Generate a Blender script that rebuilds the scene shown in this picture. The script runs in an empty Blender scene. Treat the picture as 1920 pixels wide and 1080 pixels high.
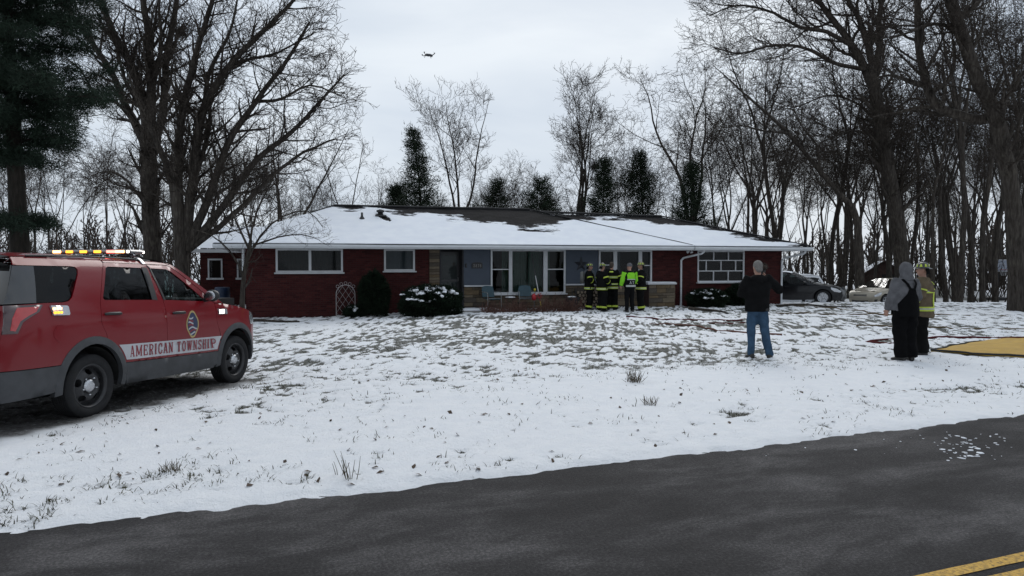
import bpy, bmesh, math, random
import numpy as np
from mathutils import Vector, Matrix, Euler
from mathutils.geometry import delaunay_2d_cdt

scene = bpy.context.scene
C = scene.collection
R = math.radians

# ------------------------------------------------------------------ camera
CAM_H = 1.72
cam_data = bpy.data.cameras.new("camera")
cam_data.lens = 25.3
cam_data.sensor_width = 36.0
cam_data.clip_start = 0.05
cam_data.clip_end = 3000
cam = bpy.data.objects.new("camera", cam_data)
cam.location = (0, 0, CAM_H)
PITCH = math.atan(48 / 1350)
cam.rotation_euler = (math.pi / 2 - PITCH, 0, 0)
C.objects.link(cam)
scene.camera = cam

# ------------------------------------------------------------------ overcast sky
SUN_EL, SUN_AZ = R(38), R(12)          # azimuth clockwise from +Y
world = bpy.data.worlds.new("World")
scene.world = world
world.use_nodes = True
nt = world.node_tree
for n in list(nt.nodes):
    nt.nodes.remove(n)
w_out = nt.nodes.new("ShaderNodeOutputWorld")
w_bg = nt.nodes.new("ShaderNodeBackground")
w_sky = nt.nodes.new("ShaderNodeTexSky")
w_sky.sky_type = 'NISHITA'
w_sky.sun_disc = False
w_sky.sun_elevation = SUN_EL
w_sky.sun_rotation = SUN_AZ
w_sky.air_density = 1.0
w_sky.dust_density = 2.0
w_tc = nt.nodes.new("ShaderNodeTexCoord")
w_map = nt.nodes.new("ShaderNodeMapping")
w_map.inputs['Scale'].default_value = (1.0, 1.0, 2.6)
w_n1 = nt.nodes.new("ShaderNodeTexNoise")
w_n1.inputs['Scale'].default_value = 2.3
w_n1.inputs['Detail'].default_value = 5
w_n1.inputs['Roughness'].default_value = 0.5
w_n1.inputs['Distortion'].default_value = 0.4
w_r1 = nt.nodes.new("ShaderNodeValToRGB")
w_r1.color_ramp.elements[0].position = 0.34
w_r1.color_ramp.elements[0].color = (5.75, 6.6, 7.75, 1)
w_r1.color_ramp.elements[1].position = 0.66
w_r1.color_ramp.elements[1].color = (8.2, 8.85, 9.5, 1)
w_mix = nt.nodes.new("ShaderNodeMixRGB")
w_mix.inputs[0].default_value = 0.93
nt.links.new(w_tc.outputs['Generated'], w_map.inputs['Vector'])
nt.links.new(w_map.outputs[0], w_n1.inputs['Vector'])
nt.links.new(w_n1.outputs['Fac'], w_r1.inputs[0])
nt.links.new(w_sky.outputs[0], w_mix.inputs[1])
nt.links.new(w_r1.outputs[0], w_mix.inputs[2])
nt.links.new(w_mix.outputs[0], w_bg.inputs[0])
w_bg.inputs[1].default_value = 0.10
nt.links.new(w_bg.outputs[0], w_out.inputs[0])

# ------------------------------------------------------------------ weak sun behind cloud
sun_data = bpy.data.lights.new("sun", 'SUN')
sun_data.energy = 1.15
sun_data.angle = R(35)
sun_data.color = (1.0, 0.97, 0.93)
sun = bpy.data.objects.new("sun", sun_data)
sd = Vector((math.sin(SUN_AZ) * math.cos(SUN_EL), math.cos(SUN_AZ) * math.cos(SUN_EL), math.sin(SUN_EL)))
sun.rotation_euler = sd.to_track_quat('Z', 'Y').to_euler()
sun.location = (0, 40, 60)
C.objects.link(sun)

scene.view_settings.view_transform = 'Standard'
scene.view_settings.look = 'None'
scene.view_settings.exposure = 0.0
scene.view_settings.gamma = 1.0
scene.view_settings.use_curve_mapping = False
scene.cycles.max_bounces = 6
scene.cycles.diffuse_bounces = 3
scene.cycles.glossy_bounces = 3
scene.cycles.transparent_max_bounces = 12

# ------------------------------------------------------------------ helpers
def tag(o, label=None, cat=None, group=None, kind=None):
    if label: o['label'] = label
    if cat: o['category'] = cat
    if group: o['group'] = group
    if kind: o['kind'] = kind
    return o

def empty(name, loc=(0, 0, 0), rotz=0.0, label=None, cat=None, group=None):
    o = bpy.data.objects.new(name, None)
    o.empty_display_size = 0.2
    o.location = loc
    o.rotation_euler = (0, 0, rotz)
    C.objects.link(o)
    return tag(o, label, cat, group)

def copy_tree(o, parent=None):
    c = o.copy()
    C.objects.link(c)
    c.parent = parent
    for ch in list(o.children):
        copy_tree(ch, c)
    return c

def new_mesh(name, verts, faces, mats, smooth=False, mat_idx=None):
    me = bpy.data.meshes.new(name)
    me.from_pydata([tuple(v) for v in verts], [], faces)
    if not isinstance(mats, (list, tuple)): mats = [mats]
    for m in mats: me.materials.append(m)
    if mat_idx is not None:
        me.polygons.foreach_set('material_index', mat_idx)
    if smooth:
        me.polygons.foreach_set('use_smooth', [True] * len(me.polygons))
    me.update()
    return me

def mesh_np(name, v, tri, mat, smooth=False):
    """fast triangle mesh from numpy arrays"""
    me = bpy.data.meshes.new(name)
    v = np.asarray(v, dtype=np.float32); tri = np.asarray(tri, dtype=np.int32)
    k = tri.shape[1]
    me.vertices.add(len(v)); me.vertices.foreach_set('co', v.ravel())
    me.loops.add(tri.size); me.loops.foreach_set('vertex_index', tri.ravel())
    me.polygons.add(len(tri))
    me.polygons.foreach_set('loop_start', np.arange(0, tri.size, k, dtype=np.int32))
    me.materials.append(mat)
    if smooth: me.polygons.foreach_set('use_smooth', np.ones(len(tri), dtype=bool))
    me.update(calc_edges=True)
    me.validate()
    return me

def obj(name, me, parent=None, loc=None, rot=None):
    o = bpy.data.objects.new(name, me)
    C.objects.link(o)
    o.parent = parent
    if loc is not None: o.location = loc
    if rot is not None: o.rotation_euler = rot
    return o

class MB:
    """collects shapes, built as one mesh object"""
    def __init__(s):
        s.v = []; s.f = []; s.mi = []; s.sm = []
    def add(s, verts, faces, mi=0, smooth=False):
        b = len(s.v)
        s.v += [tuple(q) for q in verts]
        s.f += [tuple(b + i for i in f) for f in faces]
        s.mi += [mi] * len(faces); s.sm += [smooth] * len(faces)
        return s
    def box(s, c, size, rot=None, mi=0, bevel=0.0):
        hx, hy, hz = size[0] / 2, size[1] / 2, size[2] / 2
        if bevel > 0:
            b = min(bevel, hx * .9, hy * .9, hz * .9)
            vs = []; 
            for sx in (-1, 1):
                for sy in (-1, 1):
                    for sz in (-1, 1):
                        vs.append((sx * (hx - b), sy * (hy - b), sz * hz))
                        vs.append((sx * (hx - b), sy * hy, sz * (hz - b)))
                        vs.append((sx * hx, sy * (hy - b), sz * (hz - b)))
            bm = bmesh.new()
            for q in vs: bm.verts.new(q)
            bmesh.ops.convex_hull(bm, input=bm.verts)
            bm.verts.index_update()
            V = [v.co.copy() for v in bm.verts]
            F = [[v.index for v in f.verts] for f in bm.faces]
            bm.free()
        else:
            V = [Vector((x, y, z)) for x in (-hx, hx) for y in (-hy, hy) for z in (-hz, hz)]
            F = [(0, 1, 3, 2), (4, 6, 7, 5), (0, 4, 5, 1), (2, 3, 7, 6), (0, 2, 6, 4), (1, 5, 7, 3)]
        if rot is not None:
            M = Euler(rot).to_matrix() if not isinstance(rot, Matrix) else rot
            V = [M @ Vector(q) for q in V]
        c = Vector(c)
        return s.add([c + Vector(q) for q in V], F, mi)
    def rings(s, rings, cap=True, mi=0, smooth=True, closed=False):
        """rings: list of equal-length vertex loops"""
        n = len(rings[0]); V = [q for r in rings for q in r]; F = []
        m = len(rings)
        for i in range(m - 1 + (1 if closed else 0)):
            a = i * n; b = ((i + 1) % m) * n
            for j in range(n):
                k = (j + 1) % n
                F.append((a + j, a + k, b + k, b + j))
        s.add(V, F, mi, smooth)
        if cap and not closed:
            s.add(rings[0], [tuple(reversed(range(n)))], mi)
            s.add(rings[-1], [tuple(range(n))], mi)
        return s
    def tube(s, pts, rad, n=8, mi=0, cap=True, smooth=True, closed=False):
        pts = [Vector(p) for p in pts]
        if not isinstance(rad, (list, tuple)): rad = [rad] * len(pts)
        rings = []; prev = None
        for i, p in enumerate(pts):
            if closed:
                d = pts[(i + 1) % len(pts)] - pts[i - 1]
            elif i == 0: d = pts[1] - pts[0]
            elif i == len(pts) - 1: d = pts[-1] - pts[-2]
            else: d = (pts[i + 1] - pts[i]).normalized() + (pts[i] - pts[i - 1]).normalized()
            d = d.normalized() if d.length > 1e-9 else Vector((0, 0, 1))
            if prev is None:
                ref = Vector((0, 0, 1)) if abs(d.z) < .9 else Vector((1, 0, 0))
                u = d.cross(ref).normalized()
            else:
                u = (prev - d * prev.dot(d)).normalized()
            prev = u; w = d.cross(u)
            ra = rad[i]; rb = ra
            if isinstance(ra, (tuple, list)): ra, rb = ra
            rings.append([p + u * (ra * math.cos(2 * math.pi * j / n)) + w * (rb * math.sin(2 * math.pi * j / n)) for j in range(n)])
        return s.rings(rings, cap, mi, smooth, closed)
    def lathe(s, prof, n=24, M=None, mi=0, smooth=True, cap=False):
        """prof: (radius, height) about local z"""
        rings = []
        for r, h in prof:
            rings.append([Vector((r * math.cos(2 * math.pi * j / n), r * math.sin(2 * math.pi * j / n), h)) for j in range(n)])
        if M is not None: rings = [[M @ q for q in r] for r in rings]
        return s.rings(rings, cap, mi, smooth)
    def prism(s, poly, z0, z1, M=None, mi=0):
        n = len(poly)
        V = [Vector((x, y, z0)) for x, y in poly] + [Vector((x, y, z1)) for x, y in poly]
        if M is not None: V = [M @ q for q in V]
        F = [tuple(reversed(range(n))), tuple(range(n, 2 * n))]
        F += [(i, (i + 1) % n, n + (i + 1) % n, n + i) for i in range(n)]
        return s.add(V, F, mi)
    def ellipsoid(s, c, r, n=14, m=9, mi=0, M=None):
        rings = []
        for i in range(m + 1):
            t = math.pi * i / m
            t = min(max(t, .04), math.pi - .04)
            rings.append([Vector((r[0] * math.sin(t) * math.cos(2 * math.pi * j / n), r[1] * math.sin(t) * math.sin(2 * math.pi * j / n), -r[2] * math.cos(t))) for j in range(n)])
        c = Vector(c)
        rings = [[(M @ q if M is not None else q) + c for q in rr] for rr in rings]
        return s.rings(rings, True, mi, True)
    def mesh(s, name, mats):
        me = new_mesh(name, s.v, s.f, mats, False, s.mi)
        me.polygons.foreach_set('use_smooth', s.sm)
        return me
    def build(s, name, mats, parent=None, loc=None, rot=None):
        return obj(name, s.mesh(name, mats), parent, loc, rot)

def remeshed(mb, voxel, smooth_iter=4, wrinkle=0.0, seed=0, wfreq=9.0):
    """voxel-union of the shapes in mb -> (verts, faces)"""
    me = mb.mesh("tmp", [])
    o = bpy.data.objects.new("tmp", me); C.objects.link(o)
    md = o.modifiers.new("r", 'REMESH'); md.mode = 'VOXEL'; md.voxel_size = voxel
    if smooth_iter:
        sm = o.modifiers.new("s", 'SMOOTH'); sm.factor = .5; sm.iterations = smooth_iter
    dg = bpy.context.evaluated_depsgraph_get()
    ev = o.evaluated_get(dg)
    m2 = bpy.data.meshes.new_from_object(ev)
    bpy.data.objects.remove(o); bpy.data.meshes.remove(me)
    if wrinkle > 0:
        n = len(m2.vertices)
        co = np.empty(n * 3, np.float32); m2.vertices.foreach_get('co', co); co = co.reshape(-1, 3)
        no = np.empty(n * 3, np.float32); m2.vertices.foreach_get('normal', no); no = no.reshape(-1, 3)
        rs = np.random.RandomState(seed); d = np.zeros(n)
        for k in range(6):
            a = rs.normal(size=3); a /= np.linalg.norm(a); a[2] *= 1.5
            d += np.sin(co @ a * wfreq * (1 + .7 * k) + rs.uniform(0, 6.28) + 1.5 * np.sin(co @ rs.normal(size=3) * 5)) / (1 + .5 * k)
        co += no * (d * wrinkle * .5)[:, None]
        m2.vertices.foreach_set('co', co.ravel().astype(np.float32))
    m2.polygons.foreach_set('use_smooth', [True] * len(m2.polygons))
    m2.update(); m2.name = 'moulded'
    return m2

# ---- 2D panels with clean outlines, mapped on a curved skin
def pt_in(poly, x, y):
    ins = False; n = len(poly); j = n - 1
    for i in range(n):
        xi, yi = poly[i]; xj, yj = poly[j]
        if (yi > y) != (yj > y) and x < (xj - xi) * (y - yi) / (yj - yi) + xi:
            ins = not ins
        j = i
    return ins

def seg_d2(poly, x, y):
    best = 1e9; n = len(poly)
    for i in range(n):
        x0, y0 = poly[i]; x1, y1 = poly[(i + 1) % n]
        dx, dy = x1 - x0, y1 - y0; L = dx * dx + dy * dy
        t = 0 if L < 1e-12 else max(0, min(1, ((x - x0) * dx + (y - y0) * dy) / L))
        d = (x - x0 - t * dx) ** 2 + (y - y0 - t * dy) ** 2
        if d < best: best = d
    return best

def area2(p):
    return sum(p[i][0] * p[(i + 1) % len(p)][1] - p[(i + 1) % len(p)][0] * p[i][1] for i in range(len(p)))

def inset_poly(poly, d):
    """shrink polygon by d (d<0 grows)"""
    p = [q for i, q in enumerate(poly) if (q[0] - poly[i - 1][0]) ** 2 + (q[1] - poly[i - 1][1]) ** 2 > 1e-10]
    if area2(p) < 0: p = p[::-1]
    out = []; n = len(p)
    for i in range(n):
        a = Vector(p[i - 1]); b = Vector(p[i]); c = Vector(p[(i + 1) % n])
        e1 = (b - a).normalized(); e2 = (c - b).normalized()
        n1 = Vector((-e1.y, e1.x)); n2 = Vector((-e2.y, e2.x))
        m = n1 + n2
        if m.length < 1e-6: m = n1
        m.normalize()
        k = d / max(.35, m.dot(n1))
        out.append((b.x + m.x * k, b.y + m.y * k))
    return out

def panel(outline, mapf, step=.06, holes=(), thick=.015, inset=.0):
    """CDT of a 2D outline -> verts, faces on the skin mapf(x, z, depth); the rim is folded in by thick"""
    if inset: outline = inset_poly(outline, inset)
    V = []; E = []
    def addloop(p):
        pts = []
        for i in range(len(p)):
            a, b = p[i], p[(i + 1) % len(p)]
            L = math.hypot(b[0] - a[0], b[1] - a[1])
            k = max(1, int(math.ceil(L / step)))
            for t in range(k):
                pts.append((a[0] + (b[0] - a[0]) * t / k, a[1] + (b[1] - a[1]) * t / k))
        b0 = len(V)
        V.extend(Vector(q) for q in pts)
        E.extend((b0 + i, b0 + (i + 1) % len(pts)) for i in range(len(pts)))
        return pts
    loops = [addloop(outline)] + [addloop(h) for h in holes]
    xs = [q[0] for q in outline]; ys = [q[1] for q in outline]
    x = min(xs) + step * .5
    lim = (step * .4) ** 2
    while x < max(xs):
        y = min(ys) + step * .5
        while y < max(ys):
            if pt_in(outline, x, y) and not any(pt_in(h, x, y) for h in holes):
                if min(seg_d2(l, x, y) for l in [outline] + list(holes)) > lim:
                    V.append(Vector((x, y)))
            y += step
        x += step
    r = delaunay_2d_cdt(V, E, [], 0, 1e-6)
    vv, ff = r[0], r[2]
    F = []
    for f in ff:
        cx = sum(vv[i].x for i in f) / 3; cy = sum(vv[i].y for i in f) / 3
        if pt_in(outline, cx, cy) and not any(pt_in(h, cx, cy) for h in holes): F.append(tuple(f))
    verts = [Vector(mapf(q.x, q.y, 0.0)) for q in vv]
    cnt = {}
    for f in F:
        for i in range(3):
            a, b = f[i], f[(i + 1) % 3]
            cnt[(min(a, b), max(a, b))] = cnt.get((min(a, b), max(a, b)), 0) + 1
    rim = []
    if thick > 0:
        m = {}
        for (a, b), k in cnt.items():
            if k == 1:
                q = []
                for i in (a, b):                     # separate rim verts keep the edge crisp
                    if i not in m:
                        m[i] = (len(verts), len(verts) + 1)
                        verts.append(verts[i].copy()); verts.append(Vector(mapf(vv[i].x, vv[i].y, thick)))
                    q.append(m[i])
                rim.append((q[0][0], q[1][0], q[1][1], q[0][1]))
    return verts, F, rim

def panel_obj(name, outline, mapf, mat, parent, step=.06, holes=(), thick=.015, inset=.0):
    v, f, rim = panel(outline, mapf, step, holes, thick, inset)
    mb = MB(); mb.add(v, f + rim, 0, True)
    return mb.build(name, mat, parent)

def arc(cx, cy, r, a0, a1, n=12):
    return [(cx + r * math.cos(R(a0 + (a1 - a0) * i / n)), cy + r * math.sin(R(a0 + (a1 - a0) * i / n))) for i in range(n + 1)]

def interp(x, pts):
    if x <= pts[0][0]: return pts[0][1]
    for i in range(len(pts) - 1):
        if x <= pts[i + 1][0]:
            a, b = pts[i], pts[i + 1]
            t = (x - a[0]) / (b[0] - a[0]); t = t * t * (3 - 2 * t) if len(a) > 2 else t
            return a[1] + (b[1] - a[1]) * t
    return pts[-1][1]

# ---- numpy value noise, shared by the ground mesh and what grows on it
def _hash(ix, iy, s):
    h = (ix.astype(np.int64) * 374761393 + iy.astype(np.int64) * 668265263 + s * 1442695041) & 0x7fffffff
    h = (h ^ (h >> 13)) * 1274126177 & 0x7fffffff
    h = h ^ (h >> 16)
    return (h & 0xffff) / 65535.0

def vnoise(x, y, s=0):
    x = np.asarray(x, float); y = np.asarray(y, float)
    ix = np.floor(x); iy = np.floor(y); fx = x - ix; fy = y - iy
    fx = fx * fx * (3 - 2 * fx); fy = fy * fy * (3 - 2 * fy)
    a = _hash(ix, iy, s); b = _hash(ix + 1, iy, s); c = _hash(ix, iy + 1, s); d = _hash(ix + 1, iy + 1, s)
    return (a * (1 - fx) + b * fx) * (1 - fy) + (c * (1 - fx) + d * fx) * fy

def fbm(x, y, o=4, s=0, g=.5):
    t = 0; a = 1; n = 0
    x = np.asarray(x, float); y = np.asarray(y, float)
    for i in range(o):
        t = t + a * vnoise(x, y, s + i * 17); n += a; a *= g
        x, y = (x * .8 - y * .6) * 2.03 + 5.1, (x * .6 + y * .8) * 2.03 - 3.7
    return t / n

def S(t):
    t = np.clip(t, 0, 1); return t * t * (3 - 2 * t)

# ------------------------------------------------------------------ materials
MATS = {}
def nodes_of(name):
    m = bpy.data.materials.new(name); m.use_nodes = True
    t = m.node_tree; b = t.nodes['Principled BSDF']
    return m, t, b

def ramp(t, fac, stops):
    r = t.nodes.new('ShaderNodeValToRGB'); cr = r.color_ramp
    while len(cr.elements) < len(stops): cr.elements.new(.5)
    for e, (p, c) in zip(cr.elements, stops):
        e.position = p; e.color = (c[0], c[1], c[2], 1)
    t.links.new(fac, r.inputs[0]); return r

def noise(t, scale, detail=4, rough=.55, vec=None, dist=0.0):
    n = t.nodes.new('ShaderNodeTexNoise')
    n.inputs['Scale'].default_value = scale; n.inputs['Detail'].default_value = detail
    n.inputs['Roughness'].default_value = rough; n.inputs['Distortion'].default_value = dist
    if vec is None:
        tc = t.nodes.new('ShaderNodeTexCoord'); vec = tc.outputs['Object']
    t.links.new(vec, n.inputs['Vector']); return n

def bump(t, b, height, strength=.4, dist=.02):
    n = t.nodes.new('ShaderNodeBump'); n.inputs['Strength'].default_value = strength
    n.inputs['Distance'].default_value = dist
    t.links.new(height, n.inputs['Height']); t.links.new(n.outputs[0], b.inputs['Normal']); return n

def mat(name, col, rough=.6, metal=0.0, var=.15, scale=8.0, bmp=0.0, spec=.5, coat=0.0, emit=None, estr=0.0, bscale=None):
    """plain procedural material: colour varied by noise, optional fine relief"""
    if name in MATS: return MATS[name]
    m, t, b = nodes_of(name)
    n = noise(t, scale, 5, .6)
    c = col
    r = ramp(t, n.outputs['Fac'], [(.3, tuple(k * (1 - var) for k in c)), (.7, tuple(min(1, k * (1 + var)) for k in c))])
    t.links.new(r.outputs[0], b.inputs['Base Color'])
    b.inputs['Roughness'].default_value = rough; b.inputs['Metallic'].default_value = metal
    b.inputs['Specular IOR Level'].default_value = spec
    b.inputs['Coat Weight'].default_value = coat
    b.inputs['Coat Roughness'].default_value = .06
    if bmp > 0:
        n2 = noise(t, bscale or scale * 4, 4, .6)
        bump(t, b, n2.outputs['Fac'], bmp, .02)
    if emit:
        b.inputs['Emission Color'].default_value = (*emit, 1); b.inputs['Emission Strength'].default_value = estr
    MATS[name] = m; return m
# ================================================================== ground and road
RN = Vector((-0.368, 0.9298))          # road normal, towards the house
RT = Vector((0.9298, 0.368))           # road direction
ROAD_E = 5.28                          # lawn-side edge of the asphalt along RN
ROAD_B = 0.10
CAR_O = (-5.78, 8.463, -0.075); CAR_YAW = R(78.0); CAR_PITCH = 0.025

def road_e(x, y): return x * RN.x + y * RN.y

def base_z(x, y):
    """large shape of the ground (numpy)"""
    x = np.asarray(x, float); y = np.asarray(y, float)
    z = -.17 * S((-x + 1) / 9) * S((y - 7) / 15)
    z = z - .03 * S((y - 6) / 10)
    z = z - .80 * S((y - 30) / 13) * S((x - 7) / 6) * (1 - .6 * S((y - 80) / 200))
    z = z - .30 * S((y - 36) / 20) * (1 - S((x - 7) / 6))
    # tracks where the fire car stands
    cx, cy = math.cos(CAR_YAW), math.sin(CAR_YAW)
    u = (x - CAR_O[0]) * cx + (y - CAR_O[1]) * cy
    v = -(x - CAR_O[0]) * cy + (y - CAR_O[1]) * cx
    w = S((1.9 - np.abs(v)) / .75) * S((u + 4.6) / 1.2) * S((5.4 - u) / 1.2)
    pl = CAR_O[2] - CAR_PITCH * u - .012
    z = z * (1 - w) + pl * w
    return z

def track_mask(x, y):
    cx, cy = math.cos(CAR_YAW), math.sin(CAR_YAW)
    u = (x - CAR_O[0]) * cx + (y - CAR_O[1]) * cy
    v = -(x - CAR_O[0]) * cy + (y - CAR_O[1]) * cx
    n = fbm(x * 1.7, y * 1.7, 3, 91) - .5
    m = S((1.28 - np.abs(v + .05) + n * .7) / .35) * S((u + 7) / 1.5) * S((3.4 - u + n * 1.2) / .5)
    return m

def grass_mask(x, y):
    """0..1 how far turf shows through the snow"""
    x = np.asarray(x, float); y = np.asarray(y, float)
    e = road_e(x, y) - ROAD_E
    zone = S((e - 2.2 - 2.2 * (fbm(x * .28, y * .28, 3, 5) - .5)) / 3.0)
    wx = x + .5 * (fbm(x * .9, y * .9, 2, 40) - .5); wy = y + .5 * (fbm(x * .9 + 7, y * .9, 2, 44) - .5)
    a = fbm(wx * 3.2, wy * 3.4, 4, 11, .70)
    b = fbm(wx * 10.0, wy * 9.0, 3, 23, .7)
    big = fbm(x * .35, y * .35, 3, 77)
    rid = 1 - np.abs(2 * fbm(wx * 1.1, wy * .9, 3, 61) - 1)
    m = .42 * a + .52 * b + .20 * (big - .5) + .10 * rid
    vp = np.exp(-(((x - 5.6) / 2.0) ** 2 + ((e - 1.5) / .55) ** 2)) + .7 * np.exp(-(((x + 2.6) / 1.0) ** 2 + ((e - 1.0) / .25) ** 2)) + .8 * np.exp(-(((x - 2.3 - .25 * e) / .35) ** 2 + ((e - 2.0) / 1.3) ** 2))
    thr = .650 - .158 * zone - .15 * np.clip(vp, 0, 1)
    m = S((m - thr) / .10)
    # clean drift between lawn and verge
    cl = np.exp(-(((x - 3.0) / 3.2) ** 2 + ((e - 3.4) / 1.5) ** 2))
    cl2 = np.exp(-(((x + 2.8) / 2.6) ** 2 + ((e - 2.0) / .9) ** 2))
    m = m * (1 - .85 * np.clip(cl + cl2, 0, 1))
    m = m * S((e - .12) / .35)
    return np.clip(m, 0, 1)

def snow_bumps(x, y):
    e = road_e(x, y)
    b = .030 * (fbm(x * 2.0, y * 2.0, 3, 3) - .5) + .055 * (fbm(x * .5, y * .5, 2, 8) - .5)
    tr = S((e - ROAD_E - 3) / 3)
    b = b + tr * .075 * (fbm(x * 4.6, y * 4.2, 3, 31, .6) - .5) + .012 * (fbm(x * 9, y * 9, 2, 33) - .5)
    return b

def ground_z(x, y):
    x = np.asarray(x, float); y = np.asarray(y, float)
    e = road_e(x, y)
    n = .20 * (fbm(x * 6.5, y * 6.5, 4, 15, .65) - .5) + .10 * (fbm(x * 1.1, y * 1.1, 2, 16) - .5)
    out = np.minimum(S((e - ROAD_E + .10 + n) / .34), 1) + (1 - S((e - ROAD_B + .3 + n) / .5))
    out = np.clip(out, 0, 1)
    z = base_z(x, y) + snow_bumps(x, y) * np.clip(out, .0, 1) - .035 * grass_mask(x, y)
    return z * S((np.abs(e - 2.7) - 2.2) / .8) + (-.045 + .075 * out)

def gz(x, y):
    return float(ground_z(np.array([x]), np.array([y]))[0])

def spaced(lo, hi, step_f, far_lo, far_hi, grow=1.22):
    a = [lo]
    while a[-1] < hi: a.append(a[-1] + step_f(a[-1]))
    st = step_f(lo); q = []
    p = lo; d = st
    while p > far_lo:
        d *= grow; p -= d; q.append(p)
    r = []; p = a[-1]; d = step_f(p)
    while p < far_hi:
        d *= grow; p += d; r.append(p)
    return np.array(q[::-1] + a + r)

gx = spaced(-12.5, 19.5, lambda v: .06, -1300, 1300)
gy = spaced(3.6, 33.0, lambda v: min(.28, max(.032, .00065 * v * v)), -600, 1600)
GX, GY = np.meshgrid(gx, gy)
GZ = ground_z(GX, GY)
nx, ny = len(gx), len(gy)
vv = np.stack([GX.ravel(), GY.ravel(), GZ.ravel()], 1)
ii = np.arange((ny - 1) * (nx - 1)); rr = ii // (nx - 1); cc = ii % (nx - 1); q0 = rr * nx + cc
quads = np.stack([q0, q0 + 1, q0 + nx + 1, q0 + nx], 1)

def snow_ground_mat():
    m, t, b = nodes_of('snow_over_turf')
    at = t.nodes.new('ShaderNodeAttribute'); at.attribute_name = 'turf'
    at2 = t.nodes.new('ShaderNodeAttribute'); at2.attribute_name = 'slush'
    n1 = noise(t, 18, 6, .75); n2 = noise(t, 5, 4, .6); n3 = noise(t, 70, 3, .6)
    # turf colour
    rg = ramp(t, n1.outputs['Fac'], [(.30, (.012, .013, .007)), (.5, (.034, .036, .020)), (.72, (.085, .080, .052))])
    rs = ramp(t, n2.outputs['Fac'], [(.3, (.80, .82, .85)), (.7, (.87, .88, .895))])
    ma = t.nodes.new('ShaderNodeMath'); ma.operation = 'MULTIPLY_ADD'
    t.links.new(n1.outputs['Fac'], ma.inputs[0]); ma.inputs[1].default_value = 1.9; ma.inputs[2].default_value = -.98
    ad = t.nodes.new('ShaderNodeMath'); ad.operation = 'ADD'
    t.links.new(at.outputs['Fac'], ad.inputs[0]); t.links.new(ma.outputs[0], ad.inputs[1])
    st = t.nodes.new('ShaderNodeMapRange'); st.interpolation_type = 'SMOOTHSTEP'
    st.inputs['From Min'].default_value = .42; st.inputs['From Max'].default_value = .80
    t.links.new(ad.outputs[0], st.inputs['Value'])
    mul = t.nodes.new('ShaderNodeMath'); mul.operation = 'MULTIPLY'; mul.inputs[1].default_value = .88
    t.links.new(st.outputs[0], mul.inputs[0])
    mx = t.nodes.new('ShaderNodeMixRGB'); t.links.new(mul.outputs[0], mx.inputs[0])
    t.links.new(rs.outputs[0], mx.inputs[1]); t.links.new(rg.outputs[0], mx.inputs[2])
    # wet slush and gravel of the tyre tracks
    rw = ramp(t, n1.outputs['Fac'], [(.3, (.045, .042, .040)), (.55, (.12, .115, .11)), (.72, (.42, .43, .45))])
    mx2 = t.nodes.new('ShaderNodeMixRGB'); t.links.new(at2.outputs['Fac'], mx2.inputs[0])
    t.links.new(mx.outputs[0], mx2.inputs[1]); t.links.new(rw.outputs[0], mx2.inputs[2])
    t.links.new(mx2.outputs[0], b.inputs['Base Color'])
    b.inputs['Roughness'].default_value = .75; b.inputs['Specular IOR Level'].default_value = .25
    mb_ = t.nodes.new('ShaderNodeMath'); mb_.operation = 'MULTIPLY_ADD'
    t.links.new(n3.outputs['Fac'], mb_.inputs[0]); mb_.inputs[1].default_value = .35
    t.links.new(n1.outputs['Fac'], mb_.inputs[2])
    bump(t, b, mb_.outputs[0], .8, .04)
    return m
M_SNOWG = snow_ground_mat()
gme = mesh_np('snowy_lawn', vv, quads, M_SNOWG, True)
far = S((np.hypot(GX, GY - 15) - 38) / 25)
gm = grass_mask(GX, GY)
woods = S((GX - 12) / 5) * S((GY - 33) / 5) * S((120 - GY) / 60)
gm = np.clip(gm * (1 - .55 * far) + woods * .55 * S((fbm(GX * .9, GY * .9, 3, 9) - .42) / .15), 0, 1)
at = gme.attributes.new('turf', 'FLOAT', 'POINT'); at.data.foreach_set('value', gm.ravel().astype(np.float32))
at = gme.attributes.new('slush', 'FLOAT', 'POINT'); at.data.foreach_set('value', track_mask(GX, GY).ravel().astype(np.float32))
lawn = obj('snowy_lawn', gme); tag(lawn, 'snow covered front lawn with trampled turf showing through', kind='structure')

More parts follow.
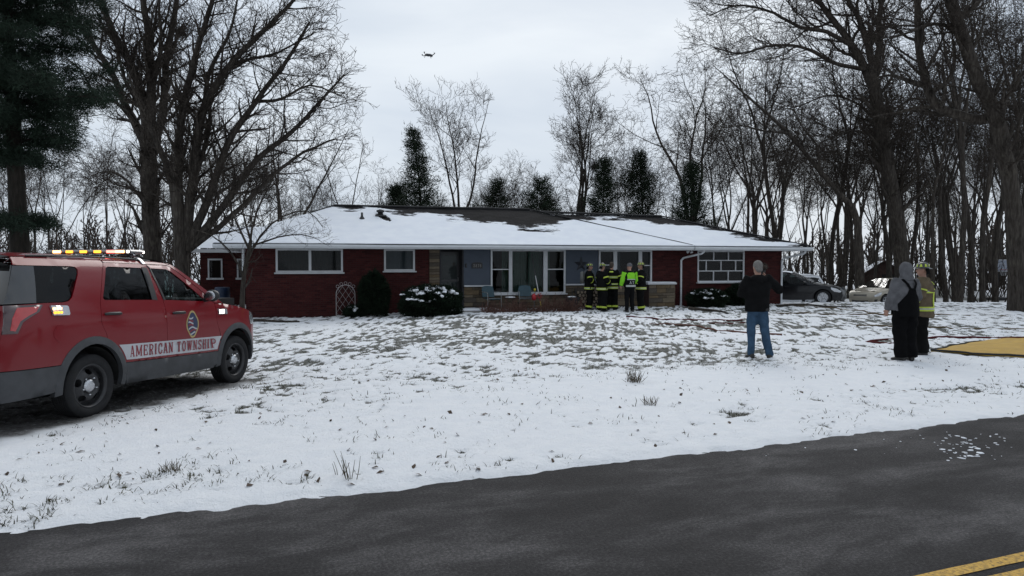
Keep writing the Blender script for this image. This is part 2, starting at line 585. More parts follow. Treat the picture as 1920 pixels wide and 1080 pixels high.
# ---- road
def road_mat():
    m, t, b = nodes_of('asphalt')
    n1 = noise(t, .9, 5, .6); n2 = noise(t, 48, 5, .85); n3 = noise(t, 6, 5, .65, dist=.6); n4 = noise(t, 55, 2, .6)
    mp = t.nodes.new('ShaderNodeMapping'); tc = t.nodes.new('ShaderNodeTexCoord')
    mp.inputs['Scale'].default_value = (.42, .95, 1)
    t.links.new(tc.outputs['Object'], mp.inputs[0])
    n5 = noise(t, 1.5, 4, .6, vec=mp.outputs[0], dist=.4)
    base = ramp(t, n5.outputs['Fac'], [(.36, (.021, .0195, .0195)), (.5, (.034, .032, .032)), (.64, (.078, .074, .073))])
    gr = ramp(t, n2.outputs['Fac'], [(.32, (.25, .25, .26)), (.5, (.9, .9, .92)), (.70, (2.6, 2.58, 2.6))])
    mu = t.nodes.new('ShaderNodeMixRGB'); mu.blend_type = 'MULTIPLY'; mu.inputs[0].default_value = .85
    t.links.new(base.outputs[0], mu.inputs[1]); t.links.new(gr.outputs[0], mu.inputs[2])
    r3 = ramp(t, n3.outputs['Fac'], [(.3, (.72, .72, .72)), (.7, (1.22, 1.22, 1.22))])
    mu2 = t.nodes.new('ShaderNodeMixRGB'); mu2.blend_type = 'MULTIPLY'; mu2.inputs[0].default_value = .8
    t.links.new(mu.outputs[0], mu2.inputs[1]); t.links.new(r3.outputs[0], mu2.inputs[2])
    t.links.new(mu2.outputs[0], b.inputs['Base Color'])
    b.inputs['Roughness'].default_value = .85; b.inputs['Specular IOR Level'].default_value = .22
    bump(t, b, n2.outputs['Fac'], .8, .010)
    return m
M_ROAD = road_mat()
road = empty('road', (0, 0, 0), math.atan2(RT.y, RT.x)); tag(road, 'dark worn asphalt road past the lawn', kind='structure')
def strip(name, e0, e1, t0, t1, z, mt, parent, n=1, wob=0):
    V = []; F = []
    for i in range(n + 1):
        t_ = t0 + (t1 - t0) * i / n
        V += [(t_, e0 + wob * (fbm([t_ * 3], [1.0], 3, 3)[0] - .5), z), (t_, e1 + wob * (fbm([t_ * 3], [9.0], 3, 4)[0] - .5), z)]
    for i in range(n): F.append((2 * i, 2 * i + 2, 2 * i + 3, 2 * i + 1))
    return obj(name, new_mesh(name, V, F, mt), parent)
strip('asphalt', ROAD_B - .5, ROAD_E + .45, -400, 400, 0.0, M_ROAD, road, 8)
def paint_mat():
    m, t, b = nodes_of('yellow_road_paint')
    n1 = noise(t, 45, 5, .7); n2 = noise(t, 3, 3, .6)
    r = ramp(t, n1.outputs['Fac'], [(.34, (.10, .075, .035)), (.5, (.46, .27, .045)), (.7, (.62, .38, .07))])
    t.links.new(r.outputs[0], b.inputs['Base Color']); b.inputs['Roughness'].default_value = .8
    bump(t, b, n1.outputs['Fac'], .4, .006)
    return m
M_YEL = paint_mat()
strip('yellow_line', 2.715, 2.80, -30, 60, .004, M_YEL, road, 700, .014)
strip('yellow_line', 2.565, 2.65, -30, 60, .004, M_YEL, road, 700, .014)
# ================================================================== brick ranch house
HO = (-9.07, 24.5, 0.0); HROT = R(15)
def hw(u, v, z=0.0):
    """house local -> world"""
    return Vector((HO[0] + u * math.cos(HROT) - v * math.sin(HROT), HO[1] + u * math.sin(HROT) + v * math.cos(HROT), z))
def hgz(u, v):
    p = hw(u, v); return gz(p.x, p.y)

def brick_mat():
    m, t, b = nodes_of('red_brick')
    at = t.nodes.new('ShaderNodeAttribute'); at.attribute_name = 'tone'
    n = noise(t, 30, 4, .6)
    r = ramp(t, at.outputs['Fac'], [(0, (.029, .0055, .0058)), (.5, (.048, .0092, .009)), (1, (.072, .016, .014))])
    r2 = ramp(t, n.outputs['Fac'], [(.3, (.75, .75, .75)), (.7, (1.2, 1.2, 1.2))])
    mu = t.nodes.new('ShaderNodeMixRGB'); mu.blend_type = 'MULTIPLY'; mu.inputs[0].default_value = 1
    t.links.new(r.outputs[0], mu.inputs[1]); t.links.new(r2.outputs[0], mu.inputs[2])
    t.links.new(mu.outputs[0], b.inputs['Base Color']); b.inputs['Roughness'].default_value = .85
    b.inputs['Specular IOR Level'].default_value = .25
    bump(t, b, n.outputs['Fac'], .3, .01)
    return m
M_BRICK = brick_mat()
M_MORTAR = mat('mortar', (.040, .026, .024), .9, var=.2, scale=20, spec=.2)
M_WHITE = mat('white_painted_trim', (.50, .51, .525), .5, var=.08, scale=5)
M_GUTTER = mat('gutter_white', (.60, .62, .64), .45, var=.07, scale=3)
M_SOFFIT = mat('soffit_grey', (.40, .41, .42), .7, var=.1, scale=3)
M_BLUE = mat('blue_grey_siding', (.050, .064, .088), .7, var=.08, scale=4, bmp=.1)
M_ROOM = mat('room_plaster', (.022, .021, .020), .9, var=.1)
M_CURT = mat('green_curtain', (.040, .075, .058), .9, var=.25, scale=14)
M_BLIND = mat('pale_blind', (.055, .065, .082), .8, var=.06)
M_DOOR = mat('black_door', (.010, .010, .012), .35, var=.2)
M_SNOW = mat('snow', (.84, .86, .90), .7, var=.04, scale=6, bmp=.3, bscale=30, spec=.25)
M_DARK = mat('dark_metal', (.018, .018, .020), .5, var=.2)
M_STONE = [mat('ashlar_%d' % i, c, .85, var=.28, scale=7, bmp=.35, bscale=40, spec=.2) for i, c in enumerate(
    [(.125, .100, .074), (.088, .070, .050), (.15, .122, .086), (.078, .066, .054), (.12, .088, .054)])]

def glass_mat(name, tint=(.75, .80, .80), refl=.10, ior=1.42):
    m = bpy.data.materials.new(name); m.use_nodes = True
    t = m.node_tree
    for n in list(t.nodes): t.nodes.remove(n)
    o = t.nodes.new('ShaderNodeOutputMaterial'); tr = t.nodes.new('ShaderNodeBsdfTransparent')
    gl = t.nodes.new('ShaderNodeBsdfGlossy'); mx = t.nodes.new('ShaderNodeMixShader')
    lw = t.nodes.new('ShaderNodeFresnel'); lw.inputs['IOR'].default_value = ior
    ns = noise(t, 1.3, 2, .5); bp = t.nodes.new('ShaderNodeBump'); bp.inputs['Strength'].default_value = .03
    t.links.new(ns.outputs['Fac'], bp.inputs['Height']); t.links.new(bp.outputs[0], gl.inputs['Normal'])
    ad = t.nodes.new('ShaderNodeMath'); ad.operation = 'ADD'; ad.inputs[1].default_value = refl
    t.links.new(lw.outputs[0], ad.inputs[0])
    tr.inputs[0].default_value = (*tint, 1); gl.inputs['Roughness'].default_value = .03
    t.links.new(ad.outputs[0], mx.inputs[0]); t.links.new(tr.outputs[0], mx.inputs[1]); t.links.new(gl.outputs[0], mx.inputs[2])
    t.links.new(mx.outputs[0], o.inputs[0])
    return m
M_GLASS = glass_mat('window_glass', (.62, .68, .67), .0, 1.33)

house = empty('brick_house', HO, HROT, 'single storey red brick ranch house with snow covered hip roof and white gutters', 'house')

WALL_H = 2.22
OPEN = [(.98, 3.23, 1.37, 2.20), (4.66, 5.76, 1.41, 2.20), (17.1, 19.23, .92, 2.20)]
rng = random.Random(4)

def brickwork(name, u0, u1, z0, z1, openings, place, parent):
    """every brick of one wall; place(u, d, z) -> local coordinates"""
    V = []; F = []; T = []
    L, Hh, g = .205, .0685, .010
    k = 0; z = z0
    while z < z1 - .02:
        zt = min(z + Hh - g, z1)
        cuts = [(a, b) for a, b, c, d in openings if c < (z + zt) / 2 < d]
        u = u0 - (L / 2 if k % 2 else 0)
        while u < u1:
            a, b = max(u, u0), min(u + L - g, u1)
            segs = [(a, b)]
            for ca, cb in cuts:
                ns = []
                for p, q in segs:
                    if q <= ca or p >= cb: ns.append((p, q)); continue
                    if p < ca - .02: ns.append((p, ca))
                    if q > cb + .02: ns.append((cb, q))
                segs = ns
            for p, q in segs:
                if q - p < .02: continue
                pr = rng.uniform(-.002, .002); b0 = len(V); tn = min(1, max(0, rng.gauss(.5, .22)))
                for (uu, zz, dd) in ((p, z, .01), (q, z, .01), (q, zt, .01), (p, zt, .01), (p, z, pr), (q, z, pr), (q, zt, pr), (p, zt, pr)):
                    V.append(place(uu, dd, zz))
                for f in ((4, 5, 6, 7), (0, 1, 5, 4), (1, 2, 6, 5), (2, 3, 7, 6), (3, 0, 4, 7)):
                    F.append(tuple(b0 + i for i in f)); T.append(tn)
            u += L
        z += Hh; k += 1
    me = new_mesh(name, V, F, M_BRICK)
    a = me.attributes.new('tone', 'FLOAT', 'FACE'); a.data.foreach_set('value', T)
    o = obj(name, me, parent); o['kind'] = 'stuff'
    return o

def wall_backing(mb, u0, u1, z0, z1, openings, v0, v1):
    """solid wall slab with rectangular openings, in plane v"""
    us = sorted({u0, u1} | {q for o_ in openings for q in o_[:2] if u0 < q < u1})
    for a, b in zip(us[:-1], us[1:]):
        cut = [o_ for o_ in openings if o_[0] <= a + 1e-6 and o_[1] >= b - 1e-6]
        if not cut: mb.box(((a + b) / 2, (v0 + v1) / 2, (z0 + z1) / 2), (b - a, v1 - v0, z1 - z0)); continue
        c, d = cut[0][2], cut[0][3]
        if c > z0: mb.box(((a + b) / 2, (v0 + v1) / 2, (z0 + c) / 2), (b - a, v1 - v0, c - z0))
        if d < z1: mb.box(((a + b) / 2, (v0 + v1) / 2, (d + z1) / 2), (b - a, v1 - v0, z1 - d))

HD = 6.6      # wall depth
BZ = -.40
for ua, ub, ops in ((0, 6.28, OPEN[:2]), (15.1, 21.0, OPEN[2:])):
    wf = MB(); wall_backing(wf, ua, ub, BZ, WALL_H, ops, .012, .14)
    wall_o = wf.build('wall', M_MORTAR, house)
    brickwork('brickwork', ua, ub, BZ, WALL_H, ops, lambda u, d, z: (u, d, z), wall_o)
ws = MB(); ws.box((.076, .14 + (HD - .14) / 2, (BZ + WALL_H) / 2), (.128, HD - .14, WALL_H - BZ))
side = ws.build('side_wall', M_MORTAR, house)
brickwork('brickwork', 0.01, HD, BZ, WALL_H, [], lambda u, d, z: (d, u, z), side)
ws = MB(); ws.box((21 - .076, .14 + (HD - .14) / 2, (BZ + WALL_H) / 2), (.128, HD - .14, WALL_H - BZ))
side = ws.build('side_wall', M_MORTAR, house)
brickwork('brickwork', 0.01, HD, BZ, WALL_H, [], lambda u, d, z: (21 - d, u, z), side)
ws = MB(); ws.box((10.5, HD - .05, (BZ + WALL_H) / 2), (20.7, .1, WALL_H - BZ)); ws.build('back_wall', M_MORTAR, house)
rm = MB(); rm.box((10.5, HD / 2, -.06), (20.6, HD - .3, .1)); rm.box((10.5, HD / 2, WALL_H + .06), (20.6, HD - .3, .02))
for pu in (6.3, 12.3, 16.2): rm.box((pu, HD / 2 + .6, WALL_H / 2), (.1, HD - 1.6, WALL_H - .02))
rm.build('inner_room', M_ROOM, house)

# ---- coursed stone below the windows, every stone its own piece
_stone_cache = {}
def stone_wall(name, u0, u1, z0, z1, vf, depth, parent, axis='u'):
    rs = random.Random(int(u0 * 100) + 7)
    bk = MB()
    if axis == 'u': bk.box(((u0 + u1) / 2, vf + depth / 2 + .01, (z0 + z1) / 2), (u1 - u0 - .004, depth - .02, z1 - z0 - .004))
    else: bk.box((vf - depth / 2 - .01, (u0 + u1) / 2, (z0 + z1) / 2), (depth - .02, u1 - u0 - .004, z1 - z0 - .004))
    w = bk.build(name, M_MORTAR, parent)
    z = z0; k = 0
    while z < z1 - .03:
        h = rs.choice([.10, .14, .18]); 
        if z1 - (z + h) < .07: h = z1 - z
        u = u0
        while u < u1 - .01:
            L = rs.uniform(.28, .62)
            if u1 - (u + L) < .18: L = u1 - u
            pr = rs.uniform(.004, .016)
            key = (round(L, 1), h)
            mb_ = MB(); mb_.box((0, 0, 0), (L - .012, .03, h - .012), bevel=.006)
            o = mb_.build('stone', M_STONE[rs.randrange(5)], w)
            if axis == 'u': o.location = (u + L / 2, vf - pr + .015, z + h / 2)
            else: o.location = (vf + pr - .015, u + L / 2, z + h / 2); o.rotation_euler = (0, 0, math.pi / 2)
            u += L
        z += h; k += 1
    return w
stone_wall('stone_wall', 7.56, 8.57, BZ, .82, .0, .14, house)
stone_wall('stone_wall', 8.57, 11.5, BZ, .50, .0, .14, house)
stone_wall('stone_wall', 11.5, 12.85, BZ, .84, .0, .14, house)
stone_wall('stone_wall', 12.85, 15.1, BZ, .86, .0, .14, house)
stone_wall('stone_pilaster', 6.28, 6.66, BZ, WALL_H, -.02, .5, house)
kw = stone_wall('stone_planter_wall', 14.72, 15.82, BZ, .86, -.55, .54, house)
stone_wall('stone_planter_side', -.55, -.01, BZ, .86, 15.83, .12, house, 'v')
cp = MB(); cp.box((15.27, -.28, .90), (1.22, .66, .075), bevel=.012); cpo = cp.build('stone_cap', M_WHITE, kw)
sn = MB(); sn.box((15.27, -.28, .945), (1.16, .60, .03), bevel=.014); sn.build('cap_snow', M_SNOW, kw)

# ---- flat blue-grey panels and sills
for a, b, z0 in ((7.56, 8.57, .88), (11.5, 12.85, .90)):
    mb_ = MB(); mb_.box(((a + b) / 2, .07, (z0 + WALL_H) / 2), (b - a - .004, .10, WALL_H - z0))
    p = mb_.build('blue_panel', M_BLUE, house)
    mb_ = MB(); mb_.box(((a + b) / 2, -.01, z0 - .03), (b - a - .006, .16, .058), bevel=.008); mb_.build('sill', M_WHITE, p)

# ---- windows
def window(u0, u1, z0, z1, uprights, rails, sill=True, fw=.065, v=.02, curtain=None, cells=None, blind=None):
    """uprights: [(ua, ub)], rails: [(ua, ub, z)]; panes fill the rest"""
    f = MB(); d = .09
    f.box(((u0 + u1) / 2, v, z1 - fw / 2), (u1 - u0, d, fw)); f.box(((u0 + u1) / 2, v, z0 + fw / 2), (u1 - u0, d, fw))
    f.box((u0 + fw / 2, v, (z0 + z1) / 2), (fw, d - .004, z1 - z0 - 2 * fw)); f.box((u1 - fw / 2, v, (z0 + z1) / 2), (fw, d - .004, z1 - z0 - 2 * fw))
    w = f.build('window', M_WHITE, house)
    for a, b in uprights:
        q = MB(); q.box(((a + b) / 2, v, (z0 + z1) / 2), (b - a, d - .012, z1 - z0 - 2 * fw)); q.build('mullion', M_WHITE, w)
    for a, b, zz in rails:
        q = MB(); q.box(((a + b) / 2, v + .004, zz), (b - a, d - .03, .035)); q.build('rail', M_WHITE, w)
    edges = [u0 + fw] + [x for ab in uprights for x in ab] + [u1 - fw]
    for a, b in zip(edges[::2], edges[1::2]):
        zs = sorted([z0 + fw] + [zz for ra, rb, zz in rails if abs((ra + rb) / 2 - (a + b) / 2) < .05] + [z1 - fw])
        for c, e in zip(zs[:-1], zs[1:]):
            q = MB(); q.add([(a, v + .02, c), (b, v + .02, c), (b, v + .02, e), (a, v + .02, e)], [(0, 1, 2, 3)])
            q.build('pane', M_GLASS, w)
    if sill:
        q = MB(); q.box(((u0 + u1) / 2, -.045, z0 - .022), (u1 - u0 + .10, .17, .05), bevel=.01); q.build('sill', M_WHITE, w)
    return w
def curtain(parent, a, b, z0, z1, v, mt, amp=.025, per=.16):
    n = int((b - a) / .02); V = []; F = []
    for i in range(n + 1):
        x = a + (b - a) * i / n
        yy = v + amp * math.sin(x / per * 6.283 + .8 * math.sin(x * 3.1)) + .008 * math.sin(x * 31)
        V += [(x, yy, z0), (x + .01 * math.sin(x * 5), yy, z1)]
    for i in range(n): F.append((2 * i, 2 * i + 2, 2 * i + 3, 2 * i + 1))
    return obj('curtain', new_mesh('curtain', V, F, mt, True), parent)

w = window(.98, 3.23, 1.37, 2.20, [(2.07, 2.16)], [])
curtain(w, 1.05, 3.15, 1.4, 2.2, .35, mat('dark_drape', (.014, .016, .018), .9), .02)
w = window(4.66, 5.76, 1.41, 2.20, [], [])
curtain(w, 4.70, 5.72, 1.45, 2.2, .16, M_BLIND, .006)
w = window(8.57, 11.5, .54, 2.205, [(9.27, 9.40), (10.62, 10.78)], [(8.635, 9.27, 1.46), (10.78, 11.435, 1.46)])
curtain(w, 9.40, 10.02, .60, 2.15, .22, M_CURT); curtain(w, 10.06, 10.64, .60, 2.15, .23, M_CURT)
curtain(w, 9.05, 9.29, .60, 2.15, .24, M_CURT); curtain(w, 10.78, 10.95, .60, 2.15, .24, M_CURT)
w = window(12.86, 15.1, .92, 2.205, [(13.47, 13.62), (14.53, 14.68)], [(12.925, 13.47, 1.62), (14.68, 15.035, 1.60)])
curtain(w, 13.62, 13.85, .98, 2.15, .22, M_BLIND)
# garage window: staggered panes
gw = MB(); gu0, gu1, gz0, gz1 = 17.1, 19.23, .92, 2.20
fw = .06
gw.box(((gu0 + gu1) / 2, .02, gz1 - fw / 2), (gu1 - gu0, .09, fw)); gw.box(((gu0 + gu1) / 2, .02, gz0 + fw / 2), (gu1 - gu0, .09, fw))
gw.box((gu0 + fw / 2, .02, (gz0 + gz1) / 2), (fw, .086, gz1 - gz0 - 2 * fw)); gw.box((gu1 - fw / 2, .02, (gz0 + gz1) / 2), (fw, .086, gz1 - gz0 - 2 * fw))
gwo = gw.build('garage_window', M_WHITE, house)
zr = [gz0 + fw, 1.375, 1.80, gz1 - fw]
for zz in zr[1:-1]:
    q = MB(); q.box(((gu0 + gu1) / 2, .02, zz), (gu1 - gu0 - 2 * fw, .075, .04)); q.build('rail', M_WHITE, gwo)
W_ = gu1 - gu0 - 2 * fw
for row, cutsx in enumerate(([1 / 3, 2 / 3], [1 / 6, .5, 5 / 6], [1 / 3, 2 / 3])):
    z0, z1 = zr[row] + (.02 if row else 0), zr[row + 1] - (.02 if row < 2 else 0)
    xs = [gu0 + fw] + [gu0 + fw + W_ * c for c in cutsx] + [gu1 - fw]
    for x in xs[1:-1]:
        q = MB(); q.box((x, .022, (z0 + z1) / 2), (.04, .07, z1 - z0)); q.build('glazing_bar', M_WHITE, gwo)
    for a, b in zip(xs[:-1], xs[1:]):
        q = MB(); q.add([(a, .04, z0), (b, .04, z0), (b, .04 + rng.uniform(-.004, .004), z1), (a, .04, z1)], [(0, 1, 2, 3)]); q.build('pane', M_GLASS, gwo)
q = MB(); q.box(((gu0 + gu1) / 2, -.045, gz0 - .022), (gu1 - gu0 + .10, .17, .05), bevel=.01); q.build('sill', M_WHITE, gwo)
q = MB(); q.box(((gu0 + gu1) / 2, -.06, gz0 + .012), (gu1 - gu0, .12, .02), bevel=.008); q.build('sill_snow', M_SNOW, gwo)

# ---- recessed entrance with dark storm door
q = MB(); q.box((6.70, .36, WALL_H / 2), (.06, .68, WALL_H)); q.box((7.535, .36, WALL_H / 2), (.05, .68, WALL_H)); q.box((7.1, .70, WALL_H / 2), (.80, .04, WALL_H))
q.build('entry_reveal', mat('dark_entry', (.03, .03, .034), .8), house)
q = MB(); q.box((7.12, .60, 1.06), (.78, .045, 2.10)); dr = q.build('door', M_DOOR, house)
for z0, z1 in ((.22, .98), (1.10, 1.98)):
    q = MB(); q.add([(6.84, .572, z0), (7.40, .572, z0), (7.40, .572, z1), (6.84, .572, z1)], [(0, 1, 2, 3)]); q.build('door_pane', M_GLASS, dr)
q = MB(); q.box((7.12, .57, 1.04), (.74, .02, .06)); q.build('door_rail', mat('dark_grey_metal', (.035, .035, .038), .4), dr)
q = MB(); q.tube([(7.44, .555, 1.0), (7.44, .52, 1.02), (7.44, .52, 1.14), (7.44, .555, 1.16)], .01, 8); q.build('door_handle', mat('brushed_metal', (.35, .35, .34), .35, metal=1), dr)
q = MB(); q.box((7.7, -.65, BZ / 2 - .0), (2.0, 1.25, -BZ + .02), bevel=.02); st = q.build('porch_step', mat('old_concrete', (.24, .235, .225), .9, bmp=.3), house)
q = MB(); q.box((7.7, -.68, .035), (1.9, 1.1, .045), bevel=.02); q.build('step_snow', M_SNOW, st)
q = MB(); q.box((7.64, .0, 1.60), (.06, .04, .15), bevel=.012); q.build('doorbell', M_DARK, house)

# ---- roof
def roof_mat():
    m, t, b = nodes_of('shingles_with_snow')
    at = t.nodes.new('ShaderNodeAttribute'); at.attribute_name = 'snow'
    tc = t.nodes.new('ShaderNodeTexCoord'); mp = t.nodes.new('ShaderNodeMapping')
    mp.inputs['Scale'].default_value = (.55, 3.2, 2.5); t.links.new(tc.outputs['Object'], mp.inputs[0])
    br = t.nodes.new('ShaderNodeTexBrick'); br.inputs['Scale'].default_value = 1.0
    br.inputs['Brick Width'].default_value = .31; br.inputs['Row Height'].default_value = .135; br.inputs['Mortar Size'].default_value = .008
    br.inputs['Color1'].default_value = (.008, .008, .009, 1); br.inputs['Color2'].default_value = (.019, .0185, .0195, 1); br.inputs['Mortar'].default_value = (.003, .003, .003, 1)
    t.links.new(tc.outputs['Object'], br.inputs['Vector'])
    n = noise(t, 5, 6, .7, vec=mp.outputs[0]); n2 = noise(t, 2, 3, .5)
    ma = t.nodes.new('ShaderNodeMath'); ma.operation = 'MULTIPLY_ADD'; ma.inputs[1].default_value = 2.6; ma.inputs[2].default_value = -1.3
    t.links.new(n.outputs['Fac'], ma.inputs[0])
    ad = t.nodes.new('ShaderNodeMath'); ad.operation = 'ADD'; t.links.new(at.outputs['Fac'], ad.inputs[0]); t.links.new(ma.outputs[0], ad.inputs[1])
    st = t.nodes.new('ShaderNodeMapRange'); st.interpolation_type = 'SMOOTHSTEP'; st.inputs['From Min'].default_value = .40; st.inputs['From Max'].default_value = .60
    t.links.new(ad.outputs[0], st.inputs['Value'])
    rs = ramp(t, n2.outputs['Fac'], [(.3, (.75, .78, .835)), (.7, (.82, .845, .88))])
    mx = t.nodes.new('ShaderNodeMixRGB'); t.links.new(st.outputs[0], mx.inputs[0]); t.links.new(br.outputs[0], mx.inputs[1]); t.links.new(rs.outputs[0], mx.inputs[2])
    t.links.new(mx.outputs[0], b.inputs['Base Color']); b.inputs['Roughness'].default_value = .9; b.inputs['Specular IOR Level'].default_value = .08
    n3 = noise(t, 24, 4, .6); bump(t, b, n3.outputs['Fac'], .35, .02)
    return m
M_ROOF = roof_mat()
EZ = 2.35
def facet(name, a, b, c, d, parent, snowf, n=90, m=40):
    """quad a-b (eave) d-c (ridge), snow depth and mask from snowf(u, t)"""
    a, b, c, d = (np.array(q, float) for q in (a, b, c, d)); F = []
    t, s_ = (q.ravel()[:, None] for q in np.meshgrid(np.linspace(0, 1, m + 1), np.linspace(0, 1, n + 1), indexing='ij'))
    p = (a + (b - a) * s_) * (1 - t) + (d + (c - d) * s_) * t
    A = snowf(p, t[:, 0])
    V = p.copy(); V[:, 2] += .035 * np.clip(A, 0, 1) + .008 * np.sin(p[:, 0] * 1.3 + p[:, 1] * .7)
    for j in range(m):
        for i in range(n):
            q = j * (n + 1) + i; F.append((q, q + 1, q + n + 2, q + n + 1))
    me = new_mesh(name, V, F, M_ROOF, True)
    at = me.attributes.new('snow', 'FLOAT', 'POINT'); at.data.foreach_set('value', A)
    return obj(name, me, parent)
VM = 3.25; EV0, EV1 = -.85, 7.35
T_MAIN = [(-.9, 1.2), (2.6, 1.1), (3.6, .90), (5.2, .84), (6.6, .76), (8.2, .60), (9.5, .50), (10.7, .42), (11.4, .46), (12.0, .62), (12.6, .84), (14, 1.05), (17, 1.1)]
T_GAR = [(9, .90), (13, .91), (15, .86), (16.5, .78), (17.6, .68), (18.7, .48), (19.8, .22), (20.6, .08), (21.8, -.05)]
def sn_front(tab, sd_, z0, dz):
    def f(p, t):
        x = p[:, 0]; t = (p[:, 2] - z0) / dz
        T = np.interp(x, [q[0] for q in tab], [q[1] for q in tab])
        n = (fbm(x * .9, t * 11, 4, sd_, .62) - .5) * .55
        if sd_ == 3:   # bare patch below the vent pipe
            n = n - 1.3 * np.exp(-(((x - 4.85) / .20) ** 2 + ((t - .66 + .35 * (x - 4.85)) / .05) ** 2))
        return np.clip(.5 + (T - t + n) / .16, -1.2, 2.2)
    return f
def sn_all(p, t): return np.where(t < .93, 2.0, .6)
main = MB()
roofp = MB(); roofp.box((7.77, VM, EZ - .045), (17.28, 8.16, .06)); roofp.box((19.1, VM, EZ - .047), (5.2, 8.16, .06))
roof = roofp.build('roof', mat('roof_deck', (.08, .07, .06), .9), house)
RZ, GZr = 3.93, 3.74
e0, e1 = -.89, 16.43; r0, r1 = 3.0, 11.03
facet('roof_slope', (e0, EV0, EZ), (e1, EV0, EZ), (r1, VM, RZ), (r0, VM, RZ), roof, sn_front(T_MAIN, 3, EZ, RZ - EZ), 150, 44)
facet('roof_slope', (e1, EV1, EZ), (e0, EV1, EZ), (r0, VM, RZ), (r1, VM, RZ), roof, sn_all, 30, 8)
facet('roof_hip', (e0, EV1, EZ), (e0, EV0, EZ), (r0, VM, RZ), (r0, VM + .001, RZ), roof, sn_all, 30, 20)
facet('roof_hip', (e1, EV0, EZ), (e1, EV1, EZ), (r1, VM + .001, RZ), (r1, VM, RZ), roof, sn_front(T_GAR, 9, EZ, GZr - EZ), 40, 24)
ge0, ge1, gr0, gr1 = 9.5, 21.73, 9.5, 17.13
facet('roof_slope', (13.4, EV0, EZ - .006), (ge1, EV0, EZ - .006), (gr1, VM, GZr), (11.0, VM, GZr), roof, sn_front(T_GAR, 9, EZ, GZr - EZ), 110, 44)
facet('roof_slope', (ge1, EV1, EZ - .006), (13.4, EV1, EZ - .006), (11.0, VM, GZr), (gr1, VM, GZr), roof, sn_all, 30, 8)
facet('roof_hip', (ge1, EV0, EZ - .006), (ge1, EV1, EZ - .006), (gr1, VM + .001, GZr), (gr1, VM, GZr), roof, sn_front(T_GAR, 12, EZ, GZr - EZ), 30, 20)
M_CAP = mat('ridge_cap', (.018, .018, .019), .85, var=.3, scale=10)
def cap(a, b, r=.045):
    a, b = Vector(a), Vector(b); n = max(4, int((b - a).length / .6)); pts = [a.lerp(b, i / n) + Vector((0, 0, .035 + .006 * math.sin(i * 2.1))) for i in range(n + 1)]
    q = MB(); q.tube(pts, [(r * 2.0, r * .8)] * len(pts) if False else r, 8); q.build('ridge_cap', M_CAP, roof)
cap((r0, VM, RZ), (r1, VM, RZ)); cap((r1, VM, GZr + .10), (gr1, VM, GZr)); cap((r1, VM, RZ), (e1, EV0, EZ), .026)
cap((gr1, VM, GZr), (ge1, EV0, EZ), .03); cap((r0, VM, RZ), (2.1, VM - .98, RZ - .378), .03)
# fascia, gutters, soffit
q = MB()
q.box(((e0 + ge1) / 2, EV0 + .01, EZ - .10), (ge1 - e0, .03, .13)); q.box((e0 + .012, VM, EZ - .10), (.03, EV1 - EV0 - .04, .13)); q.box((ge1 - .012, VM, EZ - .10), (.03, EV1 - EV0 - .04, .13))
q.build('fascia', M_WHITE, roof)
q = MB()
prof = [(0, 0), (0, -.13), (-.08, -.13), (-.125, -.06), (-.125, 0), (-.115, 0), (-.115, -.055), (-.078, -.12), (-.012, -.12), (-.012, 0)]
def gutter(u0, u1):
    g = MB(); n = 40; V = []
    rings = []
    for i in range(n + 1):
        u = u0 + (u1 - u0) * i / n
        rings.append([(u, EV0 - .008 + p[0], EZ - .025 + p[1] + .006 * math.sin(u * .9)) for p in prof])
    g.rings(rings, True, 0, False); return g.build('gutter', M_GUTTER, roof)
gutter(e0 - .02, e1 - .01); gutter(e1 + .02, ge1 + .05)
q = MB(); q.box(((e0 + ge1) / 2, EV0 - .066, EZ - .012), (ge1 - e0 + .02, .112, .022)); q.build('drip_edge_gap_shade', M_CAP, roof)  # drip edge as a dark strip, painting the gap shadow between snow and gutter
for a, b in ((e0, e1), (e1 + .03, ge1 - .9)):     # snow lip above the gutter
    rings = []
    for i in range(121):
        u = a + (b - a) * i / 120; k = .5 + .8 * float(fbm([u * 2.2], [3.3], 3, 5)[0])
        rings.append([(u, EV0 - .02 - .05 * k, EZ + .003), (u, EV0 - .02 - .06 * k, EZ + .012), (u, EV0 - .03, EZ + .03 * k + .016), (u, EV0 + .10, EZ + .045), (u, EV0 + .10, EZ - .0)])
    g = MB(); g.rings(rings, True, 0, True); g.build('snow_lip', M_SNOW, roof)
q = MB(); q.box(((e0 + ge1) / 2, (EV0 + 0) / 2, EZ - .15), (ge1 - e0 - .04, -EV0 - .02, .02)); q.box((e0 / 2 - .0, HD / 2 + .3, EZ - .15), (-e0 - .04, HD + .6, .02)); q.box((21.36, HD / 2 + .3, EZ - .15), (.68, HD + .6, .02))
q.build('soffit', M_SOFFIT, house)
# downspouts
def downspout(pts):
    q = MB(); q.tube(pts, .042, 8, smooth=False); q.build('downspout', M_GUTTER, house)
downspout([(16.93, -.80, 2.2), (16.93, -.80, 2.13), (16.86, -.74, 2.06), (16.42, -.12, 1.90), (16.35, -.06, 1.80), (16.35, -.06, -.02), (16.37, -.16, -.10)])
downspout([(21.52, -.82, 2.2), (21.52, -.80, 2.13), (21.46, -.72, 2.06), (21.02, -.12, 1.90), (20.96, -.06, 1.78), (20.96, -.06, -.06), (20.98, -.16, -.12)])
downspout([(-.07, -.02, 2.17), (-.07, -.05, -.2)])
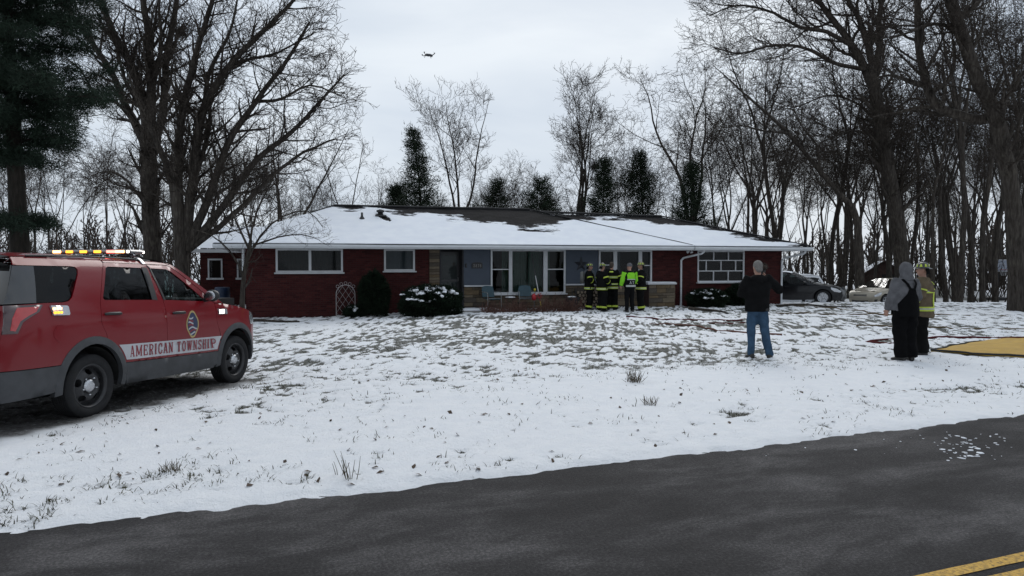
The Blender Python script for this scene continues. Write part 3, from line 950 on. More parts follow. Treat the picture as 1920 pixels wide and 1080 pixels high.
# roof vents
q = MB(); q.lathe([(.13, 0), (.12, .05), (.045, .16), (.04, .30), (.0, .31)], 12); o = q.build('roof_vent', mat('vent_metal', (.05, .05, .052), .5, metal=.5), roof); o.location = (4.0, VM - 4.1 * .37, EZ + (RZ - EZ) * .60)
q = MB(); q.lathe([(.10, 0), (.10, .16), (.15, .16), (.15, .24), (.02, .28)], 12); q.box((.0, 0, .02), (.42, .42, .05)); o = q.build('roof_vent', MATS['vent_metal'], roof); o.location = (4.72, VM - 4.1 * .27, EZ + (RZ - EZ) * .72)
# flood lights below the eave
for u in (16.46, 21.62):
    q = MB(); q.lathe([(.05, 0), (.05, -.03), (.0, -.03)], 10); q.tube([(0, 0, -.02), (0, -.05, -.06)], .018, 6)
    for s in (-1, 1):
        M4 = Matrix.Translation((s * .08, -.07, -.07)) @ Euler((R(60), 0, R(25 * s))).to_matrix().to_4x4()
        q.lathe([(.0, -.06), (.03, -.05), (.055, .04), (.05, .045), (.0, .03)], 10, M4)
    o = q.build('flood_light', M_WHITE, house); o.location = (u, -.45, EZ - .16)
# rear wing seen past the left corner
WOP = [(-2.3, -1.7, 1.0, 1.85), (-1.1, -.4, 1.0, 1.85)]
q = MB(); wall_backing(q, -2.6, .3, BZ, 2.2, WOP, 8.0, 8.12); q.box((-1.15, 10.5, .9), (2.9, 4.6, 2.6))
wg = q.build('rear_wing', M_MORTAR, house)
brickwork('brickwork', -2.6, .3, BZ, 2.2, WOP, lambda u, d, z: (u, 7.985 + d, z), wg)
for a, b in ((-2.3, -1.7), (-1.1, -.4)):
    q = MB()
    for c_, s_ in ((((a + b) / 2, 7.99, 1.85), (b - a, .1, .07)), (((a + b) / 2, 7.96, 1.0), (b - a + .1, .16, .08)), ((a + .03, 7.99, 1.42), (.06, .09, .78)), ((b - .03, 7.99, 1.42), (.06, .09, .78))): q.box(c_, s_)
    q.build('wing_window', M_WHITE, wg)
    q = MB(); q.add([(a, 8.03, 1.0), (b, 8.03, 1.0), (b, 8.03, 1.85), (a, 8.03, 1.85)], [(0, 1, 2, 3)]); q.build('wing_pane', M_GLASS, wg)
facet('wing_roof', (-2.9, 7.4, 2.3), (1.0, 7.4, 2.3), (.2, 10.5, 3.4), (-2.0, 10.5, 3.4), house, sn_all, 20, 12)
q = MB(); q.box((-.95, 7.39, 2.22), (3.9, .06, .15)); q.build('wing_fascia', M_WHITE, house)
# ================================================================== vehicles
def smooth_tab(tab):
    """monotone-ish cubic through table points"""
    xs = [p[0] for p in tab]; ys = [p[1] for p in tab]; n = len(xs)
    m = [0.0] * n
    for i in range(n):
        if i == 0: m[i] = (ys[1] - ys[0]) / (xs[1] - xs[0])
        elif i == n - 1: m[i] = (ys[-1] - ys[-2]) / (xs[-1] - xs[-2])
        else:
            a = (ys[i] - ys[i - 1]) / (xs[i] - xs[i - 1]); b = (ys[i + 1] - ys[i]) / (xs[i + 1] - xs[i])
            m[i] = 0 if a * b <= 0 else 2 * a * b / (a + b)
    def f(x):
        if x <= xs[0]: return ys[0]
        if x >= xs[-1]: return ys[-1]
        for i in range(n - 1):
            if x <= xs[i + 1]: break
        h = xs[i + 1] - xs[i]; t = (x - xs[i]) / h
        return (ys[i] * (2 * t ** 3 - 3 * t ** 2 + 1) + h * m[i] * (t ** 3 - 2 * t ** 2 + t) + ys[i + 1] * (-2 * t ** 3 + 3 * t ** 2) + h * m[i + 1] * (t ** 3 - t ** 2))
    return f

def paint(name, col, dirt=.0, dirt_top=.9, coat=1.0, rough=.35, metal=0.0):
    m, t, b = nodes_of(name)
    n = noise(t, 3.2, 6, .65); n2 = noise(t, 60, 3, .6)
    tc = t.nodes.new('ShaderNodeTexCoord'); sp = t.nodes.new('ShaderNodeSeparateXYZ'); t.links.new(tc.outputs['Object'], sp.inputs[0])
    mr = t.nodes.new('ShaderNodeMapRange'); mr.inputs['From Min'].default_value = dirt_top; mr.inputs['From Max'].default_value = .35
    t.links.new(sp.outputs['Z'], mr.inputs['Value'])
    a = t.nodes.new('ShaderNodeMath'); a.operation = 'MULTIPLY'; t.links.new(mr.outputs[0], a.inputs[0]); t.links.new(n.outputs['Fac'], a.inputs[1])
    a2 = t.nodes.new('ShaderNodeMath'); a2.operation = 'MULTIPLY'; a2.inputs[1].default_value = dirt * 1.8; t.links.new(a.outputs[0], a2.inputs[0])
    mx = t.nodes.new('ShaderNodeMixRGB'); t.links.new(a2.outputs[0], mx.inputs[0])
    mx.inputs[1].default_value = (*col, 1); mx.inputs[2].default_value = (.16, .145, .14, 1)
    t.links.new(mx.outputs[0], b.inputs['Base Color'])
    b.inputs['Roughness'].default_value = rough; b.inputs['Metallic'].default_value = metal; b.inputs['Specular IOR Level'].default_value = .2
    b.inputs['Coat Weight'].default_value = coat; b.inputs['Coat IOR'].default_value = 1.4
    cr = t.nodes.new('ShaderNodeMath'); cr.operation = 'MULTIPLY_ADD'; cr.inputs[1].default_value = .8; cr.inputs[2].default_value = .07
    t.links.new(a2.outputs[0], cr.inputs[0]); t.links.new(cr.outputs[0], b.inputs['Coat Roughness'])
    return m
M_RED = paint('fire_red_paint', (.165, .0025, .007), .16, 1.05, .55)
M_CLAD = mat('grey_cladding', (.042, .044, .048), .6, var=.3, scale=5, bmp=.1)
M_TYRE = mat('tyre_rubber', (.014, .014, .015), .8, var=.35, scale=9, spec=.3)
M_RIM = mat('black_steel_rim', (.028, .028, .030), .42, var=.3, scale=12, metal=.2)
M_CHROME = mat('dull_chrome', (.50, .51, .53), .25, metal=1, var=.15)
M_BLACKP = mat('black_plastic', (.012, .012, .013), .45, var=.2)
M_UNDER = mat('underbody', (.008, .008, .008), .9)
M_CARGLASS = glass_mat('tinted_car_glass', (.035, .04, .04), .0, 1.36)
M_CARGLASS2 = glass_mat('clear_car_glass', (.22, .27, .265), .0, 1.30)
M_REDLENS = mat('red_lens', (.22, .006, .008), .12, coat=1, emit=(.8, .02, .03), estr=.12)
M_CLEARLENS = mat('clear_lens', (.45, .46, .48), .15, metal=.6, coat=1)
M_STRIPE = mat('white_vinyl', (.42, .42, .44), .4, var=.10, scale=4, coat=.3)
M_LETTER = mat('maroon_vinyl', (.20, .012, .022), .4, var=.08)
M_GOLD = mat('gold_vinyl', (.40, .30, .12), .4, var=.15)
M_NAVY = mat('navy_vinyl', (.02, .03, .075), .4)
def emit_mat(name, col, strength):
    m, t, b = nodes_of(name)
    n = noise(t, 30, 2, .5); r = ramp(t, n.outputs['Fac'], [(.3, tuple(c * .8 for c in col)), (.7, col)])
    t.links.new(r.outputs[0], b.inputs['Emission Color']); b.inputs['Emission Strength'].default_value = strength
    b.inputs['Base Color'].default_value = (*[c * .5 for c in col], 1); return m
M_EAMB = emit_mat('lit_amber', (1.0, .36, .03), 3.2)
M_ERED = emit_mat('lit_red', (1.0, .13, .10), 7.0)
M_EWHT = emit_mat('lit_white', (1.0, .93, .85), 5.0)
M_EORG = emit_mat('lit_orange', (1.0, .42, .16), 7.0)

class Skin:
    def __init__(s, plan, vert):
        s.p = smooth_tab(plan); s.v = smooth_tab(vert)
    def W(s, x, z): return max(.05, s.p(x) + s.v(z))
    def side(s, sg, out=0.0):
        return lambda x, z, d: (x, sg * (s.W(x, z) - d + out), z)

def cross_patch(name, skin, path, crown, mt, parent, n=16, per=.10, smax=1.0, off=0.0, s0=None, s1=None):
    """surface across the car along a profile path in (x, z)"""
    pts = []
    for a, b in zip(path[:-1], path[1:]):
        L = math.hypot(b[0] - a[0], b[1] - a[1]); k = max(1, int(math.ceil(L / per)))
        for i in range(k): pts.append((a[0] + (b[0] - a[0]) * i / k, a[1] + (b[1] - a[1]) * i / k))
    pts.append(path[-1])
    s0 = -smax if s0 is None else s0; s1 = smax if s1 is None else s1
    V = []; F = []
    for i, (x, z) in enumerate(pts):
        a = pts[max(0, i - 1)]; b = pts[min(len(pts) - 1, i + 1)]
        L = math.hypot(b[0] - a[0], b[1] - a[1]); nx_, nz_ = -(b[1] - a[1]) / L, (b[0] - a[0]) / L
        w = skin.W(x, z)
        for j in range(n + 1):
            s = s0 + (s1 - s0) * j / n
            c = crown * (1 - abs(s) ** 2.4) + off
            V.append((x + nx_ * c, s * w, z + nz_ * c))
    for i in range(len(pts) - 1):
        for j in range(n):
            q = i * (n + 1) + j; F.append((q, q + 1, q + n + 2, q + n + 1))
    return obj(name, new_mesh(name, V, F, mt, True), parent)

def wheel(parent, x, y, r, wd, rr, style, sg):
    """tyre and rim; sg = +1/-1 side the face looks to"""
    h = wd / 2
    q = MB()
    prof = [(rr - .01, -h * .72), (rr + .012, -h * .86), (rr + (r - rr) * .45, -h), (r - .035, -h * .94), (r - .010, -h * .82)]
    g = .008
    for k in range(-3, 4):
        c = k * h * .23
        prof += [(r - .002, c - h * .075), (r, c + h * .02), (r, c + h * .075), (r - g, c + h * .085), (r - g, c + h * .145)] if k < 3 else [(r - .002, c - h * .075), (r, c)]
    prof += [(r - .010, h * .82), (r - .035, h * .94), (rr + (r - rr) * .45, h), (rr + .012, h * .86), (rr - .01, h * .72)]
    M = Matrix.Rotation(R(-90) * sg, 4, 'X')
    q.lathe(prof, 40, M)
    w = q.build('wheel', M_TYRE, parent, (x, y, r))
    q = MB(); q.lathe([(rr - .01, -h * .7), (rr - .02, 0), (rr - .015, h * .5), (rr + .004, h * .80), (rr + .012, h * .86), (rr - .006, h * .84), (rr - .02, h * .60)], 36, M)
    q.lathe([(0, -h * .5), (rr - .012, -h * .5)], 24, M)
    rim = q.build('rim', M_RIM if style == 'steel' else M_CHROME, w)
    holes = []
    if style == 'steel':
        for k in range(5):
            a = R(90 + 72 * k); cx, cz = rr * .66 * math.cos(a), rr * .66 * math.sin(a)
            hole = []
            for i in range(14):
                t = 2 * math.pi * i / 14; ex, ez = rr * .13 * math.cos(t), rr * .19 * math.sin(t)
                hole.append((cx + ex * math.cos(a) - ez * math.sin(a), cz + ex * math.sin(a) + ez * math.cos(a)))
            holes.append(hole)
        def mp(px, pz, d):
            rho = math.hypot(px, pz) / rr
            dep = h * (.38 + .38 * math.exp(-((rho - .52) / .20) ** 2) - .25 * math.exp(-((rho - .9) / .1) ** 2)) - d
            return (px * 1, sg * dep, pz)
        panel_obj('wheel_disc', [(rr * .97 * math.cos(2 * math.pi * i / 36), rr * .97 * math.sin(2 * math.pi * i / 36)) for i in range(36)], mp, M_RIM, w, rr * .16, holes, .02)
        q = MB(); q.lathe([(.0, h * .86), (rr * .20, h * .86), (rr * .30, h * .80), (rr * .33, h * .62)], 18, M)
        q.build('hub_cap', M_CHROME, w)
        for k in range(5):
            a = R(54 + 72 * k)
            q = MB(); q.lathe([(.011, h * .5), (.011, h * .84), (.004, h * .86)], 6, M @ Matrix.Translation((rr * .42 * math.cos(a), rr * .42 * math.sin(a), 0))); q.build('lug_nut', M_CHROME, w)
    else:
        for k in range(5):
            a = R(90 + 72 * k); q = MB()
            ca, sa = math.cos(a), math.sin(a)
            pts = [(rr * .10, -rr * .10), (rr * .98, -rr * .17), (rr * .98, rr * .17), (rr * .10, rr * .10)]
            V = [(ca * px - sa * pz, sg * h * dd, sa * px + ca * pz) for dd in (.55, .8) for px, pz in pts]
            q.add(V, [(0, 1, 2, 3), (7, 6, 5, 4), (0, 4, 5, 1), (1, 5, 6, 2), (2, 6, 7, 3), (3, 7, 4, 0)]); q.build('spoke', M_CHROME, w)
        q = MB(); q.lathe([(0, h * .84), (rr * .22, h * .80), (rr * .24, h * .5)], 12, M); q.build('hub_cap', M_CHROME, w)
    return w

def wheel_well(parent, x, r, y0, y1, zc):
    n = 16; rings = []
    for y in (y1, y0):
        rings.append([(x + r * math.cos(math.pi * i / n), y, zc + r * math.sin(math.pi * i / n)) for i in range(n + 1)])
    V = rings[0] + rings[1]; F = [(i, i + 1, n + 2 + i, n + 1 + i) for i in range(n)] + [tuple(range(n + 1, 2 * n + 2))]
    return obj('wheel_well', new_mesh('wheel_well', V, F, M_UNDER), parent)

# ---- slab-serif block letters drawn as strokes in a unit box
def strokes(ch):
    v = lambda x: [((x, 0), (x, 1))]
    T = .21
    L = []; ser = []
    def st(*p, t=T): L.append((p, t))
    def se(x, y, w=.34): ser.append((x, y, w))
    if ch == 'I': st((.5, 0), (.5, 1), t=.30); se(.5, 0, .74); se(.5, 1, .74)
    elif ch == 'A': st((.16, 0), (.47, 1), t=.14); st((.84, 0), (.53, 1)); st((.27, .30), (.73, .30), t=.12); se(.16, 0, .30); se(.84, 0, .34); se(.48, 1, .3)
    elif ch == 'M': st((.14, 0), (.14, 1), t=.15); st((.86, 0), (.86, 1), t=.19); st((.16, .95), (.5, .12), t=.18); st((.84, .95), (.5, .12), t=.13); se(.14, 0, .28); se(.86, 0, .28); se(.12, 1, .24); se(.88, 1, .24)
    elif ch == 'E': st((.24, 0), (.24, 1)); st((.24, .94), (.88, .94), t=.12); st((.24, .06), (.9, .06), t=.12); st((.24, .5), (.66, .5), t=.12); st((.88, .98), (.88, .72), t=.10); st((.9, .02), (.9, .30), t=.10); st((.66, .38), (.66, .62), t=.08)
    elif ch in 'RP':
        st((.24, 0), (.24, 1)); st((.24, .94), (.62, .94), (.84, .84), (.86, .72), (.80, .56), (.60, .48), (.24, .48), t=.15); se(.24, 0, .42); se(.14, 1, .24)
        if ch == 'R': st((.50, .48), (.66, .30), (.74, .05), t=.19); se(.80, 0, .26)
    elif ch == 'C': st((.86, .68), (.82, .86), (.66, .95), (.46, .96), (.28, .86), (.20, .66), (.20, .34), (.28, .14), (.46, .04), (.66, .05), (.82, .14), (.88, .32), t=.17); st((.88, .98), (.88, .66), t=.09)
    elif ch == 'N': st((.18, 0), (.18, 1), t=.14); st((.82, 0), (.82, 1), t=.14); st((.18, .96), (.82, .04), t=.21); se(.18, 0, .34); se(.12, 1, .28); se(.82, 1, .34)
    elif ch == 'T': st((.5, 0), (.5, 1), t=.26); st((.08, .94), (.92, .94), t=.12); st((.10, .99), (.10, .70), t=.10); st((.90, .99), (.90, .70), t=.10); se(.5, 0, .5)
    elif ch == 'O': st((.5, .96), (.3, .90), (.18, .70), (.18, .30), (.3, .10), (.5, .04), (.7, .10), (.82, .30), (.82, .70), (.7, .90), (.5, .96), t=.18)
    elif ch == 'W': st((.14, 1), (.32, .03), t=.17); st((.32, .03), (.5, .92), t=.12); st((.5, .92), (.68, .03), t=.17); st((.68, .03), (.86, 1), t=.12); se(.14, 1, .28); se(.86, 1, .28); se(.5, 1, .22)
    elif ch == 'S': st((.82, .76), (.74, .92), (.52, .96), (.30, .90), (.20, .76), (.26, .62), (.50, .52), (.74, .42), (.82, .26), (.74, .10), (.50, .04), (.28, .08), (.18, .26), t=.17); st((.84, .97), (.84, .70), t=.09); st((.16, .03), (.16, .30), t=.09)
    elif ch == 'H': st((.22, 0), (.22, 1)); st((.78, 0), (.78, 1)); st((.22, .5), (.78, .5), t=.13); se(.22, 0, .38); se(.22, 1, .38); se(.78, 0, .38); se(.78, 1, .38)
    elif ch == '2': st((.18, .72), (.26, .92), (.5, .97), (.76, .90), (.80, .70), (.66, .48), (.20, .07), (.84, .07), t=.15)
    elif ch == '8': st((.5, .96), (.26, .86), (.26, .64), (.5, .53), (.76, .38), (.76, .14), (.5, .04), (.24, .14), (.24, .38), (.5, .53), (.74, .64), (.74, .86), (.5, .96), t=.14)
    elif ch == '7': st((.16, .93), (.84, .93), (.44, 0), t=.15)
    for x, y, w in ser: L.append((((x - w / 2, .05 if y == 0 else .95), (x + w / 2, .05 if y == 0 else .95)), .11))
    return L

def lettering(text, x0, x1, zf, h, mapf, mb, off=.004, gap=.17, mi=0):
    """text from x0 to x1; zf(x) base line; quads mapped by mapf(x, z, depth)"""
    ADV = {'I': .62, 'M': 1.25, 'W': 1.3, ' ': .6}; adv = [ADV.get(c_, 1.0) for c_ in text]; unit = (x1 - x0) / sum(adv); k = 0
    for i, ch in enumerate(text):
        if ch == ' ': continue
        bx = x0 + sum(adv[:i]) * unit; w = unit * (adv[i] - gap)
        asp = w / h
        for pts, t in strokes(ch):
            for a, b in zip(pts[:-1], pts[1:]):
                ax, az, bx_, bz = a[0] * w, a[1] * h, b[0] * w, b[1] * h
                L = math.hypot(bx_ - ax, bz - az)
                if L < 1e-6: continue
                dx, dz = (bx_ - ax) / L, (bz - az) / L
                th = t * (w * .5 + h * .25) * .64
                e = th * .55 if len(pts) > 2 else 0
                ax -= dx * e; az -= dz * e; bx_ += dx * e; bz += dz * e
                c = [(ax - dz * th, az + dx * th), (bx_ - dz * th, bz + dx * th), (bx_ + dz * th, bz - dx * th), (ax + dz * th, az - dx * th)]
                k += 1
                mb.add([mapf(bx + px, zf(bx + px) + pz, -off - .00012 * k) for px, pz in c], [(0, 1, 2, 3)], mi)

# ------------------------------------------------------------------ red fire command car
def fire_car():
    root = empty('fire_command_car', CAR_O, 0, 'red fire department utility vehicle with lit light bar and white lettered stripe', 'car')
    root.rotation_euler = (0, CAR_PITCH, CAR_YAW)
    sk = Skin([(-1.17, .80), (-1.10, .87), (-.95, .925), (-.7, .958), (-.2, .975), (.8, .982), (2.0, .980), (2.9, .972), (3.25, .94), (3.5, .875), (3.68, .79), (3.80, .70)],
              [(.2, -.06), (.33, -.022), (.5, -.004), (.75, 0), (.98, -.004), (1.10, -.012), (1.17, -.030), (1.26, -.055), (1.40, -.098), (1.60, -.172), (1.70, -.215), (1.76, -.262), (1.80, -.32)])
    RX, FX, WZ, WR = 0.0, 2.86, .367, .367
    ro, ri = .515, .435
    cp = lambda *a, **k: cross_patch(*a, **k)
    rear = [(-1.08, .28), (-1.15, .42), (-1.165, .60)]
    cp('rear_bumper', sk, rear, .06, M_CLAD, root)
    tg = cp('tailgate', sk, [(-1.165, .605), (-1.12, .85), (-1.075, 1.10), (-1.045, 1.27)], .07, M_RED, root)
    cp('rear_window', sk, [(-1.042, 1.285), (-.85, 1.69)], .07, M_CARGLASS, root)
    cp('spoiler', sk, [(-.85, 1.69), (-.97, 1.735), (-.95, 1.765), (-.80, 1.785)], .05, M_BLACKP, root, smax=.985)
    cp('roof', sk, [(-.80, 1.785), (-.3, 1.798), (.3, 1.802), (1.0, 1.795), (1.45, 1.782), (1.72, 1.762)], .05, M_RED, root)
    cp('windscreen', sk, [(1.74, 1.752), (2.62, 1.20)], .11, M_CARGLASS2, root)
    cp('hood', sk, [(2.60, 1.195), (2.64, 1.192), (2.9, 1.155), (3.2, 1.10), (3.42, 1.035), (3.56, .975)], .055, M_RED, root)
    cp('grille', sk, [(3.565, .97), (3.66, .88), (3.71, .72)], .13, M_BLACKP, root)
    cp('front_bumper', sk, [(3.712, .715), (3.73, .60), (3.72, .45), (3.64, .28)], .13, M_RED, root)
    stripe_hi = lambda x: .755 - .022 * (x - .47); stripe_lo = lambda x: .565 - .022 * (x - .5); rock = lambda x: .530 - .020 * (x - .5)
    for sg in (-1, 1):
        m = sk.side(sg)
        nm = lambda n: n
        # rear quarter, wrapping up over the C pillar
        q = [(-1.165, .605), (-1.12, .85), (-1.075, 1.10), (-1.043, 1.275), (-.6, 1.292), (-.36, 1.292), (-.26, 1.305), (-.19, 1.345), (.03, 1.60), (.055, 1.655), (.03, 1.685), (-.05, 1.692), (-.84, 1.690), (-.80, 1.782), (-.3, 1.795), (.3, 1.799), (.52, 1.797), (.50, 1.74), (.44, 1.66), (.31, 1.40), (.255, 1.27), (.215, 1.05), (.20, WZ + math.sqrt(ro ** 2 - .2 ** 2))]
        a0 = math.degrees(math.atan2(math.sqrt(ro ** 2 - .04), .2)); a1 = math.degrees(math.pi - math.asin((.605 - WZ) / ro))
        q += arc(RX, WZ, ro, a0, a1, 10)[1:]
        panel_obj('quarter_panel', q, m, M_RED, root, .07, inset=.003)
        # rear door with window opening
        wr = [(.335, 1.30), (1.13, 1.282), (1.145, 1.30), (1.135, 1.675), (1.11, 1.695), (.55, 1.702), (.505, 1.685), (.33, 1.36), (.315, 1.32)]
        d = [(.20, WZ + math.sqrt(ro ** 2 - .04))] + [(.215, 1.05), (.255, 1.27), (.31, 1.40), (.44, 1.66), (.50, 1.74), (.52, 1.752), (1.235, 1.745), (1.335, 1.26), (1.345, 1.0), (1.345, rock(1.345))]
        aend = math.degrees(math.asin((rock(.5) - WZ) / ro))
        d += arc(RX, WZ, ro, aend, a0, 8)[:-1]
        door = panel_obj('rear_door', d, m, M_RED, root, .07, [wr], inset=.003)
        panel_obj('door_window', wr, sk.side(sg, -.012), M_CARGLASS, door, .09, thick=0)
        panel_obj('pillar_trim', [(1.13, 1.285), (1.228, 1.275), (1.218, 1.70), (1.12, 1.705)], sk.side(sg, .004), M_BLACKP, door, .08, thick=.01)
        q_ = MB(); hp = [(.27, 1.135), (.31, 1.14), (.49, 1.137), (.53, 1.132)]
        q_.tube([(x, sg * (sk.W(x, z) + (.012 if i in (0, 3) else .034)), z) for i, (x, z) in enumerate(hp)], [(.012, .014), (.013, .019), (.013, .019), (.011, .013)], 8); q_.build('door_handle', M_BLACKP, door)
        # front door
        wf_ = [(1.345, 1.277), (2.10, 1.238), (2.19, 1.24), (2.20, 1.262), (1.80, 1.56), (1.66, 1.655), (1.58, 1.685), (1.29, 1.692), (1.265, 1.675), (1.33, 1.30)]
        d = [(1.345, rock(1.345)), (1.345, 1.0), (1.335, 1.26), (1.235, 1.745), (1.62, 1.738), (1.70, 1.712), (2.30, 1.30), (2.415, 1.20), (2.43, 1.0), (2.425, .75), (2.40, .64)]
        af0 = math.degrees(math.pi - math.asin((.64 - WZ) / ro)); af1 = math.degrees(math.pi - math.asin((rock(2.35) - WZ) / ro))
        d += arc(FX, WZ, ro, af0, af1, 5)
        door = panel_obj('front_door', d, m, M_RED, root, .07, [wf_], inset=.003)
        panel_obj('door_window', wf_, sk.side(sg, -.012), M_CARGLASS2, door, .09, thick=0)
        panel_obj('pillar_trim', [(1.345, 1.272), (1.238, 1.742), (1.275, 1.70), (1.385, 1.277)], sk.side(sg, .004), M_BLACKP, door, .08, thick=.01)
        q_ = MB(); hp = [(1.45, 1.095), (1.49, 1.10), (1.67, 1.097), (1.71, 1.092)]
        q_.tube([(x, sg * (sk.W(x, z) + (.012 if i in (0, 3) else .034)), z) for i, (x, z) in enumerate(hp)], [(.012, .014), (.013, .019), (.013, .019), (.011, .013)], 8); q_.build('door_handle', M_BLACKP, door)
        # mirror
        q_ = MB(); my = sg * (sk.W(2.16, 1.26) + .13)
        q_.ellipsoid((2.20, my, 1.315), (.075, .115, .085), 14, 8); q_.tube([(2.20, sg * (sk.W(2.16, 1.25) - .02), 1.25), (2.20, my, 1.275)], [.03, .035], 8)
        mir = q_.build('wing_mirror', M_BLACKP, door)
        q_ = MB(); q_.ellipsoid((2.132, my, 1.315), (.012, .095, .068), 12, 6); q_.build('mirror_glass', M_CHROME, mir)
        # roof side rail and A pillar
        panel_obj('roof_side', [(.52, 1.752), (.53, 1.797), (1.0, 1.792), (1.45, 1.779), (1.72, 1.760), (1.62, 1.742), (1.235, 1.748)], m, M_RED, root, .08, inset=.002)
        panel_obj('windscreen_pillar', [(1.63, 1.74), (1.73, 1.755), (2.62, 1.198), (2.42, 1.203), (2.305, 1.305), (1.705, 1.716)], m, M_RED, root, .09, inset=.002)
        # fender
        f = [(2.43, 1.0), (2.418, 1.20), (2.61, 1.192), (2.9, 1.152), (3.2, 1.097), (3.37, 1.048), (3.36, .93), (3.42, .82), (3.46, .62)]
        fa = math.degrees(math.asin((.56 - WZ) / ro))
        f += arc(FX, WZ, ro, fa, af0, 14) + [(2.425, .75)]
        panel_obj('fender', f, m, M_RED, root, .07, inset=.003)
        hl = [(3.375, 1.046), (3.42, 1.032), (3.555, .972), (3.65, .885), (3.60, .84), (3.43, .83), (3.365, .93)]
        panel_obj('headlight', hl, sk.side(sg, .004), M_CLEARLENS, root, .06, thick=.02)
        fbp = [(3.46, .62), (3.425, .825), (3.60, .835), (3.655, .88), (3.71, .72), (3.73, .60), (3.72, .47), (3.34, .47)] + arc(FX, WZ, ro, math.degrees(math.asin((.47 - WZ) / ro)), fa, 3)
        panel_obj('bumper_corner', fbp, m, M_RED, root, .07, inset=.002)
        fl = [(3.72, .468), (3.64, .28), (3.30, .28)] + arc(FX, WZ, ro, math.degrees(math.asin((.30 - WZ) / ro)), math.degrees(math.asin((.465 - WZ) / ro)), 3)
        panel_obj('lower_cladding', fl, sk.side(sg, .003), M_CLAD, root, .07)
        rl = [(-1.165, .60), (-1.15, .42), (-1.08, .28), (-.56, .31)] + arc(RX, WZ, ro, 185, math.degrees(math.pi - math.asin((.60 - WZ) / ro)), 5)
        panel_obj('lower_cladding', rl, sk.side(sg, .004), M_CLAD, root, .07)
        # rocker
        rk = [(ro - .003, .33), (.55, .26), (2.30, .25), (FX - ro + .003, .31)] + arc(FX, WZ, ro, 180, af1, 3)[1:] + arc(RX, WZ, ro, aend, 0, 3)
        panel_obj('rocker_cladding', rk, sk.side(sg, .006), M_CLAD, root, .07, inset=.003)
        # arch flares
        for cx in (RX, FX):
            fl_ = arc(cx, WZ, ro + .006, -12, 192, 22) + arc(cx, WZ, ri, 192, -12, 20)
            def fm(x, z, dd, cx=cx):
                rho = math.hypot(x - cx, z - WZ); k = (rho - ri) / (ro - ri)
                return (x, sg * (sk.W(x, z) + .018 - .012 * max(0, k) ** 2 - dd), z)
            panel_obj('wheel_arch', fl_, fm, M_CLAD, root, .05, thick=.06)
            wheel_well(root, cx, ri + .02, sg * .62, sg * .93, WZ)
        # white stripe, red pinstripe below, lettering
        af2 = math.degrees(math.pi - math.asin((stripe_lo(2.38) - WZ) / (ro + .03))); af3 = math.degrees(math.pi - math.asin((stripe_hi(2.4) - WZ) / (ro + .03)))
        ar2 = math.degrees(math.asin((stripe_lo(.5) - WZ) / (ro + .03))); ar3 = math.degrees(math.asin((stripe_hi(.4) - WZ) / (ro + .03)))
        sp = arc(RX, WZ, ro + .03, ar3, ar2, 4) + [(1.3, stripe_lo(1.3))] + arc(FX, WZ, ro + .03, af2, af3, 4) + [(1.3, stripe_hi(1.3))]
        sp_o = panel_obj('white_stripe', sp, sk.side(sg, .0035), M_STRIPE, root, .07, thick=0)
        lm = sk.side(sg)
        if sg < 0:
            mb_ = MB(); lettering('AMERICAN TOWNSHIP', .655, 2.335, lambda x: stripe_lo(x) + .028, .138, lambda x, z, dd: lm(x, z, dd - .002), mb_, .0025)
        else:
            mb_ = MB(); lettering('AMERICAN TOWNSHIP', .655, 2.335, lambda x: stripe_lo(3.0 - x) + .028, .138, lambda x, z, dd: lm(2.995 - x, z, dd - .002), mb_, .0025)
        o = mb_.build('lettering', M_LETTER, sp_o); o['kind'] = 'stuff'
        # door emblem: gold Maltese badge with a flag field
        ec, ez_ = 1.865, .925
        def em(off):
            return lambda x, z, dd: lm(ec + (x if sg < 0 else -x), ez_ + z, dd - off)
        def badge(rx, rz, dent):
            out = []
            for i in range(48):
                a = 2 * math.pi * i / 48; k = 1 - dent * (abs(math.sin(2 * a)) ** 3)
                out.append((rx * k * math.cos(a), rz * k * math.sin(a)))
            return out
        eb = panel_obj('door_emblem', badge(.135, .19, .10), em(.003), M_GOLD, root, .06, thick=0)
        panel_obj('emblem_field', badge(.113, .162, .10), em(.0045), M_NAVY, eb, .06, thick=0)
        rs = random.Random(3)
        for k in range(7):
            z0 = -.125 + k * .036; w_ = .095 * math.sqrt(max(.05, 1 - (z0 / .15) ** 2)); x1 = w_ if k < 3 else .012
            pts = []
            for i in range(9): x = -w_ + (x1 + w_) * i / 8; pts.append((x, z0 + .014 * math.sin(x * 34 + k) + .010))
            for i in range(8, -1, -1): x = -w_ + (x1 + w_) * i / 8; pts.append((x, z0 + .014 * math.sin(x * 34 + k) - .010))
            panel_obj('emblem_stripe', pts, em(.006), M_STRIPE if k % 2 == 0 else M_LETTER, eb, .03, thick=0)
        # fuel flap ring, side lights, tail light, quarter glass
        if sg < 0:
            panel_obj('fuel_flap', [(-.46 + .092 * math.cos(i * .2618), .955 + .092 * math.sin(i * .2618)) for i in range(24)], sk.side(sg, .003), M_RED, root, .05, thick=.012)
        panel_obj('quarter_window', [(-1.04, 1.287), (-.6, 1.294), (-.37, 1.296), (-.265, 1.312), (-.20, 1.352), (.02, 1.60), (.045, 1.65), (.02, 1.68), (-.05, 1.688), (-.845, 1.687)], sk.side(sg, -.008), M_CARGLASS, root, .08, thick=0)
        panel_obj('rear_pillar_trim', [(-1.04, 1.288), (-.70, 1.294), (-.60, 1.686), (-.843, 1.686)], sk.side(sg, -.003), mat('gloss_black', (.010, .011, .013), .12, coat=1), root, .08, thick=0)
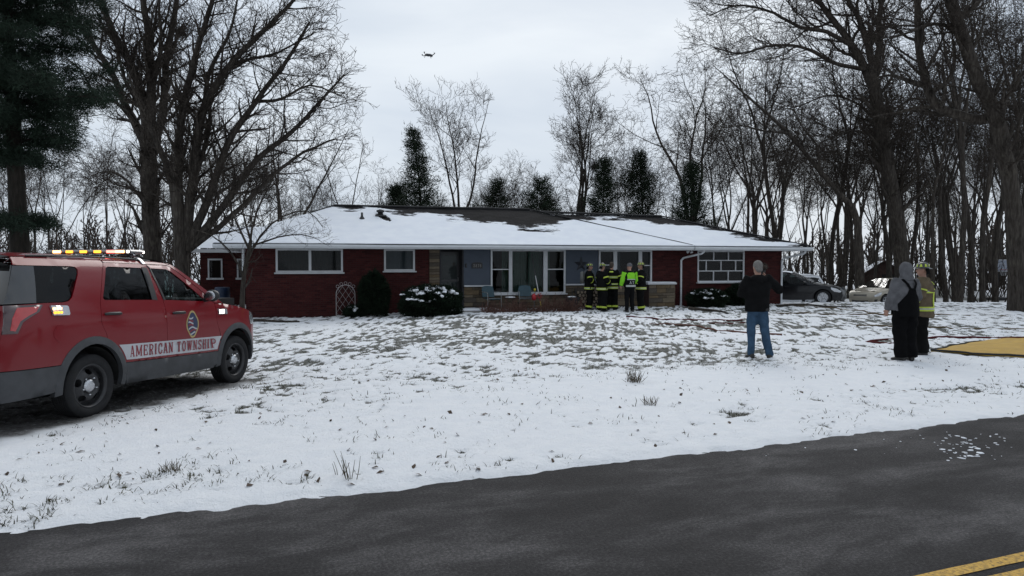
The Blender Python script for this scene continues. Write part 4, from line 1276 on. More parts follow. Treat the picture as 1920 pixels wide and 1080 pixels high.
        o = MB(); v_, f_, r_ = panel([(-.545, 1.155), (-.33, 1.15), (-.315, 1.165), (-.315, 1.24), (-.33, 1.255), (-.555, 1.262)], sk.side(sg, .022), .05, (), .03); o.add(v_, f_ + r_, 0, True)
        ml = o.build('side_marker_light', M_CLEARLENS, root)
        for rz in (1.183, 1.225):
            o = MB()
            for k in range(3): o.box((-.525 + k * .042, sg * (sk.W(-.48, rz) + .024), rz), (.034, .010, .028), bevel=.004)
            o2 = o.build('lit_led', M_EORG if rz > 1.2 else M_EAMB, ml); o2['kind'] = 'stuff'
        o = MB(); v_, f_, r_ = panel([(2.47, 1.035), (2.66, 1.03), (2.67, 1.045), (2.67, 1.10), (2.655, 1.112), (2.46, 1.118)], sk.side(sg, .018), .05, (), .03); o.add(v_, f_ + r_, 0, True)
        ml = o.build('fender_light', M_CLEARLENS, root)
        o = MB(); o.box((2.535, sg * (sk.W(2.53, 1.07) + .020), 1.074), (.115, .010, .06), bevel=.006); o.build('lit_led', M_EWHT, ml)
        tl = [(-.64, 1.272), (-.70, 1.20), (-.80, 1.155), (-.90, 1.10), (-.96, .985), (-1.095, .985), (-1.045, 1.275)]
        t_ = panel_obj('tail_light', tl, sk.side(sg, .010), mat('tail_surround', (.035, .008, .01), .25, coat=1), root, .06, thick=.02)
        panel_obj('tail_lens', [(-.69, 1.255), (-.74, 1.20), (-.83, 1.165), (-.93, 1.11), (-.985, 1.01), (-1.03, 1.02), (-1.0, 1.14), (-.93, 1.25)], sk.side(sg, .014), M_REDLENS, t_, .05, thick=.004)
        o = MB(); o.tube([(-1.165, sg * .60, 1.225), (-1.118, sg * .74, 1.225), (-1.085, sg * .815, 1.215), (-1.10, sg * .82, 1.04), (-1.135, sg * .74, 1.03), (-1.18, sg * .60, 1.03)], .018, 8); o.build('chrome_bracket', M_CHROME, t_)
        # licence of space: wheels
        wheel(root, RX, sg * .825, WR, .245, .245, 'steel', sg)
        wheel(root, FX, sg * .825, WR, .245, .245, 'steel', sg)
        o = MB(); o.tube([(-.62, sg * .67, 1.80), (.2, sg * .68, 1.818), (1.0, sg * .675, 1.810), (1.40, sg * .66, 1.792)], .010, 8); o.build('roof_rail', M_BLACKP, root)
    # underbody and cabin interior
    o = MB(); o.box((1.30, 0, .40), (4.5, 1.22, .36)); o.box((1.43, 0, .50), (1.72, 1.80, .40)); o.box((-.86, 0, .52), (.40, 1.6, .36)); o.box((3.45, 0, .60), (.3, 1.3, .5)); o.box((1.3, 0, .95), (4.3, 1.18, .60)); o.build('underbody', M_UNDER, root)
    for sx in (.35, 1.45):
        for sy in (-.42, .42):
            o = MB(); o.box((sx, sy, 1.20), (.16, .50, .62), (0, R(-12), 0), bevel=.05); o.box((sx - .09, sy, 1.53), (.10, .27, .17), (0, R(-10), 0), bevel=.03); o.build('seat', mat('dark_upholstery', (.02, .02, .021), .8), root)
    MU = mat('dark_upholstery', (.02, .02, .021), .8)
    o = MB(); o.box((2.32, 0, 1.10), (.5, 1.5, .18), bevel=.05); o.build('dashboard', MU, root)
    # light bar across the roof
    lb = MB(); lb.box((1.20, 0, 1.905), (.26, 1.28, .055), bevel=.02); bar = lb.build('light_bar', mat('light_bar_shell', (.10, .10, .10), .25, coat=1), root)
    mods = [(-.60, 'w'), (-.41, 'rr'), (-.24, 'rr2'), (-.05, 'a'), (.10, None), (.17, 'a'), (.385, 'a'), (.56, 'w2')]
    for yy, wd, mt in ((-.615, .035, M_EWHT), (-.495, .13, M_EORG), (-.36, .13, M_ERED), (-.155, .105, M_EAMB), (.06, .105, M_EAMB), (.275, .105, M_EAMB), (.47, .12, M_EORG)):
        o = MB(); o.box((1.062, yy, 1.905), (.016, wd, .034), bevel=.004); o.build('lit_module', mt, bar)
        o = MB(); o.box((1.338, yy, 1.905), (.016, wd, .034), bevel=.004); o.build('lit_module', mt, bar)
    for sy in (-.48, .48):
        o = MB(); o.box((1.20, sy, 1.862), (.12, .10, .05), bevel=.01); o.build('bar_foot', M_BLACKP, root)
        o = MB(); s_ = 1 if sy > 0 else -1; o.tube([(1.20, sy * 1.1, 1.868), (1.20, s_ * .64, 1.835), (1.20, s_ * .70, 1.795), (1.20, s_ * .742, 1.745)], [(.035, .006)] * 4, 8); o.build('bar_strap', M_CHROME, root)
    o = MB(); o.tube([(-.55, .1, 1.85), (-.55, .1, 2.0)], [.012, .006], 6); o.build('antenna', M_BLACKP, root)
    # number plate recess and rear badge
    o = MB(); o.box((-1.195, 0, .86), (.02, .36, .17), (0, R(8), 0), bevel=.005); o.build('number_plate', M_STRIPE, tg)
    # body sits a little high on its springs and slightly back on the wheelbase
    sv = lambda t: max(0, min(1, t)) ** 2 * (3 - 2 * max(0, min(1, t)))
    def wx(x, z):
        k = min(sv((math.hypot(x - c_, z - WZ) - ro) / .22) for c_ in (RX, FX))
        return x - .105 * sv((x + .5) / .7) * k
    def lift(o):
        for ch in o.children:
            if ch.name.split('.')[0] in ('wheel', 'wheel_well'): continue
            for v in ch.data.vertices: v.co.x = wx(v.co.x, v.co.z); v.co.z += .055
            lift(ch)
    lift(root)
    return root
fire_car()

# ------------------------------------------------------------------ parked cars
def parked_car(name, label, loc, rotz, col, kind, snow_roof=True, metal=.3, group=None):
    root = empty(name, loc, rotz, label, 'car', group)
    suv = kind == 'suv'
    pt = paint(name + '_paint', col, .15, .7, .6, metal=metal)
    H = 1.62 if suv else 1.44; wb = 2.66; WR = .33; WZ = .33
    bz = 1.02 if suv else .92
    sk = Skin([(-.95, .66), (-.85, .74), (-.6, .83), (0, .875), (1.3, .885), (2.5, .87), (2.95, .83), (3.3, .72), (3.5, .58)],
              [(.15, -.06), (.3, -.02), (.5, 0), (.75, -.004), (bz - .04, -.03), (bz + .03, -.06), (H - .12, -.24), (H - .02, -.31)])
    if suv:
        top = [('tailgate', [(-.90, .45), (-.92, .7), (-.88, bz)], .06, pt), ('rear_window', [(-.88, bz), (-.58, H - .08)], .06, M_CARGLASS), ('roof', [(-.58, H - .08), (-.2, H - .02), (.6, H), (1.25, H - .05)], .04, pt), ('windscreen', [(1.25, H - .05), (2.15, bz + .04)], .09, M_CARGLASS2)]
        rwin = [(-.72, bz + .03), (.50, bz + .01), (.50, H - .11), (-.30, H - .12), (-.52, H - .16)]
    else:
        top = [('rear_end', [(-.88, .42), (-.93, .7), (-.90, .98)], .07, pt), ('boot_lid', [(-.90, .98), (-.6, 1.03), (-.42, 1.035)], .03, pt), ('rear_window', [(-.42, 1.035), (.28, H - .06)], .06, M_CARGLASS), ('roof', [(.28, H - .06), (.7, H - .01), (1.1, H - .015), (1.32, H - .06)], .04, pt), ('windscreen', [(1.32, H - .06), (2.22, bz + .03)], .09, M_CARGLASS2)]
        rwin = [(-.16, bz + .05), (.52, bz + .02), (.52, H - .11), (.36, H - .115), (.12, H - .20)]
    top += [('bonnet', [(top[-1][1][1]), (2.6, bz - .04), (3.0, .82), (3.32, .72)], .05, pt), ('front_bumper', [(3.32, .72), (3.43, .60), (3.45, .42), (3.38, .22)], .12, pt)]
    for n_, path, cr, mt in top: cross_patch(n_, sk, path, cr, mt, root, 12, .12)
    cross_patch('grille', sk, [(3.40, .63), (3.44, .54)], .12, M_BLACKP, root, 10, .05, off=.012, s0=-.55, s1=.55)
    cross_patch('lower_grille', sk, [(3.452, .40), (3.415, .29)], .12, M_BLACKP, root, 10, .05, off=.012, s0=-.7, s1=.7)
    fwin = [(.60, bz + .02), (1.86, bz - .0), (2.0, bz + .01), (1.40, H - .14), (1.22, H - .105), (.60, H - .10)]
    ro = .385
    tp = []
    for n_, path, cr, mt in top: tp += path
    outline = [p for i, p in enumerate(tp) if i == 0 or math.hypot(p[0] - tp[i - 1][0], p[1] - tp[i - 1][1]) > 1e-4]
    outline += [(3.34, .20)] + arc(wb, WZ, ro, -16, 196, 14) + [(1.3, .19)] + arc(0, WZ, ro, -16, 196, 14) + [(-.82, .26)]
    for sg in (-1, 1):
        m = sk.side(sg)
        bs = panel_obj('body_side', outline, m, pt, root, .11, [rwin, fwin], .02)
        panel_obj('side_window', rwin, sk.side(sg, -.01), M_CARGLASS, root, .12, thick=0)
        panel_obj('side_window', fwin, sk.side(sg, -.01), M_CARGLASS2, root, .12, thick=0)
        panel_obj('pillar_trim', [(.505, bz + .02), (.60, bz + .02), (.60, H - .10), (.515, H - .10)], sk.side(sg, .004), M_BLACKP, bs, .1, thick=.01)
        for xs_ in ([(.55, .30), (.545, bz)], [(1.95, .32), (2.02, .7), (2.0, bz - .01)], [(-.33, .55), (-.38, .75), (-.28, bz)]):
            o = MB(); o.tube([(x, sg * (sk.W(x, z) + .001), z) for x, z in xs_], .004, 4); o.build('door_seam', M_UNDER, bs)
        for hx in (.10, 1.05 if not suv else 1.0):
            o = MB(); o.tube([(hx, sg * (sk.W(hx, bz - .1) + .012), bz - .12), (hx + .09, sg * (sk.W(hx, bz - .1) + .03), bz - .118), (hx + .2, sg * (sk.W(hx, bz - .1) + .012), bz - .12)], .014, 6); o.build('door_handle', pt, bs)
        o = MB(); o.ellipsoid((1.92, sg * (sk.W(1.9, bz) + .11), bz + .06), (.07, .10, .065), 10, 6); o.tube([(1.92, sg * (sk.W(1.9, bz) - .02), bz + .0), (1.92, sg * (sk.W(1.9, bz) + .08), bz + .04)], .03, 6); o.build('wing_mirror', pt, root)
        panel_obj('headlight', [(2.98, .79), (3.20, .735), (3.40, .62), (3.36, .56), (3.12, .60), (2.99, .70)], sk.side(sg, .006), M_CLEARLENS, root, .07, thick=.02)
        panel_obj('tail_light', [(-.62, .93), (-.905, .95), (-.92, .74), (-.72, .74)], sk.side(sg, .006), M_REDLENS, root, .07, thick=.02)
        panel_obj('fog_lamp', [(3.22, .44), (3.36, .42), (3.37, .32), (3.24, .32)], sk.side(sg, .005), M_BLACKP, root, .07, thick=.02)
        for cx in (0, wb):
            wheel(root, cx, sg * .76, WR, .205, .215, 'alloy', sg); wheel_well(root, cx, ro + .01, sg * .55, sg * .84, WZ)
    o = MB(); o.box((1.3, 0, .42), (4.0, 1.1, .34)); o.box((1.33, 0, .40), (1.75, 1.6, .30)); o.box((1.3, 0, .70), (3.6, 1.05, .3)); o.build('underbody', M_UNDER, root)
    for sx in (.25, 1.15):
        for sy in (-.36, .36): o = MB(); o.box((sx, sy, .98), (.14, .46, .5), (0, R(-14), 0), bevel=.05); o.box((sx - .08, sy, 1.24), (.09, .24, .16), bevel=.03); o.build('seat', MATS['dark_upholstery'], root)
    if snow_roof:
        rp = [p for n_, path, cr, mt in top if n_ == 'roof' for p in path]
        cross_patch('roof_snow', sk, rp, .04, M_SNOW, root, 12, .12, .93, .022)
    return root
parked_car('parked_sedan', 'black sedan with snow on its roof parked beside the brick corner', (11.8, 33.8, gz(13.0, 33.2) - .02), R(-28), (.006, .007, .009), 'sedan', metal=0)
parked_car('parked_suv', 'white compact utility car parked behind the black sedan', (15.15, 37.3, gz(14.3, 37.2) - .01), R(176), (.55, .56, .58), 'suv', metal=.1)
parked_car('parked_sedan', 'pale gold sedan with clear windscreen facing the house by the woods', (20.65, 38.6, gz(20.0, 38.0) - .01), R(214), (.30, .27, .215), 'sedan', False, .3)
# ================================================================== trees
def bark_mat(name, c0, c1, c2):
    m, t, b = nodes_of(name)
    tc = t.nodes.new('ShaderNodeTexCoord'); mp = t.nodes.new('ShaderNodeMapping'); mp.inputs['Scale'].default_value = (1, 1, .18)
    t.links.new(tc.outputs['Object'], mp.inputs[0])
    n = noise(t, 14, 5, .65, vec=mp.outputs[0]); n2 = noise(t, 1.2, 3, .5)
    r = ramp(t, n.outputs['Fac'], [(.3, c0), (.5, c1), (.72, c2)])
    r2 = ramp(t, n2.outputs['Fac'], [(.3, (.8, .8, .8)), (.7, (1.2, 1.2, 1.15))])
    mu = t.nodes.new('ShaderNodeMixRGB'); mu.blend_type = 'MULTIPLY'; mu.inputs[0].default_value = 1
    t.links.new(r.outputs[0], mu.inputs[1]); t.links.new(r2.outputs[0], mu.inputs[2])
    t.links.new(mu.outputs[0], b.inputs['Base Color']); b.inputs['Roughness'].default_value = .9; b.inputs['Specular IOR Level'].default_value = .15
    bump(t, b, n.outputs['Fac'], .8, .05)
    return m
M_BARK = bark_mat('bark_grey', (.018, .015, .013), (.045, .038, .033), (.085, .075, .066))
M_TWIG = bark_mat('twig_brown', (.022, .017, .014), (.040, .032, .027), (.062, .052, .045))
M_BARKP = bark_mat('bark_pine', (.010, .0085, .0075), (.022, .019, .016), (.042, .036, .031))
M_NEEDLE = mat('pine_needles', (.018, .030, .020), .75, var=.45, scale=3, spec=.15)
M_CEDAR = mat('cedar_foliage', (.014, .022, .012), .8, var=.45, scale=3, spec=.15)
M_YEW = mat('yew_foliage', (.007, .014, .007), .8, var=.5, scale=6, spec=.15)

def nrm(a): return a / np.maximum(np.linalg.norm(a, axis=-1, keepdims=True), 1e-9)
class TubeSet:
    """many tapered branches -> one triangle mesh, made with numpy in batches"""
    def __init__(s): s.g = {}; s.n = 0
    def add(s, P, rad, k):
        s.batch(np.asarray(P, float)[None], np.asarray(rad, float)[None], k)
    def batch(s, P, rad, k):
        if len(P) == 0: return
        s.g.setdefault((P.shape[1], k), []).append((P, rad)); s.n += len(P)
    def mesh(s, name, mt, smooth=True):
        VV = []; TT = []; base = 0
        for (m, k), lst in s.g.items():
            P = np.concatenate([q[0] for q in lst]); r = np.concatenate([q[1] for q in lst]); B = len(P)
            d = np.empty_like(P); d[:, 1:-1] = P[:, 2:] - P[:, :-2]; d[:, 0] = P[:, 1] - P[:, 0]; d[:, -1] = P[:, -1] - P[:, -2]
            d = nrm(d)
            ref = np.where(np.abs(d[:, :1, 1:2]) < .8, np.array([.31, .95, .05]), np.array([.95, .1, .3]))
            u = nrm(np.cross(d, np.broadcast_to(ref, d.shape))); w = np.cross(d, u)
            a = np.arange(k) * (2 * math.pi / k)
            V = P[:, :, None] + r[:, :, None, None] * (np.cos(a)[:, None] * u[:, :, None] + np.sin(a)[:, None] * w[:, :, None])
            VV.append(V.reshape(-1, 3))
            i = (np.arange(m - 1) * k)[:, None]; j = np.arange(k)[None]; j2 = (j + 1) % k
            A, B_, C_, D = (q.ravel() for q in (i + j, i + j2, i + k + j2, i + k + j))
            T = np.concatenate([np.stack([A, B_, C_], 1), np.stack([A, C_, D], 1)])
            TT.append((T[None] + (np.arange(B) * m * k)[:, None, None] + base).reshape(-1, 3)); base += B * m * k
        return mesh_np(name, np.concatenate(VV), np.concatenate(TT), mt, smooth)

def resample(pts, rad, step):
    """Catmull-Rom through the points"""
    P = [np.asarray(p, float) for p in pts]; out = []; ro = []
    for i in range(len(P) - 1):
        p0 = P[max(0, i - 1)]; p1 = P[i]; p2 = P[i + 1]; p3 = P[min(len(P) - 1, i + 2)]
        n = max(2, int(np.linalg.norm(p2 - p1) / step))
        for k in range(n):
            t = k / n
            out.append(.5 * ((2 * p1) + (-p0 + p2) * t + (2 * p0 - 5 * p1 + 4 * p2 - p3) * t * t + (-p0 + 3 * p1 - 3 * p2 + p3) * t ** 3))
            ro.append(rad[i] + (rad[i + 1] - rad[i]) * t)
    out.append(P[-1]); ro.append(rad[-1])
    return np.array(out), np.array(ro)

class Tree:
    def __init__(s, seed, min_r=.006):
        s.r = np.random.RandomState(seed); s.big = TubeSet(); s.fine = TubeSet(); s.min_r = min_r
    def path(s, p, d, L, n, gn, up, out=None):
        P = [np.array(p, float)]; d = np.array(d, float); d /= np.linalg.norm(d)
        st = L / n
        for i in range(n):
            d = d + s.r.normal(size=3) * gn + np.array([0, 0, up])
            d /= np.linalg.norm(d)
            P.append(P[-1] + d * st)
        return np.array(P)
    def limb(s, P, R0, R1, level, spec):
        """add a branch with given path, then everything that grows from it"""
        t = np.linspace(0, 1, len(P)); rad = np.maximum(R0 + (R1 - R0) * t ** .9, s.min_r)
        k = 9 if R0 > .15 else 7 if R0 > .07 else 5
        s.big.add(P, rad, k)
        s.children(P, rad, level, spec)
    def children(s, P, rad, level, spec):
        s.grow(np.asarray(P)[None], np.asarray(rad)[None], level, spec)
    def grow(s, P, rad, level, spec):
        """children of a batch of branches P (B, m, 3), level by level"""
        lv = spec['levels']; r = s.r
        if level >= len(lv) or len(P) == 0: return
        c = lv[level]; B, m = P.shape[:2]
        L = np.linalg.norm(np.diff(P, axis=1), axis=2).sum(1)
        nn = np.full(B, c['n']) if not c.get('perm') else np.maximum(1, (L * c['perm'] * r.uniform(.75, 1.25, B) + r.uniform(0, 1, B)).astype(int))
        idx = np.repeat(np.arange(B), nn); N = len(idx)
        order = np.concatenate([np.arange(k) for k in nn]) if B < 50000 else r.randint(0, 5, N)
        t = c['t0'] + (1 - c['t0']) * np.clip((order + r.uniform(.1, .9, N)) / nn[idx], 0, .999)
        x = t * (m - 1); i = np.minimum(m - 2, x.astype(int)); f = (x - i)[:, None]
        p = P[idx, i] * (1 - f) + P[idx, i + 1] * f; rp = rad[idx, i] * (1 - f[:, 0]) + rad[idx, i + 1] * f[:, 0]
        d = nrm(P[idx, i + 1] - P[idx, i])
        az = order * 2.4 + r.uniform(0, 6.28, B)[idx] + r.normal(size=N) * .6
        a = np.stack([np.cos(az), np.sin(az), .2 * r.normal(size=N)], 1); a = nrm(a - d * (a * d).sum(1, keepdims=True))
        ang = np.radians(c['ang'] * r.uniform(.6, 1.35, N))[:, None]
        nd = d * np.cos(ang) + a * np.sin(ang)
        ln = c['len'] * r.uniform(.5, 1.3, N) * (1 - .4 * t) if not c.get('rel') else c['rel'] * L[idx] * r.uniform(.6, 1.2, N) * (1.1 - .6 * t)
        r0 = np.maximum(np.minimum(rp * c.get('rr', .6) * r.uniform(.65, 1.1, N), .055 * np.maximum(ln, .1)), s.min_r * 1.1)
        seg = c.get('seg', 3); Q = np.empty((N, seg + 1, 3)); Q[:, 0] = p
        for k in range(seg):
            nd = nrm(nd + r.normal(size=(N, 3)) * c['gn'] + np.array([0, 0, c['up']]))
            Q[:, k + 1] = Q[:, k] + nd * (ln / seg)[:, None]
        q = np.linspace(0, 1, seg + 1)[None]
        rr = np.maximum(r0[:, None] * (1 - .75 * q), s.min_r * .75)
        last = level >= spec.get('fine_from', 2) - 1
        big = r0 > .03
        ts = s.fine if last else s.big
        if last: ts.batch(Q, rr, 3)
        else:
            ts.batch(Q[big], rr[big], 6); ts.batch(Q[~big], rr[~big], 4)
        s.grow(Q, rr, level + 1, spec)
    def build(s, name, loc, label, group=None, barkm=None, cat='tree', trunk_name='trunk', extra=None):
        root = empty(name, loc, 0, label, cat, group)
        if s.big.g: obj(trunk_name, s.big.mesh(name + '_trunk', barkm or M_BARK), root)
        if s.fine.g: obj('crown', s.fine.mesh(name + '_crown', M_TWIG, False), root)
        return root

def cam_pt(px, py, Y):
    """a place in the world at distance Y seen from where the photograph was taken"""
    cx = (px - 960) / 1350; cy = -(py - 540) / 1350
    d = (cx, math.cos(PITCH) + math.sin(PITCH) * cy, -math.sin(PITCH) + math.cos(PITCH) * cy)
    k = Y / d[1]
    return np.array([d[0] * k, Y, CAM_H + d[2] * k])

def TW(lv2=1.5, lv3=.75, lv4=.35, d2=1.6, d3=3.2, d4=5.5, up=.10, gn=.16, a=48):
    return [dict(perm=d2, n=8, t0=.12, ang=a, len=lv2, up=up, gn=gn, seg=5, rr=.5),
            dict(perm=d3, n=6, t0=.15, ang=a, len=lv3, up=up * .9, gn=gn * 1.2, seg=3, rr=.55),
            dict(perm=d4, n=4, t0=.15, ang=a, len=lv4, up=up * .7, gn=gn * 1.3, seg=2, rr=.6)]

def hero_tree(name, seed, Y, limbs, label, group=None, base=None, lv=None, min_r=.008, dep=.9, depth_drift=.5, extra_limbs=0, flare=1.35):
    """limbs: list of (pixel polyline, r0, r1): main stems read off the photograph, given depth of their own"""
    t = Tree(seed, min_r); b = cam_pt(base[0], base[1], Y); b[2] = gz(b[0], b[1]) - .05
    spec = dict(levels=[None] + (lv or TW()), fine_from=3)
    spec = dict(levels=(lv or TW()), fine_from=2)
    for li, (pts, r0, r1) in enumerate(limbs):
        dr = t.r.uniform(-1, 1) * depth_drift
        n = len(pts); P = []
        for i, (px, py) in enumerate(pts):
            q = cam_pt(px, py, Y + dr * dep * (i / max(1, n - 1)) * 3.0)
            P.append(q - b)
        if li == 0 or P[0][2] < .5:
            P[0][2] = -.1
        rad = [r0 + (r1 - r0) * (i / (n - 1)) for i in range(n)]
        if P[0][2] <= 0: rad[0] *= flare
        PP, rr = resample(P, rad, .35)
        PP = PP + t.r.normal(size=PP.shape) * .012
        k = 10 if r0 > .12 else 7
        t.big.add(PP, rr, k)
        # children at level 0, sparse on the lowest trunk
        t.children(PP[int(len(PP) * (.30 if P[0][2] <= .2 else .05)):], rr[int(len(PP) * (.30 if P[0][2] <= .2 else .05)):], 0, spec)
    return t.build(name, tuple(b), label, group)

def wild_tree(seed, H, r0, forks=3, fork_at=.35, spread=28, lv=None, gn=.07, lean=(0, 0), min_r=.009, limbs=5):
    """a free-standing bare tree grown from nothing"""
    t = Tree(seed, min_r)
    spec = dict(levels=[dict(n=limbs, t0=.30, ang=38, rel=.42, up=.10, gn=.12, seg=6, rr=.55)] + (lv or TW()), fine_from=2)
    Ht = H * fork_at
    P = t.path((0, 0, -.15), (lean[0], lean[1], 1), Ht + .15, max(4, int(Ht / .7)), gn * .5, .05)
    rad = r0 * (1 - .35 * np.linspace(0, 1, len(P))); rad[0] *= 1.3
    t.big.add(P, rad, 9)
    az = t.r.uniform(0, 6.28)
    for k in range(forks):
        az += 6.283 / forks + t.r.normal() * .35
        sp = math.radians(spread * t.r.uniform(.5, 1.3))
        d = np.array([math.cos(az) * math.sin(sp), math.sin(az) * math.sin(sp), math.cos(sp)]) + np.array([lean[0], lean[1], 0])
        L = (H - Ht) * t.r.uniform(.78, 1.05)
        st = P[-1] if k < 2 else P[-1 - t.r.randint(1, max(2, len(P) // 3))]
        PP = t.path(st, d, L, max(5, int(L / .8)), gn, .045)
        t.limb(PP, rad[-1] * .78, .016, 0, spec)
    return t

DEN = dict(d2=3.6, d3=5.0, d4=6.0)
# ---- large trees on the right
hero_tree('oak_tree', 11, 42.0, [
    ([(1702, 575), (1692, 493), (1680, 400), (1664, 311), (1652, 230), (1643, 181), (1636, 135)], .45, .31),
    ([(1643, 181), (1622, 130), (1598, 85), (1570, 47), (1534, 0), (1490, -60), (1440, -130)], .28, .07),
    ([(1638, 140), (1632, 100), (1620, 60), (1606, 25), (1585, -10), (1570, -80)], .24, .07),
    ([(1638, 140), (1650, 90), (1648, 40), (1655, -20), (1650, -110)], .24, .07),
    ([(1598, 85), (1550, 60), (1500, 50), (1440, 20), (1380, 10), (1330, 30)], .14, .03),
    ([(1622, 130), (1570, 120), (1510, 90), (1450, 85), (1390, 100), (1340, 90)], .13, .03),
    ([(1650, 230), (1600, 190), (1550, 180), (1490, 200), (1450, 190)], .08, .015),
    ([(1655, 260), (1600, 245), (1545, 265), (1510, 300), (1480, 310)], .07, .015),
    ([(1652, 210), (1700, 190), (1740, 130), (1770, 80), (1800, 60)], .08, .02)],
    'tall bare oak with a straight trunk standing behind the gold sedan', None, (1702, 575), TW(3.4, 1.6, .75, 2.6, 3.5, 4.2), min_r=.011, dep=1.3)
hero_tree('oak_tree', 12, 25.5, [
    ([(1912, 585), (1908, 519), (1897, 363), (1880, 270), (1862, 205), (1832, 150), (1809, 78), (1783, 0), (1765, -70)], .32, .17),
    ([(1850, 222), (1825, 224), (1799, 215), (1762, 202), (1745, 180), (1734, 150), (1724, 93), (1721, 0), (1724, -90)], .19, .10),
    ([(1748, 170), (1775, 155), (1788, 125), (1790, 90), (1785, 70)], .09, .03),
    ([(1734, 160), (1700, 150), (1665, 140), (1640, 150)], .08, .03),
    ([(1809, 78), (1770, 45), (1730, 50), (1690, 65), (1650, 70)], .08, .02),
    ([(1795, 40), (1840, 0), (1870, -50)], .11, .03),
    ([(1862, 205), (1900, 170), (1930, 120), (1990, 90)], .10, .02),
    ([(1890, 320), (1920, 270), (1960, 250)], .08, .02)],
    'massive leaning oak with a low crooked limb beside the basketball hoop', None, (1912, 585), TW(2.2, 1.05, .5, **DEN), dep=.6)
hero_tree('leaning_tree', 13, 40.0, [
    ([(1614, 520), (1607, 415), (1575, 365), (1539, 322), (1477, 249), (1415, 192), (1368, 150), (1335, 120)], .21, .012),
    ([(1539, 322), (1530, 270), (1500, 230), (1480, 170)], .08, .02),
    ([(1477, 249), (1430, 245), (1390, 235), (1350, 240)], .07, .02)],
    'thin bare tree leaning far over towards the garage roof', None, (1614, 520), TW(1.9, .9, .42), min_r=.010)
# ---- large trees on the left
hero_tree('maple_tree', 21, 30.0, [
    ([(290, 600), (286, 470), (281, 380), (279, 310), (278, 285)], .37, .30),
    ([(278, 290), (255, 235), (238, 205), (205, 130), (150, 50), (95, -30)], .20, .07),
    ([(276, 285), (268, 200), (250, 130), (205, 45), (180, -40), (165, -90)], .20, .07),
    ([(280, 290), (283, 180), (280, 90), (268, 0), (260, -80)], .22, .08),
    ([(282, 290), (305, 210), (312, 110), (330, 10), (345, -80)], .20, .07),
    ([(255, 235), (215, 190), (180, 180), (150, 130), (120, 110)], .09, .02),
    ([(270, 210), (235, 150), (215, 80), (170, 20)], .09, .02),
    ([(283, 180), (300, 100), (300, 30), (290, -40)], .10, .03),
    ([(281, 400), (240, 340), (205, 320), (170, 330)], .07, .02)],
    'big pale barked maple with many upright limbs left of the antenna mast', 'twin maples behind the fire car', (290, 600), TW(2.2, 1.05, .5, **DEN), dep=1.0)
hero_tree('maple_tree', 22, 27.0, [
    ([(345, 600), (338, 470), (334, 380), (333, 330), (340, 220), (365, 110), (395, 10), (410, -60)], .25, .05),
    ([(336, 420), (318, 330), (296, 270), (262, 200), (240, 140)], .16, .04),
    ([(345, 470), (362, 330), (378, 215), (425, 130), (500, 50), (560, -10)], .20, .05),
    ([(350, 470), (395, 360), (430, 265), (480, 190), (540, 110), (580, 40)], .17, .04),
    ([(352, 465), (420, 385), (480, 300), (545, 250), (600, 190), (645, 140)], .16, .03),
    ([(352, 470), (440, 400), (510, 330), (570, 285), (630, 260)], .12, .03),
    ([(378, 215), (395, 130), (430, 60), (450, -20)], .10, .03),
    ([(425, 130), (470, 110), (520, 100), (590, 60)], .08, .02),
    ([(365, 330), (390, 250), (395, 180), (400, 120)], .10, .03),
    ([(480, 190), (530, 185), (580, 160), (640, 180)], .07, .02)],
    'dark multi stemmed maple with limbs sweeping over the house roof', 'twin maples behind the fire car', (345, 600), TW(1.9, 1.0, .48, 4.2, 5.2, 6.2), dep=1.1)
hero_tree('ornamental_tree', 23, 21.0, [
    ([(452, 612), (455, 540), (462, 490), (470, 450)], .075, .05),
    ([(462, 490), (490, 440), (530, 405), (575, 395), (605, 425)], .035, .010),
    ([(470, 450), (480, 400), (505, 350), (520, 320)], .035, .010),
    ([(466, 465), (440, 410), (420, 370), (400, 330)], .035, .010),
    ([(458, 520), (430, 470), (395, 440), (360, 430)], .03, .010),
    ([(475, 460), (520, 445), (565, 440), (600, 450)], .03, .008),
    ([(470, 450), (455, 400), (450, 350), (460, 310)], .03, .010)],
    'small bare ornamental tree with fine branches before the left brick corner', None, (452, 612), TW(.9, .5, .25, 4.5, 7.0, 9.0), min_r=.0042, dep=.35)

def place(t, name, px, Y, label, group, py=None, cat='tree', barkm=None):
    x = (px - 960) / 1350 * Y
    return t.build(name, (x, Y, gz(x, Y)), label, group, barkm, cat)
# ---- trees behind the house, each grown on its own
place(wild_tree(31, 13.5, .20, 3, .30, 16, TW(2.0, 1.0, .5, 2.6, 4.2, 5.0, .14)), 'elm_tree', 865, 47, 'slender bare tree with several upright stems rising behind the left half of the ridge', None)
place(wild_tree(32, 13.4, .22, 5, .26, 19, TW(2.0, 1.0, .5, 2.6, 4.2, 5.0, .14), limbs=5), 'elm_tree', 1085, 47, 'broad vase shaped bare tree rising behind the middle of the ridge', None)
place(wild_tree(33, 14.5, .27, 3, .30, 20, TW(1.9, 1.0, .5, 2.8, 4.2, 5.0, .04, .30), gn=.16), 'locust_tree', 1305, 44, 'gnarled bare tree with twisted branches behind the garage roof', None)
place(wild_tree(34, 9.5, .10, 2, .40, 14, TW(1.2, .7, .35, 1.8, 3.0, 4.5, .16)), 'birch_tree', 655, 45, 'small upright bare tree behind the left end of the ridge', None)
place(wild_tree(35, 10.5, .20, 3, .25, 24, TW(1.6, .8, .4, 1.8, 3.0, 4.5, .12)), 'ash_tree', 540, 42, 'bare tree with a straight dark trunk behind the left hip of the roof', None)
